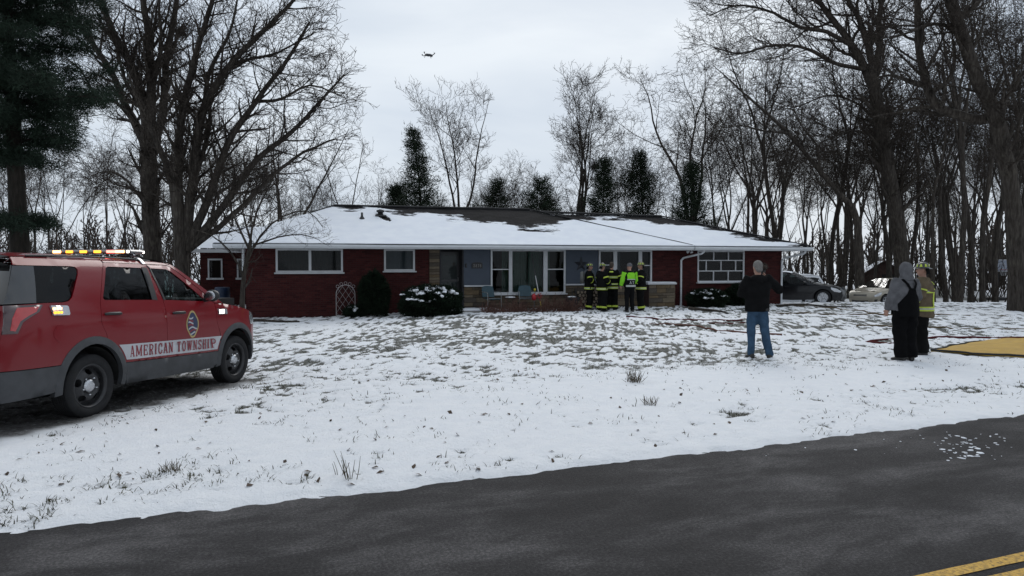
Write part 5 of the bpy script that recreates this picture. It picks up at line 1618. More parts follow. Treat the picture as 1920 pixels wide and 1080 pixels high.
# ---- prototypes for the woods
PROTO = []
specs = [(41, 17, .19, 3, .45, 20), (42, 16, .16, 2, .5, 16), (43, 18, .22, 4, .40, 22), (44, 14, .12, 2, .45, 18), (45, 12, .10, 3, .35, 24), (46, 19, .17, 3, .55, 15)]
for sd_, H_, r_, fk, fa, sp_ in specs:
    t = wild_tree(sd_, H_, r_, fk, fa, sp_, TW(2.1, 1.15, .6, 2.2, 3.2, 3.4, .12, .18), min_r=.011, limbs=6)
    PROTO.append((t.big.mesh('wood_trunk', M_BARK), t.fine.mesh('wood_crown', M_TWIG, False)))
LOOK = ['tall bare three forked', 'slim bare two forked', 'thick bare many forked', 'thin bare two forked', 'small bare low forked', 'tall bare high forked']
def wood_tree(k, x, y, sc, rz, label, group, dz=0):
    label = label.replace('bare', LOOK[k], 1)
    root = empty('woodland_tree', (x, y, gz(x, y) - .05 + dz), rz, label, 'tree', group)
    root.scale = (sc, sc, sc)
    obj('trunk', PROTO[k][0], root); obj('crown', PROTO[k][1], root)
    return root
rs = random.Random(77)
# woods on the right: dense stand of bare trunks
G_R = 'bare trees of the woods right of the house'
L_R = 'bare woodland tree in the stand behind the parked cars'
spots = []
for i in range(900):
    if len(spots) >= 78: break
    y = rs.uniform(42, 92); px = rs.uniform(1395, 2010) if y > 48 else rs.uniform(1600, 2010); x = (px - 960) / 1350 * y
    if any((x - a) ** 2 + (y - b) ** 2 < 6.5 for a, b in spots): continue
    if y < 44 and 17 < x < 26: continue
    if 25 < x < 31.5 and 53 < y < 60: continue
    spots.append((x, y))
for x, y in spots:
    wood_tree(rs.randrange(6), x, y, rs.uniform(.75, 1.12), rs.uniform(0, 6.28), L_R, G_R)
# slim trunks nearer, between the hooded man and the big oak
for px, y in ((1752, 39), (1775, 42), (1800, 37), (1822, 41), (1845, 40), (1868, 44), (1790, 46), (1735, 44), (1640, 45), (1580, 47), (1560, 52), (1540, 49)):
    x = (px - 960) / 1350 * y; wood_tree(rs.choice([1, 3, 3, 4, 5]), x, y, rs.uniform(.85, 1.1), rs.uniform(0, 6.28), L_R, G_R)
# behind the house and to the left
G_B = 'bare trees beyond the back yard'; L_B = 'bare tree in the row beyond the back yard of the house'
for px, y, k, sc in ((720, 62, 3, 0.71), (770, 75, 4, 0.91), (925, 70, 4, 0.94), (950, 60, 3, 0.63), (990, 66, 4, 0.86), (1010, 80, 0, 0.57), (1140, 66, 3, 0.76), (1165, 58, 4, 0.94), (1190, 74, 4, 1.10), (1225, 62, 3, 0.80), (1255, 70, 0, 0.69), (1345, 56, 4, 1.23), (1375, 62, 2, 0.78), (1405, 50, 3, 1.09), (830, 66, 4, 0.72), (895, 80, 3, 0.80), (1050, 72, 4, 0.78), (1110, 80, 4, 0.81), (1300, 68, 4, 1.17), (700, 80, 4, 0.78)):
    x = (px - 960) / 1350 * y; wood_tree(k, x, y, sc, rs.uniform(0, 6.28), L_B, G_B)
G_L = 'bare trees of the thicket left of the house'; L_L = 'bare tree in the thicket behind the fire car'
for px, y, k, sc in ((20, 46, 4, .8), (70, 40, 3, .7), (120, 44, 4, .75), (160, 50, 4, .8), (200, 38, 3, .62), (235, 55, 0, .6), (330, 48, 4, .85), (400, 42, 4, .8), (440, 50, 3, .75), (470, 40, 4, .68), (500, 58, 4, .85), (590, 60, 4, .72), (620, 52, 3, .66), (-60, 38, 2, .7), (90, 58, 0, .62), (-120, 48, 0, .8), (300, 62, 2, .6), (560, 46, 4, .62), (380, 60, 4, .9), (30, 62, 2, .6), (-190, 44, 2, .8), (-260, 36, 0, .8), (-330, 50, 5, .8), (-420, 42, 2, .85), (-230, 58, 4, .9), (-520, 48, 0, .9), (-620, 40, 2, .9), (-380, 34, 1, .8)):
    x = (px - 960) / 1350 * y; wood_tree(k, x, y, sc, rs.uniform(0, 6.28), L_L, G_L)
# trees across the road behind the viewer (they stand in the car windows as reflections)
G_X = 'bare trees across the road'; L_X = 'bare tree on the verge across the road'
for x, y, k, sc in ((-9, -9, 2, .9), (-3, -13, 0, .9), (4, -10, 5, .85), (9, -7, 2, .85), (14, -12, 0, 1), (-15, -7, 5, .9), (20, -5, 1, .9), (-22, -12, 2, 1), (26, -9, 2, .9), (1, -20, 2, 1), (-10, -20, 0, 1.1), (11, -21, 5, 1), (22, -18, 2, 1.1), (-28, -3, 0, .9), (32, -2, 0, 1)):
    wood_tree(k, x, y, sc, rs.uniform(0, 6.28), L_X, G_X)

# ---- conifers
def needles(centers, dirs, n_per, ln, wd, spread, seed, droop=.0):
    """blades around twig ends -> triangles"""
    r = np.random.RandomState(seed); c = np.repeat(np.asarray(centers), n_per, 0); d = np.repeat(np.asarray(dirs), n_per, 0)
    n = len(c)
    p = c + r.normal(size=(n, 3)) * spread
    v = d * .7 + r.normal(size=(n, 3)) * .75; v[:, 2] -= droop
    v /= np.linalg.norm(v, axis=1, keepdims=True)
    w = np.cross(v, r.normal(size=(n, 3))); w /= np.maximum(np.linalg.norm(w, axis=1, keepdims=True), 1e-6)
    L = (ln * r.uniform(.6, 1.3, n))[:, None]
    a = p - w * wd; b = p + w * wd; t = p + v * L
    V = np.stack([a, b, t], 1).reshape(-1, 3); T = np.arange(n * 3).reshape(-1, 3)
    return V, T
def conifer(seed, H, r0, z0, width, dens, label, loc, name='pine_tree', tiers=None, mt=None, group=None, ln=.16, npn=26, spread=.10, irregular=.35, tw=.008):
    t = Tree(seed, .008); root = empty(name, loc, 0, label, 'tree', group)
    P = t.path((0, 0, -.15), (0, 0, 1), H, max(6, int(H / .8)), .02, .02); rad = r0 * (1 - .9 * np.linspace(0, 1, len(P))); rad[0] *= 1.25
    t.big.add(P, rad, 9); C_ = []; D_ = []
    hz = z0
    while hz < H * .98:
        f = (hz - z0) / (H - z0)
        if tiers: wdt = interp(hz, tiers)
        else: wdt = width * (1 - f) ** .95 * t.r.uniform(.45, 1.15) + .10
        nb = max(3, int(dens * t.r.uniform(.7, 1.2)))
        if wdt > .12:
            a0 = t.r.uniform(0, 6.28)
            for k in range(nb):
                a = a0 + 6.283 * k / nb + t.r.normal() * .3; L = wdt * t.r.uniform(1 - irregular, 1.08) * (1.35 if irregular > .5 and t.r.uniform() < .15 else 1)
                x = hz / H * (len(P) - 1); i = min(len(P) - 2, int(x)); p = P[i] + (P[i + 1] - P[i]) * (x - i)
                pp = t.path(p, (math.cos(a), math.sin(a), .12 if irregular < .5 else .55), L, max(3, int(L / .35)), .10, -.015)
                t.big.add(pp, np.linspace(.012 + .012 * L, .006, len(pp)), 4)
                for q in range(1, len(pp)):
                    for s_ in range(3 if L > .8 else 2):
                        d = pp[q] - pp[q - 1]; d /= np.linalg.norm(d)
                        sd = np.array([-d[1], d[0], 0]) * t.r.choice([-1, 1]) * t.r.uniform(.2, 1) + d * .6 + np.array([0, 0, t.r.uniform(-.15, .25)])
                        sd /= np.linalg.norm(sd); l2 = min(.55, .22 + L * .16) * t.r.uniform(.5, 1.1)
                        e = pp[q] + sd * l2; t.fine.add(np.array([pp[q], e]), [.008, .004], 3)
                        for u in (.45, .8, 1.05): C_.append(pp[q] + (e - pp[q]) * u); D_.append(sd)
        hz += t.r.uniform(.28, .42)
    V, T = needles(C_, D_, npn, ln, tw, spread, seed)
    obj('trunk', t.big.mesh(name + '_trunk', M_BARKP), root); obj('twigs', t.fine.mesh(name + '_twigs', M_BARKP), root)
    o = obj('crown', mesh_np(name + '_needles', V, T, mt or M_NEEDLE), root)
    return root
# the big pine at the left edge: bare lower trunk, shelves of foliage
px_, Y_ = 38, 17.0; x_ = (px_ - 960) / 1350 * Y_
conifer(61, 12.5, .25, 2.3, 2.2, 9, 'tall dark pine with shelf like branches at the edge of the drive', (x_, Y_, gz(x_, Y_)),
        tiers=[(2.3, .0), (2.7, .0), (2.8, .6), (3.1, .5), (3.25, .0), (4.3, .0), (4.5, 1.0), (4.9, 1.5), (5.25, 1.0), (5.4, 1.5), (5.7, 2.0), (6.2, 1.9), (6.45, .9), (6.6, .3), (6.9, 1.0), (7.2, 1.7), (8.3, 1.8), (10, 1.4), (12.4, .2)], npn=34, ln=.16, tw=.008, spread=.095, irregular=.22)
for i, (px, Y, H, wd, lab) in enumerate(((797, 42, 10.0, 2.6, 'dark dense cedar standing behind the roof beside the two stemmed tree'), (1128, 44, 8.2, 2.8, 'dark rounded cedar behind the roof left of the broader pine'), (1208, 46, 9.2, 4.0, 'wide dark pine behind the garage end of the ridge'),
                                     (1010, 45, 7.2, 4.0, 'low dark cedar just above the middle of the ridge'), (735, 44, 6.8, 2.8, 'low cedar behind the left half of the ridge'), (1290, 41, 7.8, 3.0, 'dark cedar at the foot of the gnarled tree'), (925, 48, 7.4, 4.2, 'low spreading cedar between the two tall bare trees'))):
    x = (px - 960) / 1350 * Y
    conifer(70 + i, H, .12, .3, wd, 6, lab, (x, Y, gz(x, Y)), 'cedar_tree', mt=M_CEDAR, group='evergreens behind the roof', npn=6, ln=.24, spread=.15, tw=.017, irregular=.62)

# ---- thicket of brush and far wood line: beyond counting
def brush(name, seed, n, px0, px1, y0, y1, hmin, hmax, label, twigs=4, rmin=.010, seg=4):
    r = np.random.RandomState(seed); ts = TubeSet()
    y = r.uniform(y0, y1, n); x = (r.uniform(px0, px1, n) - 960) / 1350 * y
    P = np.empty((n, seg + 1, 3)); P[:, 0] = np.stack([x, y, base_z(x, y) - .05], 1); h = r.uniform(hmin, hmax, n) * r.uniform(.6, 1, n)
    d = nrm(np.stack([r.normal(size=n) * .22, r.normal(size=n) * .22, np.ones(n)], 1))
    for k in range(seg):
        d = nrm(d + r.normal(size=(n, 3)) * .14); P[:, k + 1] = P[:, k] + d * (h / seg)[:, None]
    rad = (rmin * (1 + .22 * h))[:, None] * np.linspace(1.5, .5, seg + 1)[None]
    ts.batch(P, rad, 3)
    t = Tree(seed, rmin * .75); t.fine = ts
    t.grow(P, rad, 0, dict(levels=[dict(n=twigs, t0=.22, ang=38, rel=.34, up=.10, gn=.16, seg=3, rr=.7), dict(n=4, t0=.2, ang=42, rel=.40, up=.06, gn=.2, seg=2, rr=.8)], fine_from=0))
    o = obj(name, ts.mesh(name, M_TWIG, False)); return tag(o, label, kind='stuff')
brush('undergrowth', 5, 480, 1400, 2000, 44, 80, 1.4, 5.5, 'bare brush under the woods', 5, .017)
brush('thicket', 6, 540, -420, 520, 33, 60, 2.0, 6.5, 'bare brush behind the fire car', 6, .014)
brush('hedgerow', 7, 370, 640, 1450, 46, 75, 4.0, 9.0, 'bare brush along the back yard', 6, .013)
def far_wood():
    n = 330; r = np.random.RandomState(8); ts = TubeSet()
    a = r.uniform(-1.0, 1.0, n); D = r.uniform(120, 210, n); x, y = D * np.sin(a), D * np.cos(a); H = r.uniform(6, 10, n); z = base_z(x, y) - .1
    P = np.stack([np.stack([x + r.normal(size=n) * k * .3, y, z + H * k / 3], 1) for k in range(4)], 1); rad = np.tile(np.array([.30, .24, .17, .08]), (n, 1))
    ts.batch(P, rad, 4); t = Tree(8, .07); t.fine = ts
    t.grow(P, rad, 0, dict(levels=[dict(n=12, t0=.15, ang=40, rel=.36, up=.12, gn=.12, seg=2, rr=.6), dict(n=4, t0=.2, ang=40, rel=.5, up=.05, gn=.2, seg=1, rr=.7)], fine_from=0))
    o = obj('far_wood', ts.mesh('far_wood', M_TWIG, False)); tag(o, 'far bare wood line on the horizon', kind='stuff')
far_wood()
# ================================================================== people
M_SKIN = mat('skin', (.36, .20, .145), .55, var=.10, scale=14)
M_GLOVE = mat('dark_glove', (.02, .02, .02), .8)
M_EYE = mat('eye', (.03, .025, .02), .2)
M_HAIRG = mat('grey_hair', (.16, .15, .14), .8, var=.35, scale=60, bmp=.5)
M_HAIRB = mat('brown_hair', (.05, .035, .025), .8, var=.35, scale=60, bmp=.5)
def cloth(name, c, var=.22, rough=.95): return mat(name, c, rough, var=var, scale=11, bmp=.25, bscale=160, spec=.08)
M_BLACKC = cloth('black_cloth', (.007, .007, .0075)); M_JEAN = cloth('blue_denim', (.040, .075, .125), .3)
M_GREYC = cloth('grey_fleece', (.105, .105, .112)); M_TURN = cloth('black_turnout', (.007, .007, .007)); M_TAN = cloth('khaki_turnout', (.115, .090, .060))
M_BIB = cloth('black_bib', (.0045, .0045, .005)); M_BOOT = mat('boot_leather', (.012, .011, .010), .5, var=.3)
M_LIME = mat('lime_trim', (.42, .52, .055), .6, var=.12, scale=20); M_SILV = mat('silver_trim', (.36, .38, .36), .5, var=.12, scale=20)
M_HIVIS = cloth('hivis_green', (.22, .60, .035), .12); M_HELM = mat('helmet_shell', (.014, .014, .013), .35, var=.3, coat=.4); M_HELMY = mat('helmet_worn', (.13, .125, .07), .5, var=.5, scale=14)
M_TANK = mat('air_tank', (.09, .09, .085), .45, var=.3)

def hand_geo(mb, w, d, n, size=1.0, curl=.5):
    """palm and five bent fingers; w wrist, d forearm direction, n palm normal"""
    d = d.normalized(); n = (n - d * n.dot(d)).normalized(); s = d.cross(n)
    pc = [w - d * .01, w + d * .03, w + d * .075 * size, w + d * .092 * size]
    rings = []
    for p, a, b in zip(pc, (.024, .034, .040, .036), (.018, .016, .014, .010)):
        rings.append([p + s * (a * size * math.cos(2 * math.pi * j / 10)) + n * (b * size * math.sin(2 * math.pi * j / 10)) for j in range(10)])
    mb.rings(rings, True)
    for k, (off, L) in enumerate(((-.029, .068), (-.010, .080), (.010, .076), (.029, .060))):
        p = w + (d * .086 + s * off) * size; pts = [p]; dd = d.copy()
        for q in range(3):
            a = curl * (.45 + .35 * q); dd = (d * math.cos(a * (q + 1) * .6) + n * math.sin(a * (q + 1) * .6)).normalized()
            pts.append(pts[-1] + dd * (L * size / 3))
        mb.tube(pts, [.0092 * size, .0088 * size, .0080 * size, .0062 * size], 7)
    p = w + (d * .025 - s * .030) * size
    t1 = p + (d * .030 - s * .022 + n * .010) * size; t2 = t1 + (d * .028 - s * .004 + n * .016 * (1 + curl)) * size
    mb.tube([p, t1, t2], [.0125 * size, .0105 * size, .0075 * size], 7)

def person(label, loc, rotz, H, pose, st, group=None):
    s = H / 1.76
    J = dict(pelvis=(0, 0, .95), chest=(0, 0, 1.28), neck=(0, -.01, 1.47), head=(0, .015, 1.635),
             shL=(-.185, 0, 1.42), elL=(-.25, -.03, 1.15), wrL=(-.26, .07, .91), shR=(.185, 0, 1.42), elR=(.25, -.03, 1.15), wrR=(.26, .07, .91),
             hipL=(-.085, 0, .90), knL=(-.10, .03, .49), anL=(-.11, -.02, .085), hipR=(.085, 0, .90), knR=(.10, .03, .49), anR=(.11, -.02, .085), yaw=0.0, tilt=0.0)
    J.update(pose)
    V = {k: Vector(v) * s for k, v in J.items() if isinstance(v, tuple)}
    root = empty('person', loc, rotz, label, 'person', group)
    yaw = J['yaw']; fw = Vector((math.sin(-yaw), math.cos(yaw), -math.sin(J['tilt']))).normalized(); rt = fw.cross(Vector((0, 0, 1))).normalized(); upv = rt.cross(fw)
    HM = Matrix((rt, fw, upv)).transposed()                       # head axes
    hd = V['head']; HP = lambda x, y, z: hd + HM @ (Vector((x, y, z)) * s)
    # --- body
    b = MB()
    def ring(c, a, d_, n=16): return [Vector((c.x + a * s * math.cos(2 * math.pi * j / n), c.y + d_ * s * math.sin(2 * math.pi * j / n), c.z)) for j in range(n)]
    pv, ch, nk = V['pelvis'], V['chest'], V['neck']
    tors = [(pv - Vector((0, 0, .10 * s)), .13, .09), (pv, .165, .110), (pv.lerp(ch, .35), .150, .105), (pv.lerp(ch, .75), .165, .115), (ch, .175, .120), (ch.lerp(nk, .55), .165, .100), (ch.lerp(nk, .85), .10, .075), (nk, .060, .060)]
    b.rings([ring(*t) for t in tors], True)
    b.tube([nk - Vector((0, 0, .03)), hd - upv * .05 * s], [.058 * s, .054 * s], 12)
    b.ellipsoid(HP(0, 0, .02), (.076 * s, .095 * s, .112 * s), 16, 12, M=HM); b.ellipsoid(HP(0, .030, -.055), (.056 * s, .066 * s, .062 * s), 14, 8, M=HM)
    b.ellipsoid(HP(0, .100, -.010), (.014 * s, .022 * s, .026 * s), 8, 6, M=HM)
    for q in (-1, 1): b.ellipsoid(HP(q * .079, -.005, .0), (.012 * s, .022 * s, .032 * s), 8, 6, M=HM); b.ellipsoid(HP(q * .034, .074, .022), (.024 * s, .014 * s, .012 * s), 8, 5, M=HM)
    for q in 'LR':
        sh, el, wr = V['sh' + q], V['el' + q], V['wr' + q]
        b.tube([ch.lerp(sh, .6), sh, sh.lerp(el, .5), el, el.lerp(wr, .45), wr], [.055 * s, .056 * s, .048 * s, .040 * s, .038 * s, .027 * s], 12)
        hp, kn, an = V['hip' + q], V['kn' + q], V['an' + q]
        b.tube([hp + Vector((0, 0, .04)), hp.lerp(kn, .4), kn, kn.lerp(an, .35), an], [.085 * s, .078 * s, .056 * s, .056 * s, .038 * s], 12)
        ft = Vector((0, 1, 0)); ft.rotate(Euler((0, 0, R(J.get('toe' + q, 12 if q == 'L' else -12)))))
        b.ellipsoid(an + ft * .05 * s - Vector((0, 0, .045 * s)), (.034 * s, .095 * s, .022 * s), 10, 6, M=Euler((0, 0, R(J.get('toe' + q, 12 if q == 'L' else -12)))).to_matrix())
    me = remeshed(b, .016 * s, 3)
    hb = MB()
    for q in 'LR':
        el, wr = V['el' + q], V['wr' + q]; d = (wr - el).normalized()
        n_ = Vector(J.get('pn' + q, (.6 if q == 'L' else -.6, .5, -.2)))
        hand_geo(hb, wr + d * .005, d, n_, s * (1.12 if st.get('glove') else 1), J.get('curl' + q, .55))
    bm = bmesh.new(); bm.from_mesh(me); m2 = hb.mesh('h', []); bm.from_mesh(m2); nf = len(me.polygons)
    bm.faces.ensure_lookup_table()
    for i, f in enumerate(bm.faces):
        f.smooth = True
        f.material_index = 1 if (i >= nf and st.get('glove')) else 0
    bm.to_mesh(me); bm.free(); bpy.data.meshes.remove(m2)
    me.materials.append(M_SKIN); me.materials.append(M_GLOVE)
    body = obj('body', me, root)
    for q in (-1, 1):
        e = MB(); e.ellipsoid(HP(q * .031, .0865, .021), (.011 * s, .008 * s, .007 * s), 8, 6, M=HM); e.build('eye', M_EYE, body)
    e = MB(); e.ellipsoid(HP(0, .0945, -.056), (.024 * s, .006 * s, .005 * s), 8, 5, M=HM); e.build('mouth', mat('lips', (.24, .09, .075), .5), body)
    # --- trousers
    p = MB(); bag = st.get('bag', .02)
    p.rings([ring(pv - Vector((0, 0, .11 * s)), .145 + bag * .5, .115 + bag * .4), ring(pv - Vector((0, 0, .02 * s)), .172 + bag * .4, .128 + bag * .3), ring(pv + Vector((0, 0, .07 * s)), .165 + bag * .3, .120 + bag * .2)], True)
    for q in 'LR':
        hp, kn, an = V['hip' + q], V['kn' + q], V['an' + q]
        p.tube([hp + Vector((0, 0, .03)), hp.lerp(kn, .4), kn, kn.lerp(an, .45), an.lerp(kn, .08), an - Vector((0, 0, .025))], [(.096 + bag) * s, (.090 + bag) * s, (.070 + bag) * s, (.068 + bag) * s, (.062 + bag * 1.2) * s, (.060 + bag * 1.2) * s], 14)
    pm = remeshed(p, .020 * s, 2, st.get('wr', .010), 3, 13); pm.materials.append(st['pants']); tr = obj('trousers', pm, root)
    if st.get('cuff'):
        for q in 'LR':
            kn, an = V['kn' + q], V['an' + q]; c = MB(); a0, a1 = an.lerp(kn, .10), an.lerp(kn, .26)
            c.tube([a0, a1], [(.074 + bag * 1.2) * s, (.075 + bag * 1.2) * s], 16, cap=False); c.build('reflective_cuff', M_LIME, tr)
    # --- boots
    for q in 'LR':
        an = V['an' + q]; ra = R(J.get('toe' + q, 12 if q == 'L' else -12)); M3 = Euler((0, 0, ra)).to_matrix(); zf = an.z
        bt = MB(); rings = []
        for y, wd, h in ((-.075, .030, .07), (-.06, .043, .10), (0, .048, .115), (.06, .047, .085), (.12, .050, .062), (.175, .045, .048), (.205, .026, .030)):
            rr = []
            for j in range(12):
                a = 2 * math.pi * j / 12; rr.append(Vector((an.x, an.y, 0)) + M3 @ Vector((wd * s * math.cos(a), y * s, max(0.0, (h / 2 + h / 2 * math.sin(a)) * s))))
            rings.append([v + Vector((0, 0, zf - .085 * s)) for v in rr])
        bt.rings(rings, True); bt.tube([Vector((an.x, an.y, zf - .03 * s)), Vector((an.x, an.y, zf + .07 * s))], [.05 * s, .052 * s], 12)
        bt.build('boot', st.get('boots', M_BOOT), root)
    # --- coat
    inf = st.get('inf', .03); hem = st.get('hem', .84)
    hz = Vector((pv.x, pv.y, hem * s))
    ct = [(hz, .190 + inf * .8, .135 + inf), (pv.lerp(hz, .3), .182 + inf * .8, .130 + inf), (pv.lerp(ch, .45), .170 + inf, .122 + inf), (ch, .190 + inf, .128 + inf), (ch.lerp(nk, .5), .180 + inf, .108 + inf), (ch.lerp(nk, .82), .115 + inf * .6, .082 + inf * .5), (nk + Vector((0, 0, .02 * s)), .074 + inf * .3, .072 + inf * .3)]
    c = MB(); c.rings([ring(*t, n=20) for t in ct], True)
    AR = {}
    for q in 'LR':
        sh, el, wr = V['sh' + q], V['el' + q], V['wr' + q]
        pts = [ch.lerp(sh, .55), sh, sh.lerp(el, .5), el, el.lerp(wr, .5), wr]; rr = [(.060 + inf * .6) * s, (.066 + inf * .7) * s, (.058 + inf * .75) * s, (.052 + inf * .75) * s, (.048 + inf * .7) * s, (.040 + inf * .7) * s]
        c.tube(pts, rr, 14); AR[q] = (pts, rr)
    cm = remeshed(c, .020 * s, 2, st.get('wr', .010), 7, 10); cm.materials.append(st['coat']); coat = obj('coat', cm, root)
    def tors_ring(z, ex):
        for (c0, a0, d0), (c1, a1, d1) in zip(ct[:-1], ct[1:]):
            if c0.z <= z <= c1.z:
                t = (z - c0.z) / (c1.z - c0.z); return ring(c0.lerp(c1, t), a0 + (a1 - a0) * t + ex, d0 + (d1 - d0) * t + ex, 28)
        return ring(ct[0][0], ct[0][1] + ex, ct[0][2] + ex, 28)
    def band(z0, z1, name='reflective_band', m1=M_LIME, m2=M_SILV, parent=None):
        k = (z1 - z0) / 3
        for i, (a, e) in enumerate(((z0, z0 + k), (z0 + k, z1 - k), (z1 - k, z1))):
            q = MB(); q.rings([tors_ring(a * s, .010 if i != 1 else .009), tors_ring((a + e) / 2 * s, .012 if i != 1 else .010), tors_ring(e * s, .010 if i != 1 else .009)], False); q.build(name, m2 if i == 1 else m1, coat)
    def arm_band(q, seg, t0, t1, m1=M_LIME):
        pts, rr = AR[q]; a, e = pts[seg], pts[seg + 1]; r0, r1 = rr[seg], rr[seg + 1]
        o = MB(); o.tube([a.lerp(e, t0), a.lerp(e, t1)], [(r0 + (r1 - r0) * t0) * 1.0 + .011 * s, (r0 + (r1 - r0) * t1) * 1.0 + .011 * s], 16, cap=False); o.build('sleeve_band', m1, coat)
    for z0, z1 in st.get('bands', ()): band(z0, z1)
    for q, seg, t0, t1 in st.get('arm_bands', ()): arm_band(q, seg, t0, t1)
    def back_patch(name, poly, mt, ex=.014, front=False):
        """flat cloth shape wrapped on the back of the coat: poly in (x, z)"""
        def mp(x, z, d):
            rr = tors_ring(z * s, ex - d); cx = sum(v.x for v in rr) / len(rr); cy = sum(v.y for v in rr) / len(rr); a_ = max(v.x for v in rr) - cx; d_ = max(v.y for v in rr) - cy
            xx = max(-.97, min(.97, x * s / a_)); yy = d_ * math.sqrt(1 - xx * xx)
            return (cx + x * s, cy + (yy if front else -yy), z * s)
        return panel_obj(name, poly, mp, mt, coat, .035 * s, thick=.008)
    # --- headgear
    hg = st['head']
    if hg == 'helmet':
        q = MB(); T4 = Matrix.Translation(HP(0, -.005, .055)) @ HM.to_4x4()
        q.lathe([(.0, .105 * s), (.045 * s, .100 * s), (.085 * s, .075 * s), (.106 * s, .035 * s), (.112 * s, .0), (.118 * s, -.006 * s)], 24, T4)
        rings = []
        for k, (e, z) in enumerate(((0, -.004), (.022, -.012), (.024, -.018), (0, -.014))):
            rings.append([T4 @ Vector(((.112 + e) * s * math.cos(2 * math.pi * j / 24), ((.115 + e * (1.0 if math.sin(2 * math.pi * j / 24) > 0 else 2.3)) * s) * math.sin(2 * math.pi * j / 24), (z - (.02 * e / .024 if math.sin(2 * math.pi * j / 24) < -.5 else 0)) * s)) for j in range(24)])
        q.rings(rings, False); hel = q.build('helmet', st.get('helm', M_HELM), root)
        q = MB(); q.tube([T4 @ Vector((0, -.10 * s, .05 * s)), T4 @ Vector((0, -.06 * s, .10 * s)), T4 @ Vector((0, 0, .118 * s)), T4 @ Vector((0, .06 * s, .10 * s)), T4 @ Vector((0, .10 * s, .05 * s))], [(.010 * s, .008 * s)] * 5, 8); q.build('helmet_ridge', st.get('helm', M_HELM), hel)
        q = MB(); q.prism([(-.035 * s, 0), (.035 * s, 0), (.03 * s, .075 * s), (0, .09 * s), (-.03 * s, .075 * s)], 0, .006, T4 @ Matrix.Translation((0, .124 * s, .0)) @ Matrix.Rotation(R(112), 4, 'X')); q.build('helmet_shield', M_SILV, hel)
        for k in range(8):
            a = 2 * math.pi * (k + .5) / 8; pts = []
            for (da, r_, z) in ((-.22, .1135, .012), (.22, .1135, .012), (.13, .093, .066), (-.13, .093, .066)):
                pts.append(T4 @ Vector(((r_ + .003) * s * math.cos(a + da), (r_ + .003) * s * math.sin(a + da), z * s)))
            mid = T4 @ Vector((.111 * s * math.cos(a), .111 * s * math.sin(a), .042 * s))
            q = MB(); q.add(pts + [mid], [(0, 1, 4), (1, 2, 4), (2, 3, 4), (3, 0, 4)]); q.build('helmet_sticker', M_LIME, hel)
        q = MB(); rings = []
        for z, k in ((-.005, 1.08), (-.06, 1.12), (-.11, 1.25), (-.13, 1.4)):
            rings.append([T4 @ Vector((.088 * k * s * math.cos(R(200 + 140 * j / 12)), .098 * k * s * math.sin(R(200 + 140 * j / 12)), z * s)) for j in range(13)])
        vv_ = [v for r_ in rings for v in r_]; ff_ = [(i * 13 + j, i * 13 + j + 1, i * 13 + j + 14, i * 13 + j + 13) for i in range(3) for j in range(12)]
        q.add(vv_, ff_, 0, True); q.build('ear_flap', M_TURN, hel)
    elif hg == 'hood':
        q = MB(); q.ellipsoid(HP(0, -.022, .020), (.112 * s, .125 * s, .140 * s), 18, 12, M=HM); q.ellipsoid(HP(0, -.035, -.10), (.115 * s, .115 * s, .09 * s), 16, 8, M=HM)
        q.tube([nk - Vector((0, .01, .03)), nk + Vector((0, -.02, .06))], [.125 * s, .105 * s], 16)
        hm = remeshed(q, .014, 3, .006, 5, 16); hm.materials.append(st['coat']); o = obj('hood', hm, root)
    elif hg == 'beanie':
        q = MB(); T4 = Matrix.Translation(HP(0, -.004, .045)) @ HM.to_4x4()
        q.lathe([(0, .095 * s), (.04 * s, .090 * s), (.072 * s, .065 * s), (.088 * s, .02 * s), (.090 * s, -.005 * s), (.096 * s, -.006 * s), (.096 * s, -.034 * s), (.088 * s, -.036 * s)], 20, T4 @ Matrix.Diagonal((.95, 1.12, 1, 1))); q.build('beanie', M_GREYC, root)
    else:
        q = MB(); q.ellipsoid(HP(0, -.014, .040), (.083 * s, .098 * s, .102 * s), 18, 12, M=HM); q.ellipsoid(HP(0, -.05, -.015), (.070 * s, .055 * s, .075 * s), 14, 8, M=HM)
        hm = remeshed(q, .012, 2, .003, 5, 40); hm.materials.append(st.get('hair', M_HAIRG)); obj('hair', hm, root)
    if st.get('hood_down'):
        q = MB(); q.tube([nk + Vector((-.13 * s, .03 * s, -.02 * s)), nk + Vector((-.10 * s, -.07 * s, -.02 * s)), nk + Vector((0, -.12 * s, -.05 * s)), nk + Vector((.10 * s, -.07 * s, -.02 * s)), nk + Vector((.13 * s, .03 * s, -.02 * s))], [.04 * s, .058 * s, .075 * s, .058 * s, .04 * s], 12)
        q.tube([nk + Vector((0, -.01, -.05 * s)), nk + Vector((0, -.01, .05 * s))], [.105 * s, .095 * s], 14)
        hm = remeshed(q, .014, 3, .008, 9, 16); hm.materials.append(st['coat']); obj('folded_hood', hm, root)
    return root, dict(back=back_patch, band=band, HP=HP, V=V, coat=coat, trousers=tr, s=s, HM=HM, ring=ring, tors=tors_ring)

def on_ground(x, y): return (x, y, gz(x, y) - .012)
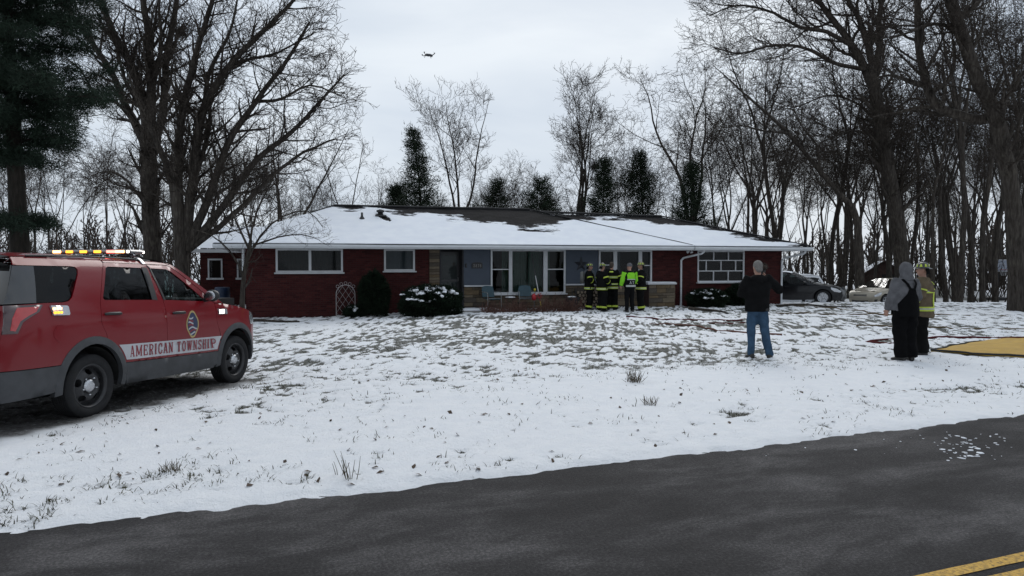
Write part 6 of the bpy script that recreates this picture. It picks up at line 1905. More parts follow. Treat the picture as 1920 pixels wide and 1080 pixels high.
# ---- man filming, seen from behind
r_, h_ = person('man in black hooded jacket and blue jeans holding a camera to his face', on_ground(4.44, 13.0), R(-4), 1.77,
    dict(shL=(-.19, 0, 1.42), elL=(-.275, .04, 1.16), wrL=(-.13, .24, 1.18), shR=(.19, .01, 1.44), elR=(.40, .07, 1.24), wrR=(.205, .24, 1.49), pnR=(-.8, .2, .2), pnL=(.3, .2, .9), curlR=.9,
         hipL=(-.085, 0, .90), knL=(-.10, .03, .49), anL=(-.10, 0, .085), knR=(.13, .0, .49), anR=(.215, -.03, .085), yaw=R(12), tilt=R(4), toeR=-22),
    dict(coat=M_BLACKC, pants=M_JEAN, head='bare', hem=.86, inf=.045, hood_down=True, bag=.006, wr=.012))
q = MB(); q.box((0, 0, 0), (.075, .16, .085), bevel=.015); q.lathe([(.034, .07), (.036, .12), (.030, .125), (.0, .11)], 14, Matrix.Rotation(R(-90), 4, 'X')); cam_o = q.build('video_camera', M_BLACKP, None)
tag(cam_o, 'small black video camera held up by the man in blue jeans', 'camera')
cw = r_.matrix_basis @ Vector((.165, .32, 1.585)); cam_o.location = cw; cam_o.rotation_euler = (R(4), 0, R(-4))
q = MB(); rs_ = np.random.RandomState(3)
mic = MB(); mic.ellipsoid((0, 0, 0), (.045, .085, .045), 14, 10)
V_, T_ = (np.array(mic.v), None)
dirs = nrm(V_) if 'nrm' in globals() else V_ / np.linalg.norm(V_, axis=1, keepdims=True)
fz = []; ft_ = []
for i in range(900):
    k = rs_.randint(len(V_)); c_ = V_[k] + rs_.normal(size=3) * .006; d_ = dirs[k] + rs_.normal(size=3) * .3; w_ = np.cross(d_, rs_.normal(size=3)); w_ = w_ / np.linalg.norm(w_) * .003
    fz += [c_ - w_, c_ + w_, c_ + d_ * .025]; ft_.append((3 * i, 3 * i + 1, 3 * i + 2))
mic.add(fz, ft_); mo = mic.build('fur_windshield', mat('fur_brown', (.055, .042, .034), .95, var=.3, scale=40), cam_o, (.03, -.02, .075))
q = MB(); q.box((.13, -.135, .90), (.075, .035, .045), bevel=.01); q.build('belt_pouch', M_BLACKP, h_['trousers'])

# ---- person in grey hoodie and bib overalls
r_, h_ = person('person in grey hooded sweatshirt and black bib overalls seen from behind', on_ground(6.93, 12.66), R(8), 1.74,
    dict(neck=(0, -.005, 1.475), head=(0, .02, 1.605), shL=(-.185, 0, 1.40), elL=(-.27, .0, 1.13), wrL=(-.26, .12, .91), shR=(.185, 0, 1.40), elR=(.27, .02, 1.14), wrR=(.22, .17, .98), knL=(-.09, .03, .48), anL=(-.075, -.02, .085), knR=(.10, .03, .48), anR=(.10, -.03, .085), yaw=R(-6), tilt=R(5)),
    dict(coat=M_GREYC, pants=M_BIB, head='hood', hem=.90, inf=.040, bag=.045, wr=.016))
bp = h_['back']
bp('bib_back', [(-.20, .80), (.20, .80), (.205, 1.02), (.16, 1.10), (.09, 1.20), (.055, 1.30), (-.055, 1.30), (-.09, 1.20), (-.16, 1.10), (-.205, 1.02)], M_BIB, .020)
bp('bib_front', [(-.20, .82), (.20, .82), (.20, 1.05), (.13, 1.32), (-.13, 1.32), (-.20, 1.05)], M_BIB, .020, True)
for sg in (-1, 1):
    bp('bib_strap', [(sg * .010, 1.27), (sg * .055, 1.27), (sg * .145, 1.455), (sg * .10, 1.462)][::sg], M_BIB, .022)
    bp('bib_strap', [(sg * .08, 1.30), (sg * .125, 1.30), (sg * .145, 1.455), (sg * .10, 1.462)][::sg], M_BIB, .022, True)
    bp('hood_edge', [(sg * .065, 1.33), (sg * .075, 1.31), (sg * .05, 1.40), (sg * .03, 1.42)][::sg], M_GREYC, .018)
# ---- firefighter in khaki coat, next to them
r_, h_ = person('firefighter in khaki coat with lime stripes and black helmet beside the hooded person', on_ground(7.63, 13.35), R(62), 1.70,
    dict(shL=(-.20, .02, 1.42), elL=(-.26, .06, 1.16), wrL=(-.20, .22, 1.02), shR=(.20, 0, 1.42), elR=(.26, -.04, 1.15), wrR=(.245, .06, .90), yaw=R(6), tilt=R(2)),
    dict(coat=M_TAN, pants=M_TURN, head='helmet', hem=.74, inf=.060, bag=.045, wr=.016, glove=True, bands=((.86, .945), (1.205, 1.285)), arm_bands=(('R', 3, .55, .80), ('L', 3, .55, .80), ('R', 2, .1, .3), ('L', 2, .1, .3))))
for zz in ((-.13, -.085), (.085, .13)):
    h_['back']('back_stripe', [(zz[0], .945), (zz[1], .945), (zz[1], 1.205), (zz[0], 1.205)], M_LIME, .016)
h_['back']('shoulder_patch', [(-.06, 1.36), (.06, 1.36), (.05, 1.42), (-.05, 1.42)], M_LIME, .014)

# ---- the group at the porch
G_F = 'fire crew gathered at the porch'
TB = dict(coat=M_TURN, pants=M_TURN, head='helmet', hem=.76, inf=.055, bag=.05, wr=.014, glove=True, cuff=True, bands=((.80, .89), (1.16, 1.25)))
P1, h1 = person('firefighter with grey air tank straps facing the group from the wood rack side', on_ground(2.82, 26.25), R(-95), 1.70, dict(elR=(.27, .03, 1.16), wrR=(.16, .20, 1.05), yaw=R(0)), dict(TB, bands=((.80, .88),), arm_bands=(('R', 2, .2, .5), ('L', 2, .2, .5), ('R', 3, .5, .8))), G_F)
q = MB(); q.tube([(0, -.245, .98), (0, -.25, 1.02), (0, -.25, 1.38), (0, -.245, 1.42)], [.03, .085, .085, .03], 16); q.build('air_tank', M_TANK, P1)
for sg in (-1, 1): q = MB(); q.tube([(sg * .11, -.20, 1.10), (sg * .12, -.17, 1.42), (sg * .12, 0, 1.525), (sg * .12, .16, 1.42), (sg * .13, .19, 1.10)], [(.012, .03)] * 5, 8); q.build('tank_strap', M_TANK, P1)
P2, h2 = person('firefighter with lime sleeve stripes standing second from the wood rack', on_ground(3.22, 25.75), R(-60), 1.70, dict(elL=(-.27, .03, 1.15), wrL=(-.22, .20, 1.0), elR=(.27, .02, 1.15), wrR=(.20, .20, 1.04), yaw=R(-8), tilt=R(8)), dict(TB, bands=((.80, .88),), arm_bands=(('R', 2, .0, .35), ('L', 2, .0, .35), ('R', 3, .45, .85), ('L', 3, .45, .85))), G_F)
P3, h3 = person('bareheaded firefighter in black coat with lime back stripes turned to the house', on_ground(3.62, 26.15), R(-12), 1.76, dict(elL=(-.29, .0, 1.15), wrL=(-.27, .12, .92), elR=(.29, .0, 1.15), wrR=(.25, .14, .96), yaw=R(-10)), dict(TB, head='bare', hair=M_HAIRB, bands=((.80, .88), (.94, 1.0), (1.18, 1.26)), arm_bands=(('R', 2, .1, .4), ('L', 2, .1, .4))), G_F)
h3['back']('name_patch', [(-.075, 1.395), (.075, 1.395), (.06, 1.44), (-.06, 1.44)], M_LIME, .016)
P4, h4 = person('man in grey beanie and bright green safety jacket beside the bareheaded firefighter', on_ground(4.12, 25.2), R(18), 1.72, dict(elL=(-.27, .03, 1.15), wrL=(-.25, .16, .95), elR=(.25, .02, 1.15), wrR=(.20, .18, 1.0), yaw=R(30)), dict(coat=M_BLACKC, pants=M_BLACKC, head='beanie', hem=.90, inf=.035, bag=.012, wr=.010), G_F)
h4['back']('green_yoke', [(-.15, 1.20), (.15, 1.20), (.16, 1.36), (.10, 1.43), (-.10, 1.43), (-.16, 1.36)], M_HIVIS, .015)
h4['back']('grey_tape', [(-.16, 1.165), (.16, 1.165), (.16, 1.20), (-.16, 1.20)], M_SILV, .016)
h4['back']('hem_tape', [(-.19, .92), (.19, .92), (.19, .985), (-.19, .985)], M_SILV, .016)
lt = MB()
def _mp(x, z, d):
    rr = h4['tors'](z * h4['s'], .020 - d); cy = sum(v.y for v in rr) / len(rr); dd = max(v.y for v in rr) - cy; aa = max(v.x for v in rr)
    return (x, cy - dd * math.sqrt(max(.02, 1 - (x / aa) ** 2)), z * h4['s'])
lettering('AT', -.095, .115, lambda x: 1.02, .10, _mp, lt, .004); o = lt.build('jacket_lettering', M_SILV, h4['coat'])
o['kind'] = 'stuff'
V4 = h4['V']
for q_ in 'LR':
    sh, el, wr = V4['sh' + q_], V4['el' + q_], V4['wr' + q_]; q = MB(); q.tube([sh + Vector((0, 0, .015)), sh.lerp(el, .5), el, el.lerp(wr, .8)], [.104, .092, .086, .074], 16, cap=False); q.build('green_sleeve', M_HIVIS, h4['coat'])
P5, h5 = person('firefighter in worn pale helmet facing the man in the safety jacket', on_ground(4.62, 25.75), R(85), 1.74, dict(elL=(-.27, .05, 1.16), wrL=(-.20, .24, 1.05), elR=(.30, .0, 1.16), wrR=(.20, .16, 1.05), yaw=R(5)), dict(TB, helm=M_HELMY, bands=((.80, .88),), arm_bands=(('R', 2, .2, .5), ('L', 2, .2, .5), ('R', 4, .3, .6), ('L', 4, .3, .6))), G_F)
# ================================================================== yard things
from math import sin, cos, pi
def leafball(c, rad, n, ln, wd, seed, flat=0.0, lump=.12):
    """leaf blades spread through the outer shell of a clipped shrub"""
    r = np.random.RandomState(seed)
    d = nrm(r.normal(size=(n, 3))); d[:, 2] = np.where(d[:, 2] < -.72, -d[:, 2], d[:, 2])
    rr = r.uniform(.72, 1.0, n) ** .6
    az = np.arctan2(d[:, 1], d[:, 0]); k = 1 + lump * (np.sin(az * 3 + seed) * .5 + np.sin(az * 5 + d[:, 2] * 6 + seed * 2) * .5)
    p = d * rr[:, None] * np.array(rad) * k[:, None]
    if flat: p[:, 2] = np.minimum(p[:, 2], rad[2] * flat + r.normal(size=n) * .03)
    p = p + np.array(c)
    v = nrm(d + r.normal(size=(n, 3)) * .6); w = nrm(np.cross(v, r.normal(size=(n, 3))))
    L = (ln * r.uniform(.6, 1.3, n))[:, None]
    V = np.stack([p - w * wd, p + w * wd, p + v * L], 1).reshape(-1, 3)
    return V, np.arange(3 * n).reshape(-1, 3), p, d
def blob_snow(points, seed, parent, r0=.06, name='snow_clump'):
    mb_ = MB(); r = random.Random(seed)
    for q in points: mb_.ellipsoid(q, (r0 * r.uniform(.7, 1.7), r0 * r.uniform(.7, 1.5), r0 * r.uniform(.35, .6)), 8, 5)
    me = remeshed(mb_, .022, 2, .012, seed, 20); me.materials.append(M_SNOW); o = obj(name, me, parent); return o
def shrub(label, u, v, rad, n, seed, snow=0, mt=M_YEW, group=None, flat=.0, cz=None, name='shrub', front=True):
    w = hw(u, v); g = gz(w.x, w.y); root = empty(name, (w.x, w.y, g), HROT, label, 'shrub', group)
    c = (0, 0, rad[2] * .76 if cz is None else cz)
    V, T, p, d = leafball(c, rad, n, .12, .017, seed, flat, .20)
    obj('foliage', mesh_np('shrub_foliage', V, T, mt), root)
    q = MB(); q.ellipsoid(c, (rad[0] * .68, rad[1] * .68, rad[2] * .72), 16, 10)
    me = remeshed(q, .06, 0, .06, seed, 8); me.materials.append(mt); obj('inner_foliage', me, root)
    st = Tree(seed, .008)
    for k in range(7):
        a = k * 2.4; st.big.add(st.path((.06 * cos(a), .06 * sin(a), -.05), (cos(a) * .6, sin(a) * .6, 1), rad[2] * 1.1, 5, .15, .05), np.linspace(.022, .008, 6), 5)
    obj('stem', st.big.mesh('shrub_stem', M_BARK), root)
    if snow:
        r = np.random.RandomState(seed + 1)
        top = p[(d[:, 2] > .60)]; idx = r.choice(len(top), min(len(top), int(snow)), False)
        pts = [top[i] for i in idx]
        # a few lower pads of snow on the near side
        lo = p[(d[:, 2] > .15) & (d[:, 2] < .6) & (d[:, 1] < -.3)]
        pts += [lo[i] for i in r.choice(len(lo), max(1, snow // 9), False)]
        blob_snow(pts, seed, root, .075)
    return root
shrub('round clipped evergreen shrub with a cap of snow before the door', 6.05, -1.75, (1.03, .80, .58), 14000, 3, 190, flat=.92)
shrub('tall dark evergreen shrub beside the white trellis', 4.25, -.85, (.50, .48, .82), 9000, 4, 0)
shrub('low clipped evergreen shrub with snow on top below the garage window', 17.0, -1.0, (.80, .50, .40), 8000, 5, 60, flat=.85)
shrub('dark clipped shrub right of the snowy one below the garage window', 18.75, -.85, (.82, .48, .50), 7000, 6, 5, flat=.9)
shrub('small low shrub with snow at the foot of the trellis', 3.55, -.75, (.34, .26, .20), 1400, 8, 10)

# ---- arched trellis
w = hw(3.30, -.40); tr = empty('garden_trellis', (w.x, w.y, gz(w.x, w.y)), HROT, 'white arched wire trellis standing against the brick wall', 'trellis')
M_WIRE = mat('white_wire', (.42, .40, .40), .6, var=.2)
hh, wd = 1.05, .32
q = MB(); q.tube([(-wd, 0, -.05)] + [(-wd, 0, hh * k / 4) for k in range(1, 4)] + [(-wd * cos(pi * k / 12), 0, hh * .75 + wd * 1.0 * sin(pi * k / 12)) for k in range(0, 13)] + [(wd, 0, hh * k / 4) for k in range(3, 0, -1)] + [(wd, 0, -.05)], .011, 6); q.build('frame', M_WIRE, tr)
def in_arch(x, z): return abs(x) < wd and (z < hh * .75 or x * x + (z - hh * .75) ** 2 < wd * wd) and z > .05
for sg in (-1, 1):
    for k in range(-2, 6):
        pts = [(x, .006 * sg, sg * 1.45 * x + k * .30) for x in np.linspace(-wd, wd, 60)]
        pts = [p for p in pts if in_arch(p[0], p[2])]
        if len(pts) > 2: q = MB(); q.tube([pts[0], pts[-1]], .0042, 5); q.build('lattice_wire', M_WIRE, tr)
for k in range(5):
    a = pi * (.25 + .5 * k / 4); c = (-(wd + .06) * cos(a), 0, hh * .75 + (wd + .06) * sin(a))
    q = MB(); q.tube([(c[0] + .05 * cos(2 * pi * j / 12), 0, c[2] + .05 * sin(2 * pi * j / 12)) for j in range(12)], .0055, 5, closed=True); q.build('scroll', M_WIRE, tr)

# ---- star and house number on the wall
M_STAR = mat('dark_star_metal', (.016, .018, .024), .5, var=.3)
w = hw(12.14, .0, 1.64); star = empty('barn_star', w, HROT, 'dark five pointed metal star hung on the blue panel', 'star')
q = MB(); pts = [((.285 if k % 2 == 0 else .115) * sin(pi * k / 5), (.285 if k % 2 == 0 else .115) * cos(pi * k / 5)) for k in range(10)]
q.add([(x, .0, z) for x, z in pts] + [(0, -.06, 0)], [(k, (k + 1) % 10, 10) for k in range(10)]); q.build('star_face', M_STAR, star)
q = MB(); q.add([(x, .012, z) for x, z in pts], [tuple(range(10))]); q.tube([(x, .006, z) for x, z in pts], .006, 5, closed=True); q.build('star_back', M_STAR, star)
w = hw(8.06, .0, 1.50); pl = empty('number_plaque', w, HROT, 'small dark arched plaque with house number on the blue panel', 'sign')
M4 = Matrix.Rotation(R(90), 4, 'X')
arch = [(-.20, 0), (.20, 0), (.20, .165)] + [(.20 * cos(pi * k / 10), .165 + .06 * sin(pi * k / 10)) for k in range(1, 10)] + [(-.20, .165)]
q = MB(); q.prism(arch, -.012, .015, M4); q.build('plaque_plate', mat('plaque_black', (.016, .014, .015), .5), pl)
q = MB(); lettering('2878', -.155, .17, lambda x: .045, .105, lambda x, z, d: (x, -.016 + d, z), q, .002); o = q.build('number', mat('plaque_number', (.22, .21, .20), .5), pl); o['kind'] = 'stuff'

# ---- metal lawn chairs and table on the porch
M_TEAL = mat('teal_metal', (.014, .052, .072), .45, var=.25, scale=8)
def lawn_chair(label, u, v, rz):
    w = hw(u, v); root = empty('lawn_chair', (w.x, w.y, gz(w.x, w.y) + .02), HROT + rz, label, 'chair', 'teal lawn chairs on the porch')
    q = MB(); rings = []
    for z, y in ((.46, .24), (.55, .265), (.72, .31), (.84, .335)): rings.append((z, y))
    V = []; F = []
    for i, (z, y) in enumerate(rings):
        for j in range(9): x = -.24 + .06 * j; V.append((x * (1.0 if i < 3 else .86), y + .03 * (1 - (x / .24) ** 2), z + (.03 * (1 - (x / .24) ** 2) if i == 3 else 0)))
    for i in range(3):
        for j in range(8): F.append((i * 9 + j, i * 9 + j + 1, i * 9 + j + 10, i * 9 + j + 9))
    q.add(V, F, 0, True); q.add([(x, y + .012, z) for x, y, z in V], F, 0, True); q.build('backrest', M_TEAL, root)
    q = MB(); V = []; F = []
    for i in range(6):
        y = -.24 + .47 * i / 5
        for j in range(9): x = -.24 + .06 * j; V.append((x, y, .43 - .02 * sin(pi * i / 5) - .015 * (1 - (x / .24) ** 2) + (-.03 if i == 0 else 0)))
    for i in range(5):
        for j in range(8): F.append((i * 9 + j, i * 9 + j + 1, i * 9 + j + 10, i * 9 + j + 9))
    q.add(V, F, 0, True); q.add([(x, y, z - .012) for x, y, z in V], F, 0, True); q.build('seat', M_TEAL, root)
    for sg in (-1, 1):
        q = MB(); q.tube([(sg * .27, .30, .0), (sg * .27, -.16, .0), (sg * .27, -.27, .06), (sg * .27, -.27, .30), (sg * .27, -.25, .60), (sg * .27, -.20, .645), (sg * .27, .18, .655), (sg * .25, .29, .66)], .013, 8); q.build('arm_frame', mat('chair_tube', (.20, .21, .21), .45, var=.2), root)
    q = MB(); q.tube([(-.27, .28, .012), (.27, .28, .012)], .011, 8); q.tube([(-.27, -.22, .42), (.27, -.22, .42)], .011, 8); q.build('cross_tube', MATS['chair_tube'], root)
    return root
lawn_chair('teal metal lawn chair by the stone wall next to the door', 8.45, -.62, R(12))
lawn_chair('teal metal lawn chair under the large curtained window', 9.75, -.62, R(-8))
w = hw(9.12, -.72); tb = empty('side_table', (w.x, w.y, gz(w.x, w.y) + .02), HROT, 'small black wire side table with snow between the teal chairs', 'table')
q = MB(); q.lathe([(0, .455), (.24, .455), (.25, .445), (.24, .435), (0, .435)], 20); q.build('table_top', M_DARK, tb)
for k in range(4): q = MB(); a = pi / 4 + pi / 2 * k; q.tube([(.20 * cos(a), .20 * sin(a), .44), (.13 * cos(a), .13 * sin(a), .25), (.22 * cos(a), .22 * sin(a), 0)], .010, 6); q.build('leg', M_DARK, tb)
q = MB(); q.ellipsoid((.02, 0, .468), (.20, .19, .030), 14, 6); q.build('table_snow', M_SNOW, tb)
# ---- garden ornament: pole with red pinwheel, red lantern
w = hw(10.28, -.80); gp = empty('garden_pinwheel', (w.x, w.y, gz(w.x, w.y)), HROT, 'tall striped pole with red pinwheel leaning by the large window', 'ornament')
M_REDP = mat('red_plastic', (.34, .010, .018), .4, var=.15); M_YELP = mat('yellow_plastic', (.52, .42, .03), .5, var=.1)
top = Vector((-.18, .62, 2.02)); bot = Vector((.03, 0, -.05))
for a, b, mt_, nm in ((0, .16, M_YELP, 'yellow_shaft'), (.16, .30, M_REDP, 'red_shaft'), (.30, .62, M_WHITE, 'white_shaft'), (.62, 1.0, M_DARK, 'dark_shaft')):
    q = MB(); q.tube([bot.lerp(top, a), bot.lerp(top, b)], .017 if a > .1 else .022, 8); q.build(nm, mt_, gp)
c = bot.lerp(top, .27)
for k in range(8):
    a = 2 * pi * k / 8; q = MB(); n_ = Vector((0, -.05, 0)); P0 = c + n_; d0 = Vector((cos(a), 0, sin(a))); d1 = Vector((cos(a + .55), .0, sin(a + .55)))
    q.add([P0 + d0 * .03, P0 + d0 * .10, P0 + (d0 + d1) * .07 + Vector((0, -.02, 0)), P0 + d1 * .04], [(0, 1, 2, 3)]); q.add([P0 + d0 * .03 + Vector((0, .006, 0)), P0 + d0 * .10 + Vector((0, .006, 0)), P0 + (d0 + d1) * .07 + Vector((0, -.014, 0)), P0 + d1 * .04 + Vector((0, .006, 0))], [(3, 2, 1, 0)]); q.build('petal', M_REDP, gp)
q = MB(); q.lathe([(0, .012), (.03, .01), (.032, -.01), (0, -.012)], 12, Matrix.Translation(c + Vector((0, -.06, 0))) @ M4); q.build('hub', M_DARK, gp)
w = hw(9.98, -1.0); ln_ = empty('red_lantern', (w.x, w.y, gz(w.x, w.y)), HROT, 'red lantern with yellow knob hung on a short dark stake', 'lantern')
q = MB(); q.tube([(0, 0, -.05), (0, 0, .62), (0, -.03, .70), (0, -.07, .68)], .012, 6); q.build('stake', M_DARK, ln_)
q = MB(); q.lathe([(0, .66), (.04, .65), (.085, .58), (.085, .46), (.06, .41), (0, .41)], 14, Matrix.Translation((-.05, -.06, 0))); q.build('lantern_body', M_REDP, ln_)
q = MB(); q.ellipsoid((0, 0, .80), (.045, .045, .045), 10, 7); q.tube([(0, 0, .7), (0, 0, .77)], .01, 6); q.build('knob', M_YELP, ln_)
# ---- square planter pot with snow, firewood rack
w = hw(11.42, -.95); pp = empty('planter_pot', (w.x, w.y, gz(w.x, w.y)), HROT, 'dark tapered square planter with snow on top beside the wood rack', 'planter')
q = MB(); rings = []
for r_, z in ((.15, 0), (.20, .40), (.225, .41), (.225, .47), (.185, .47), (.18, .40)): rings.append([(sx * r_, sy * r_, z) for sx, sy in ((-1, -1), (1, -1), (1, 1), (-1, 1))])
q.rings(rings, True, 0, False); q.build('pot', mat('dark_pot', (.022, .022, .026), .7, var=.2), pp)
q = MB(); q.ellipsoid((0, 0, .45), (.19, .19, .05), 14, 6); q.build('pot_snow', M_SNOW, pp)
w = hw(12.15, -.60); rk = empty('firewood_rack', (w.x, w.y, gz(w.x, w.y)), HROT, 'dark iron rack of split firewood against the stone wall', 'rack')
for sg in (-1, 1): q = MB(); q.tube([(sg * .50, -.2, 0), (sg * .52, -.2, .75)], .015, 6); q.tube([(sg * .50, .2, 0), (sg * .52, .2, .75)], .015, 6); q.tube([(sg * .51, -.2, .40), (sg * .51, .2, .40)], .012, 6); q.build('upright', M_DARK, rk)
q = MB(); q.tube([(-.52, -.2, .06), (.52, -.2, .06)], .014, 6); q.tube([(-.52, .2, .06), (.52, .2, .06)], .014, 6); q.build('base_rail', M_DARK, rk)
rs = random.Random(5); M_LOGE = mat('log_end', (.20, .16, .12), .9, var=.3, scale=30)
for row in range(5):
    for k in range(7 - row % 2):
        x = -.43 + .143 * k + .07 * (row % 2); z = .135 + row * .118; r_ = rs.uniform(.050, .066); a = rs.uniform(0, 6)
        q = MB(); poly = [(r_ * rs.uniform(.85, 1.1) * cos(a + 2 * pi * j / 7), r_ * rs.uniform(.85, 1.1) * sin(a + 2 * pi * j / 7)) for j in range(7)]
        q.prism(poly, -.20, .20, Matrix.Translation((x, rs.uniform(-.03, .03), z)) @ Matrix.Rotation(R(90), 4, 'X')); o = obj('firewood_log', new_mesh('log', q.v, q.f, [M_LOGE, M_BARK], False, [0, 0] + [1] * 7), rk)
# ---- blue barrel past the corner
w = hw(-1.5, 6.2); o = MB(); o.lathe([(0, 0), (.28, 0), (.30, .05), (.30, .25), (.31, .28), (.30, .31), (.30, .58), (.31, .61), (.30, .64), (.30, .84), (.27, .88), (0, .88)], 20); o = o.build('rain_barrel', mat('blue_plastic', (.006, .022, .060), .5), None, (w.x, w.y, gz(w.x, w.y))); tag(o, 'blue plastic barrel beside the rear wing of the house', 'barrel')
# ---- dead perennials in the bed, uncountable
ts = TubeSet(); r = np.random.RandomState(12); n = 900
u = r.uniform(7.9, 11.5, n); vv_ = r.uniform(-2.0, -1.15, n); k_ = r.uniform(.1, .55, n) * (1 - .5 * np.abs((u - 9.8) / 2.4) ** 2) * (.25 + 1.3 * S((fbm(u * 2.3, vv_ * 2 + 5, 3, 4) - .35) / .35))
x = HO[0] + u * cos(HROT) - vv_ * sin(HROT); y = HO[1] + u * sin(HROT) + vv_ * cos(HROT); z = ground_z(x, y) - .02
P = np.empty((n, 4, 3)); P[:, 0] = np.stack([x, y, z], 1); d = nrm(np.stack([r.normal(size=n) * .35, r.normal(size=n) * .35, np.ones(n)], 1))
for k in range(3): d = nrm(d + r.normal(size=(n, 3)) * .28); P[:, k + 1] = P[:, k] + d * (k_ / 3)[:, None]
ts.batch(P, np.tile(np.array([.010, .009, .007, .004]), (n, 1)), 3); tt = Tree(3, .003); tt.fine = ts
tt.grow(P, np.full((n, 4), .006), 0, dict(levels=[dict(n=2, t0=.3, ang=50, rel=.4, up=.0, gn=.3, seg=2, rr=.7)], fine_from=0))
o = obj('dead_perennials', ts.mesh('dead_perennials', mat('dead_stem', (.105, .050, .036), .9, var=.4, scale=9))); tag(o, 'brown dead stems in the flower bed below the large window', kind='stuff')
V_, T_, _, _ = leafball((0, 0, 0), (1, 1, 1), 10, .1, .1, 1)
# ---- low snow edging along the bed: clods
# ---- hoses, debris on the lawn
def hose(name, pts, r0, mt, label, cat='hose', group=None, nob=True):
    P = [(x, y, gz(x, y) + r0 * .6) for x, y in pts]
    r0 *= .62; PP, rr = resample(P, [r0] * len(P), .25)
    for i in range(len(PP)): PP[i][2] = gz(PP[i][0], PP[i][1]) + r0 * .55
    q = MB(); q.tube([Vector(p) for p in PP], r0, 8); o = q.build(name, mt, None); tag(o, label, cat, group)
    return o
M_HRED = cloth('red_hose', (.085, .018, .020)); M_HTAN = cloth('tan_hose', (.12, .090, .056)); M_HPNK = cloth('faded_hose', (.13, .065, .050))
hose('fire_hose', [(3.6, 22.6), (4.6, 22.0), (5.9, 21.6), (6.9, 21.5)], .040, M_HRED, 'dark red fire hose stretched from the porch towards the man in jeans')
hose('fire_hose', [(5.4, 20.6), (6.0, 20.4), (6.7, 20.7)], .040, M_HRED, 'short bright length of red hose on the trampled snow')
hose('fire_hose', [(3.9, 20.4), (4.6, 19.9), (5.1, 18.9), (5.15, 18.0), (5.6, 17.4), (6.4, 17.0)], .042, M_HPNK, 'faded pink hose curving through the snow behind the man in jeans')
hose('fire_hose', [(8.2, 15.0), (7.8, 15.5), (8.0, 16.0), (9.4, 16.3), (11.3, 16.2), (14, 16.1)], .042, M_HRED, 'red hose running past the firefighter in khaki towards the big oak')
hose('fire_hose', [(9.4, 19.6), (11, 19.2), (13.0, 18.6), (16, 18.4)], .040, M_HTAN, 'tan hose lying straight across the lawn before the big oak')
hose('fire_hose', [(10.9, 28.8), (12.0, 27.2), (12.4, 25.0), (12.3, 23.8), (13.4, 22.8)], .045, M_HTAN, 'tan hose leading from the downspout corner onto the lawn')
hose('fire_hose', [(9.0, 24.5), (10.5, 24.0), (12.5, 23.8), (16, 23.2)], .038, M_HTAN, 'tan hose between the garage shrubs and the woods')
def stick(label, pts, r0, mt=None, twigs=6, seed=1):
    t = Tree(seed, .006); P = np.array([(x, y, gz(x, y) + z) for x, y, z in pts]); PP, rr = resample(P, list(np.linspace(r0, r0 * .4, len(P))), .15)
    b = PP[0].copy(); t.big.add(PP - b, rr, 6); t.children(PP - b, rr, 0, dict(levels=[dict(n=twigs, t0=.3, ang=45, len=.5, up=-.02, gn=.2, seg=3, rr=.5)], fine_from=1))
    o = empty('fallen_branch', tuple(b), 0, label, 'branch'); obj('stem', t.big.mesh('branch', M_BARK), o)
    if t.fine.g: obj('twigs', t.fine.mesh('branch_twigs', M_TWIG), o)
stick('curved dark branch lying before the low snowy shrub', [(6.3, 25.6, .10), (6.7, 25.2, .12), (7.1, 24.6, .06), (7.25, 24.1, .03)], .06, seed=2, twigs=2)
stick('broken dark branch lying at the foot of the downspout corner', [(10.4, 28.3, .05), (11.2, 27.9, .10), (12.2, 27.6, .05), (13.0, 27.4, .03)], .05, seed=3, twigs=7)
stick('dark fallen branch on the snow beside the fire car bonnet', [(-8.6, 22.6, .02), (-7.9, 22.3, .08), (-7.2, 22.2, .04), (-6.6, 22.3, .03)], .06, seed=4, twigs=4)
# ---- yellow salvage tarp
def tarp():
    c0 = [(8.02, 13.72), (8.9, 14.5), (9.9, 15.3), (11.5, 15.5), (14.0, 15.1), (13.4, 13.4), (12.4, 12.2), (10.4, 12.15), (9.15, 12.75)]
    cs = []
    for k, (a, b) in enumerate(zip(c0, c0[1:] + c0[:1])):
        for j in range(5):
            t_ = j / 5; cs.append((a[0] + (b[0] - a[0]) * t_ + .05 * sin(k * 2.3 + j * 2.1), a[1] + (b[1] - a[1]) * t_ + .07 * sin(k * 1.7 + j * 1.9)))
    root = empty('yellow_tarp', (10.5, 14, 0), 0, 'rumpled yellow tarp with dark edging spread on the snow', 'tarp')
    def mp(x, y, d): 
        e = math.sqrt(seg_d2(cs, x, y)); k = min(1, e / .9)
        z = base_z(np.array([x]), np.array([y]))[0] + .06 + .20 * k * float(fbm([x * 1.2], [y * 1.5], 3, 7)[0]) + .07 * float(fbm([x * 4], [y * 4], 3, 8)[0]) * k + .02 * k
        return (x - 10.5, y - 14, z - d)
    panel_obj('sheet', cs, mp, mat('yellow_vinyl', (.42, .25, .024), .6, var=.16, scale=4, bmp=.25, bscale=14), root, .14, thick=.02)
    q = MB(); pts = []
    for a, b in zip(cs, cs[1:] + cs[:1]):
        for k in range(3): x, y = a[0] + (b[0] - a[0]) * k / 3, a[1] + (b[1] - a[1]) * k / 3; m_ = mp(x, y, 0); pts.append((m_[0], m_[1], m_[2] - .005 + .03 * float(fbm([x * 4], [y * 4], 2, 3)[0])))
    q.tube(pts, .020, 6, closed=True); q.build('edging', mat('dark_webbing', (.018, .018, .018), .8), root)
tarp()
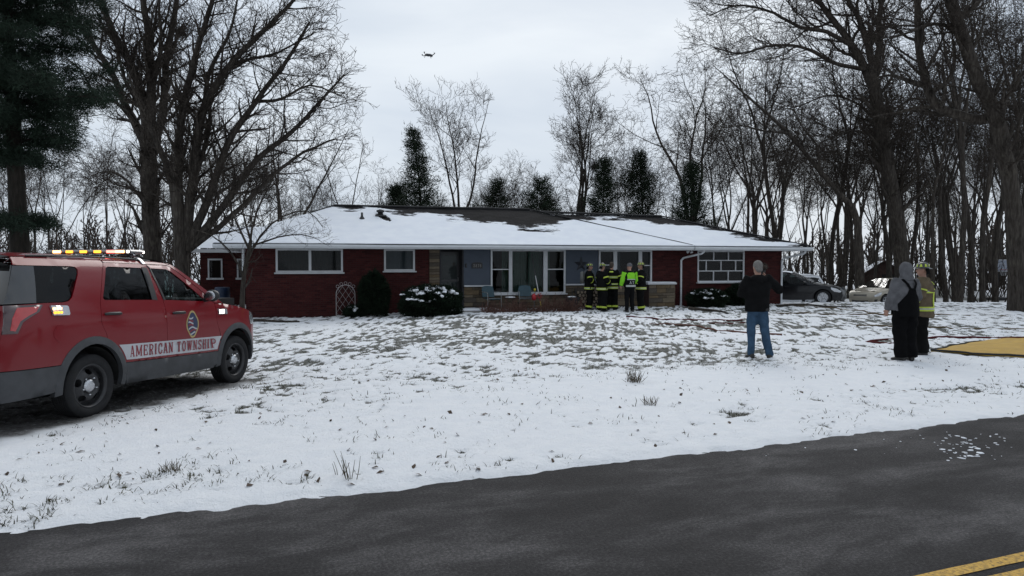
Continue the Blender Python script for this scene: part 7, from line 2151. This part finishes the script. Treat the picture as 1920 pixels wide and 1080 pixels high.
# ---- basketball hoop by the woods
x, y = 32.6, 48.0; bh = empty('basketball_hoop', (x, y, gz(x, y)), R(-6), 'portable basketball hoop with clear backboard beside the leaning oak', 'hoop')
q = MB(); q.tube([(0, .35, 0), (0, .3, 1.2), (0, .22, 2.3)], .06, 8); q.build('pole', M_DARK, bh)
q = MB(); q.box((0, .55, .12), (.8, 1.2, .24), bevel=.06); q.build('base', M_DARK, bh)
q = MB(); q.box((0, 0, 2.35), (1.12, .04, .76), bevel=.005); q.build('backboard', mat('cloudy_acrylic', (.28, .31, .38), .25, var=.12), bh)
q = MB()
for c_, s_ in (((0, -.024, 2.735), (1.16, .03, .05)), ((0, -.024, 1.965), (1.16, .03, .05)), ((-.56, -.024, 2.35), (.05, .03, .72)), ((.56, -.024, 2.35), (.05, .03, .72))): q.box(c_, s_)
q.build('backboard_frame', M_WHITE, bh)
q = MB(); q.tube([(-.22, -.03, 2.12), (-.22, -.03, 2.46), (.22, -.03, 2.46), (.22, -.03, 2.12)], .02, 4, closed=True); q.build('target_square', M_WHITE, bh)
q = MB(); q.tube([(.225 * cos(2 * pi * k / 20), -.30 + .225 * sin(2 * pi * k / 20), 2.08) for k in range(20)], .012, 6, closed=True); q.tube([(0, -.08, 2.08), (0, 0, 2.06)], .03, 6); q.build('rim', M_REDP, bh)
q = MB()
for k in range(12):
    a = 2 * pi * k / 12
    for s_ in (-1, 1): q.tube([(.225 * cos(a), -.30 + .225 * sin(a), 2.08), (.15 * cos(a + s_ * .35), -.30 + .15 * sin(a + s_ * .35), 1.86), (.11 * cos(a + s_ * .6), -.30 + .11 * sin(a + s_ * .6), 1.68)], .007, 3)
q.build('net', M_WHITE, bh)
for sg in (-1, 1): q = MB(); q.tube([(sg * .05, .24, 2.1), (sg * .25, .03, 2.45)], .02, 6); q.build('brace', M_DARK, bh)
# ---- small barn behind the gold car
x, y = 29.0, 56.5; bn = empty('garden_shed', (x, y, gz(x, y)), R(-20), 'small weathered brown shed with snowy gable roof in the woods', 'shed')
M_SHED = mat('weathered_red_boards', (.050, .026, .022), .9, var=.35, scale=6, bmp=.3)
q = MB(); q.prism([(-1.5, 0), (1.5, 0), (1.5, 1.55), (0, 2.6), (-1.5, 1.55)], -1.6, 1.6, Matrix.Rotation(R(90), 4, 'X')); q.build('wall', M_SHED, bn)
for k in range(15): q = MB(); xx = -1.4 + .2 * k; q.box((xx, -1.612, (1.58 + (1.5 - abs(xx)) * .68) / 2), (.19, .025, 1.55 + (1.5 - abs(xx)) * .68)); q.build('board', M_SHED, bn)
for sg in (-1, 1):
    q = MB(); q.add([(0, -1.9, 2.72), (sg * 1.85, -1.9, 1.43), (sg * 1.85, 1.9, 1.43), (0, 1.9, 2.72), (0, -1.9, 2.66), (sg * 1.85, -1.9, 1.36), (sg * 1.85, 1.9, 1.36), (0, 1.9, 2.66)], [(0, 1, 2, 3), (4, 7, 6, 5), (0, 4, 5, 1), (2, 6, 7, 3), (1, 5, 6, 2)]); rf = q.build('roof', M_SHED, bn)
    q = MB(); q.add([(sg * .12, -1.8, 2.665), (sg * 1.75, -1.8, 1.53), (sg * 1.75, 1.8, 1.53), (sg * .12, 1.8, 2.665)], [(0, 1, 2, 3)]); q.build('roof_snow', M_SNOW, rf)
q = MB(); q.box((.25, -1.64, .85), (.85, .04, 1.6)); q.build('door', mat('dark_opening', (.012, .010, .010), .9), bn)
# ---- lattice antenna mast
Ym = 36.0; xm = (338 - 960) / 1350 * Ym; am = empty('antenna_mast', (xm, Ym, gz(xm, Ym)), R(15), 'thin triangular lattice antenna mast among the maples', 'mast')
M_GALV = mat('galvanised_steel', (.075, .078, .082), .5, metal=.4, var=.2); Hm = 12.6; rt_ = .17
L3 = [(rt_ * cos(2 * pi * k / 3), rt_ * sin(2 * pi * k / 3)) for k in range(3)]
for k in range(3): q = MB(); q.tube([(L3[k][0], L3[k][1], -.05), (L3[k][0], L3[k][1], Hm)], .018, 6); q.build('leg', M_GALV, am)
for i in range(31):
    q = MB(); z = .2 + i * .4; q.tube([(x_, y_, z) for x_, y_ in L3], .009, 4, closed=True); q.build('ring', M_GALV, am)
    q = MB()
    for k in range(3): a, b = L3[k], L3[(k + 1) % 3]; q.tube([(a[0], a[1], z), (b[0], b[1], z + .4)], .008, 4)
    o = q.build('bracing', M_GALV, am); o['kind'] = 'stuff'
q = MB(); q.tube([(0, 0, Hm - .3), (0, 0, Hm + 1.2)], .022, 6); q.build('top_pole', M_GALV, am)
q = MB(); q.box((0, 0, Hm + .45), (.16, .16, .22), bevel=.03); q.build('rotor', M_DARK, am)
# squirrel nests in the maples
for k, (px, py, Y) in enumerate(((341, 60, 31.0), (1115, 312, 46.5))):
    c = cam_pt(px, py, Y); ts = TubeSet(); r = np.random.RandomState(k); n = 260; p = r.normal(size=(n, 3)) * .13; d = nrm(r.normal(size=(n, 3))) * .18
    ts.batch(np.stack([p - d, p, p + d], 1), np.tile([.006, .009, .006], (n, 1)), 3)
    o = obj('leaf_nest', ts.mesh('leaf_nest', M_TWIG), None, tuple(c)); tag(o, 'dark leafy squirrel nest high in the %s' % ('maple by the antenna mast' if k == 0 else 'bare tree behind the ridge'), 'nest')
# ---- quadcopter over the house
c = cam_pt(803, 103, 27.0); dn = empty('camera_drone', tuple(c), R(20), 'small dark quadcopter drone hovering above the house roof', 'drone'); M_DRN = mat('drone_grey', (.03, .032, .036), .45, var=.2)
q = MB(); q.ellipsoid((0, 0, 0), (.13, .075, .05), 14, 8); q.box((0, 0, .02), (.20, .10, .05), bevel=.02); q.build('body', M_DRN, dn)
for sx in (-1, 1):
    for sy in (-1, 1):
        q = MB(); q.tube([(sx * .07, sy * .04, .01), (sx * .14, sy * .12, -.015), (sx * .19, sy * .17, .02)], [.018, .014, .012], 6); arm = q.build('arm', M_DRN, dn)
        q = MB(); q.lathe([(0, .0), (.020, .0), (.022, .035), (.01, .045), (0, .045)], 10, Matrix.Translation((sx * .19, sy * .17, .015))); q.build('motor', M_DRN, arm)
        a = R(30 + 50 * sx + 35 * sy); e = Vector((cos(a), sin(a), 0)); c0 = Vector((sx * .19, sy * .17, .062)); n2 = Vector((-e.y, e.x, .25))
        q = MB()
        for s_ in (-1, 1): q.add([c0, c0 + e * s_ * .05 + n2 * .012, c0 + e * s_ * .12 + n2 * .006, c0 + e * s_ * .12 - n2 * .006, c0 + e * s_ * .05 - n2 * .012], [(0, 1, 2, 3, 4)])
        q.build('propeller', M_DRN, arm)
        q = MB(); q.tube([(sx * .10, sy * .08, -.01), (sx * .125, sy * .10, -.09)], [.010, .006], 6); q.build('landing_leg', M_DRN, dn)
q = MB(); q.ellipsoid((.10, 0, -.045), (.03, .028, .028), 10, 7); q.build('gimbal_camera', M_DRN, dn)

# ================================================================== grass, leaves and snow specks
def blades():
    r = np.random.RandomState(21); N = 900000
    # sampled evenly over the picture's lawn, then kept where turf shows
    py = r.uniform(572, 1000, N); px = r.uniform(-40, 1960, N)
    D = CAM_H * 1350 / (py - 492); x = (px - 960) / 1350 * D; y = D
    e = road_e(x, y) - ROAD_E
    ok = (e > .10) & (y < 29); x, y, e = x[ok], y[ok], e[ok]
    m = grass_mask(x, y); tuft = S((fbm(x * 1.6, y * 1.6, 3, 55) - .54) / .12) * S((fbm(x * 7, y * 7, 2, 57) - .5) / .2)
    verge = np.exp(-((e - .9) / .8) ** 2) * .022
    pr = .60 * m * m + .10 * tuft * (1 - S((y - 12) / 6)) + verge * 2.2 * S((fbm(x * 2.2, y * 2.2, 3, 58) - .56) / .10)
    hu, hv = (x - HO[0]) * cos(HROT) + (y - HO[1]) * sin(HROT), -(x - HO[0]) * sin(HROT) + (y - HO[1]) * cos(HROT)
    pr = np.where((hv > -.3) & (hu > -1), 0, pr); pr = pr * (1 - track_mask(x, y))
    k = r.uniform(size=len(x)) < pr * (.55 + .45 * S((y - 9) / 4)); x, y, e, m = x[k], y[k], e[k], m[k]; n = len(x)
    z = ground_z(x, y); h = r.uniform(.025, .075, n) * (1 + .5 * r.uniform(size=n) ** 4)
    a = r.uniform(0, 6.283, n); ln = r.uniform(.3, 2.4, n); d = nrm(np.stack([np.cos(a) * ln, np.sin(a) * ln, np.ones(n)], 1))
    w = np.stack([-np.sin(a), np.cos(a), np.zeros(n)], 1) * (.0020 + .00022 * y + r.uniform(0, .0012, n))[:, None]
    p = np.stack([x, y, z - .012], 1); mid = p + d * (h * .6)[:, None]; tip = mid + nrm(d + np.stack([np.cos(a), np.sin(a), -.4 * np.ones(n)], 1) * .5) * (h * .5)[:, None]
    nr = y < 11; fr = ~nr
    V1 = np.stack([p - w, p + w, mid + w * .7, mid - w * .7, tip], 1)[nr].reshape(-1, 3); b = np.arange(nr.sum())[:, None] * 5
    T1 = np.concatenate([b + np.array([0, 1, 2]), b + np.array([0, 2, 3]), b + np.array([3, 2, 4])])
    V2 = np.stack([p - w * 1.3, p + w * 1.3, tip], 1)[fr].reshape(-1, 3); T2 = np.arange(len(V2)).reshape(-1, 3) + len(V1)
    V = np.concatenate([V1, V2]); T = np.concatenate([T1, T2])
    o = obj('grass', mesh_np('grass', V, T, mat('winter_grass', (.046, .046, .024), .85, var=.7, scale=6, spec=.1))); tag(o, 'winter grass blades showing through the snow', kind='stuff')
    return n
NB = blades()
# clumps of stiff stems by the road
for k, (px, py, n, hh_, lab) in enumerate(((655, 912, 9, .26, 'clump of stiff dry stems sticking out of the snow by the road'), (1190, 722, 60, .20, 'dark tuft of grass in the clean snow below the porch'), (1222, 765, 34, .13, 'small dark grass tuft between the clean drift and the road'), (312, 893, 40, .10, 'flattened dark grass tuft on the verge beside the fire car'), (630, 905, 4, .14, 'few bent dry stalks beside the stiff stems'))):
    D = CAM_H * 1350 / (py - 492); x = (px - 960) / 1350 * D; r = np.random.RandomState(k); ts = TubeSet(); a = r.uniform(0, 6.28, n); rr = r.uniform(0, .05 if n < 20 else .10, n)
    p = np.stack([rr * np.cos(a), rr * np.sin(a), np.full(n, -.03)], 1); d = nrm(np.stack([np.cos(a) * .25, np.sin(a) * .25, np.ones(n)], 1) + r.normal(size=(n, 3)) * (.08 if n < 20 else .35)); h = hh_ * r.uniform(.6, 1.1, n)[:, None]
    ts.batch(np.stack([p, p + d * h * .5, p + d * h + r.normal(size=(n, 3)) * .01], 1), np.tile([.0035, .003, .0015], (n, 1)), 4)
    o = obj('grass_tuft', ts.mesh('grass_tuft', mat('dry_stalk', (.075, .060, .036), .8, var=.4)), None, (x, D, gz(x, D))); tag(o, lab, 'grass tuft', 'tufts on the verge')
# brown leaves
r = np.random.RandomState(31); n = 330
py = r.uniform(600, 990, n); px = r.uniform(0, 1920, n); D = CAM_H * 1350 / (py - 492); x = (px - 960) / 1350 * D; y = D
ok = (road_e(x, y) > ROAD_E + .15) & (y < 27) & (track_mask(x, y) < .3); x, y = x[ok], y[ok]; n = len(x); z = ground_z(x, y) + .006
a = r.uniform(0, 6.28, n); s_ = r.uniform(.018, .042, n); e1 = np.stack([np.cos(a), np.sin(a), r.normal(size=n) * .3], 1) * s_[:, None]; e2 = np.stack([-np.sin(a), np.cos(a), r.normal(size=n) * .4 + .3], 1) * (s_ * .6)[:, None]
p = np.stack([x, y, z], 1); V = np.stack([p - e1, p + e2 * .9, p + e1, p - e2 * .7 + np.array([0, 0, .012])], 1).reshape(-1, 3); b = np.arange(n)[:, None] * 4
o = obj('fallen_leaves', mesh_np('fallen_leaves', V, np.concatenate([b + np.array([0, 1, 3]), b + np.array([1, 2, 3])]), mat('dry_leaf', (.060, .038, .024), .85, var=.5, scale=3))); tag(o, 'brown leaves scattered on the snow', kind='stuff')
# crumbs of snow on the asphalt
q = MB(); rr_ = random.Random(9)
for k in range(95):
    if k < 62: px, py = 1800 + rr_.gauss(0, 30) + (k % 5) * 8, 832 + rr_.gauss(0, 12) + (k % 5) * 5
    else: px, py = rr_.uniform(1400, 1915), rr_.uniform(800, 860)
    D = CAM_H * 1350 / (py - 492); x = (px - 960) / 1350 * D
    if road_e(x, D) > ROAD_E - .12: continue
    s_ = rr_.uniform(.004, .016) * (1 if k < 62 else .5) * (2.0 if rr_.random() < .08 else 1)
    q.ellipsoid((x, D, .001), (s_ * rr_.uniform(1.0, 2.4), s_ * rr_.uniform(.6, 1.6), s_ * .3), 5, 3, M=Euler((0, 0, rr_.uniform(0, 3))).to_matrix())
o = q.build('snow_crumbs', M_SNOW); tag(o, 'crumbs of snow scattered on the asphalt', kind='stuff')
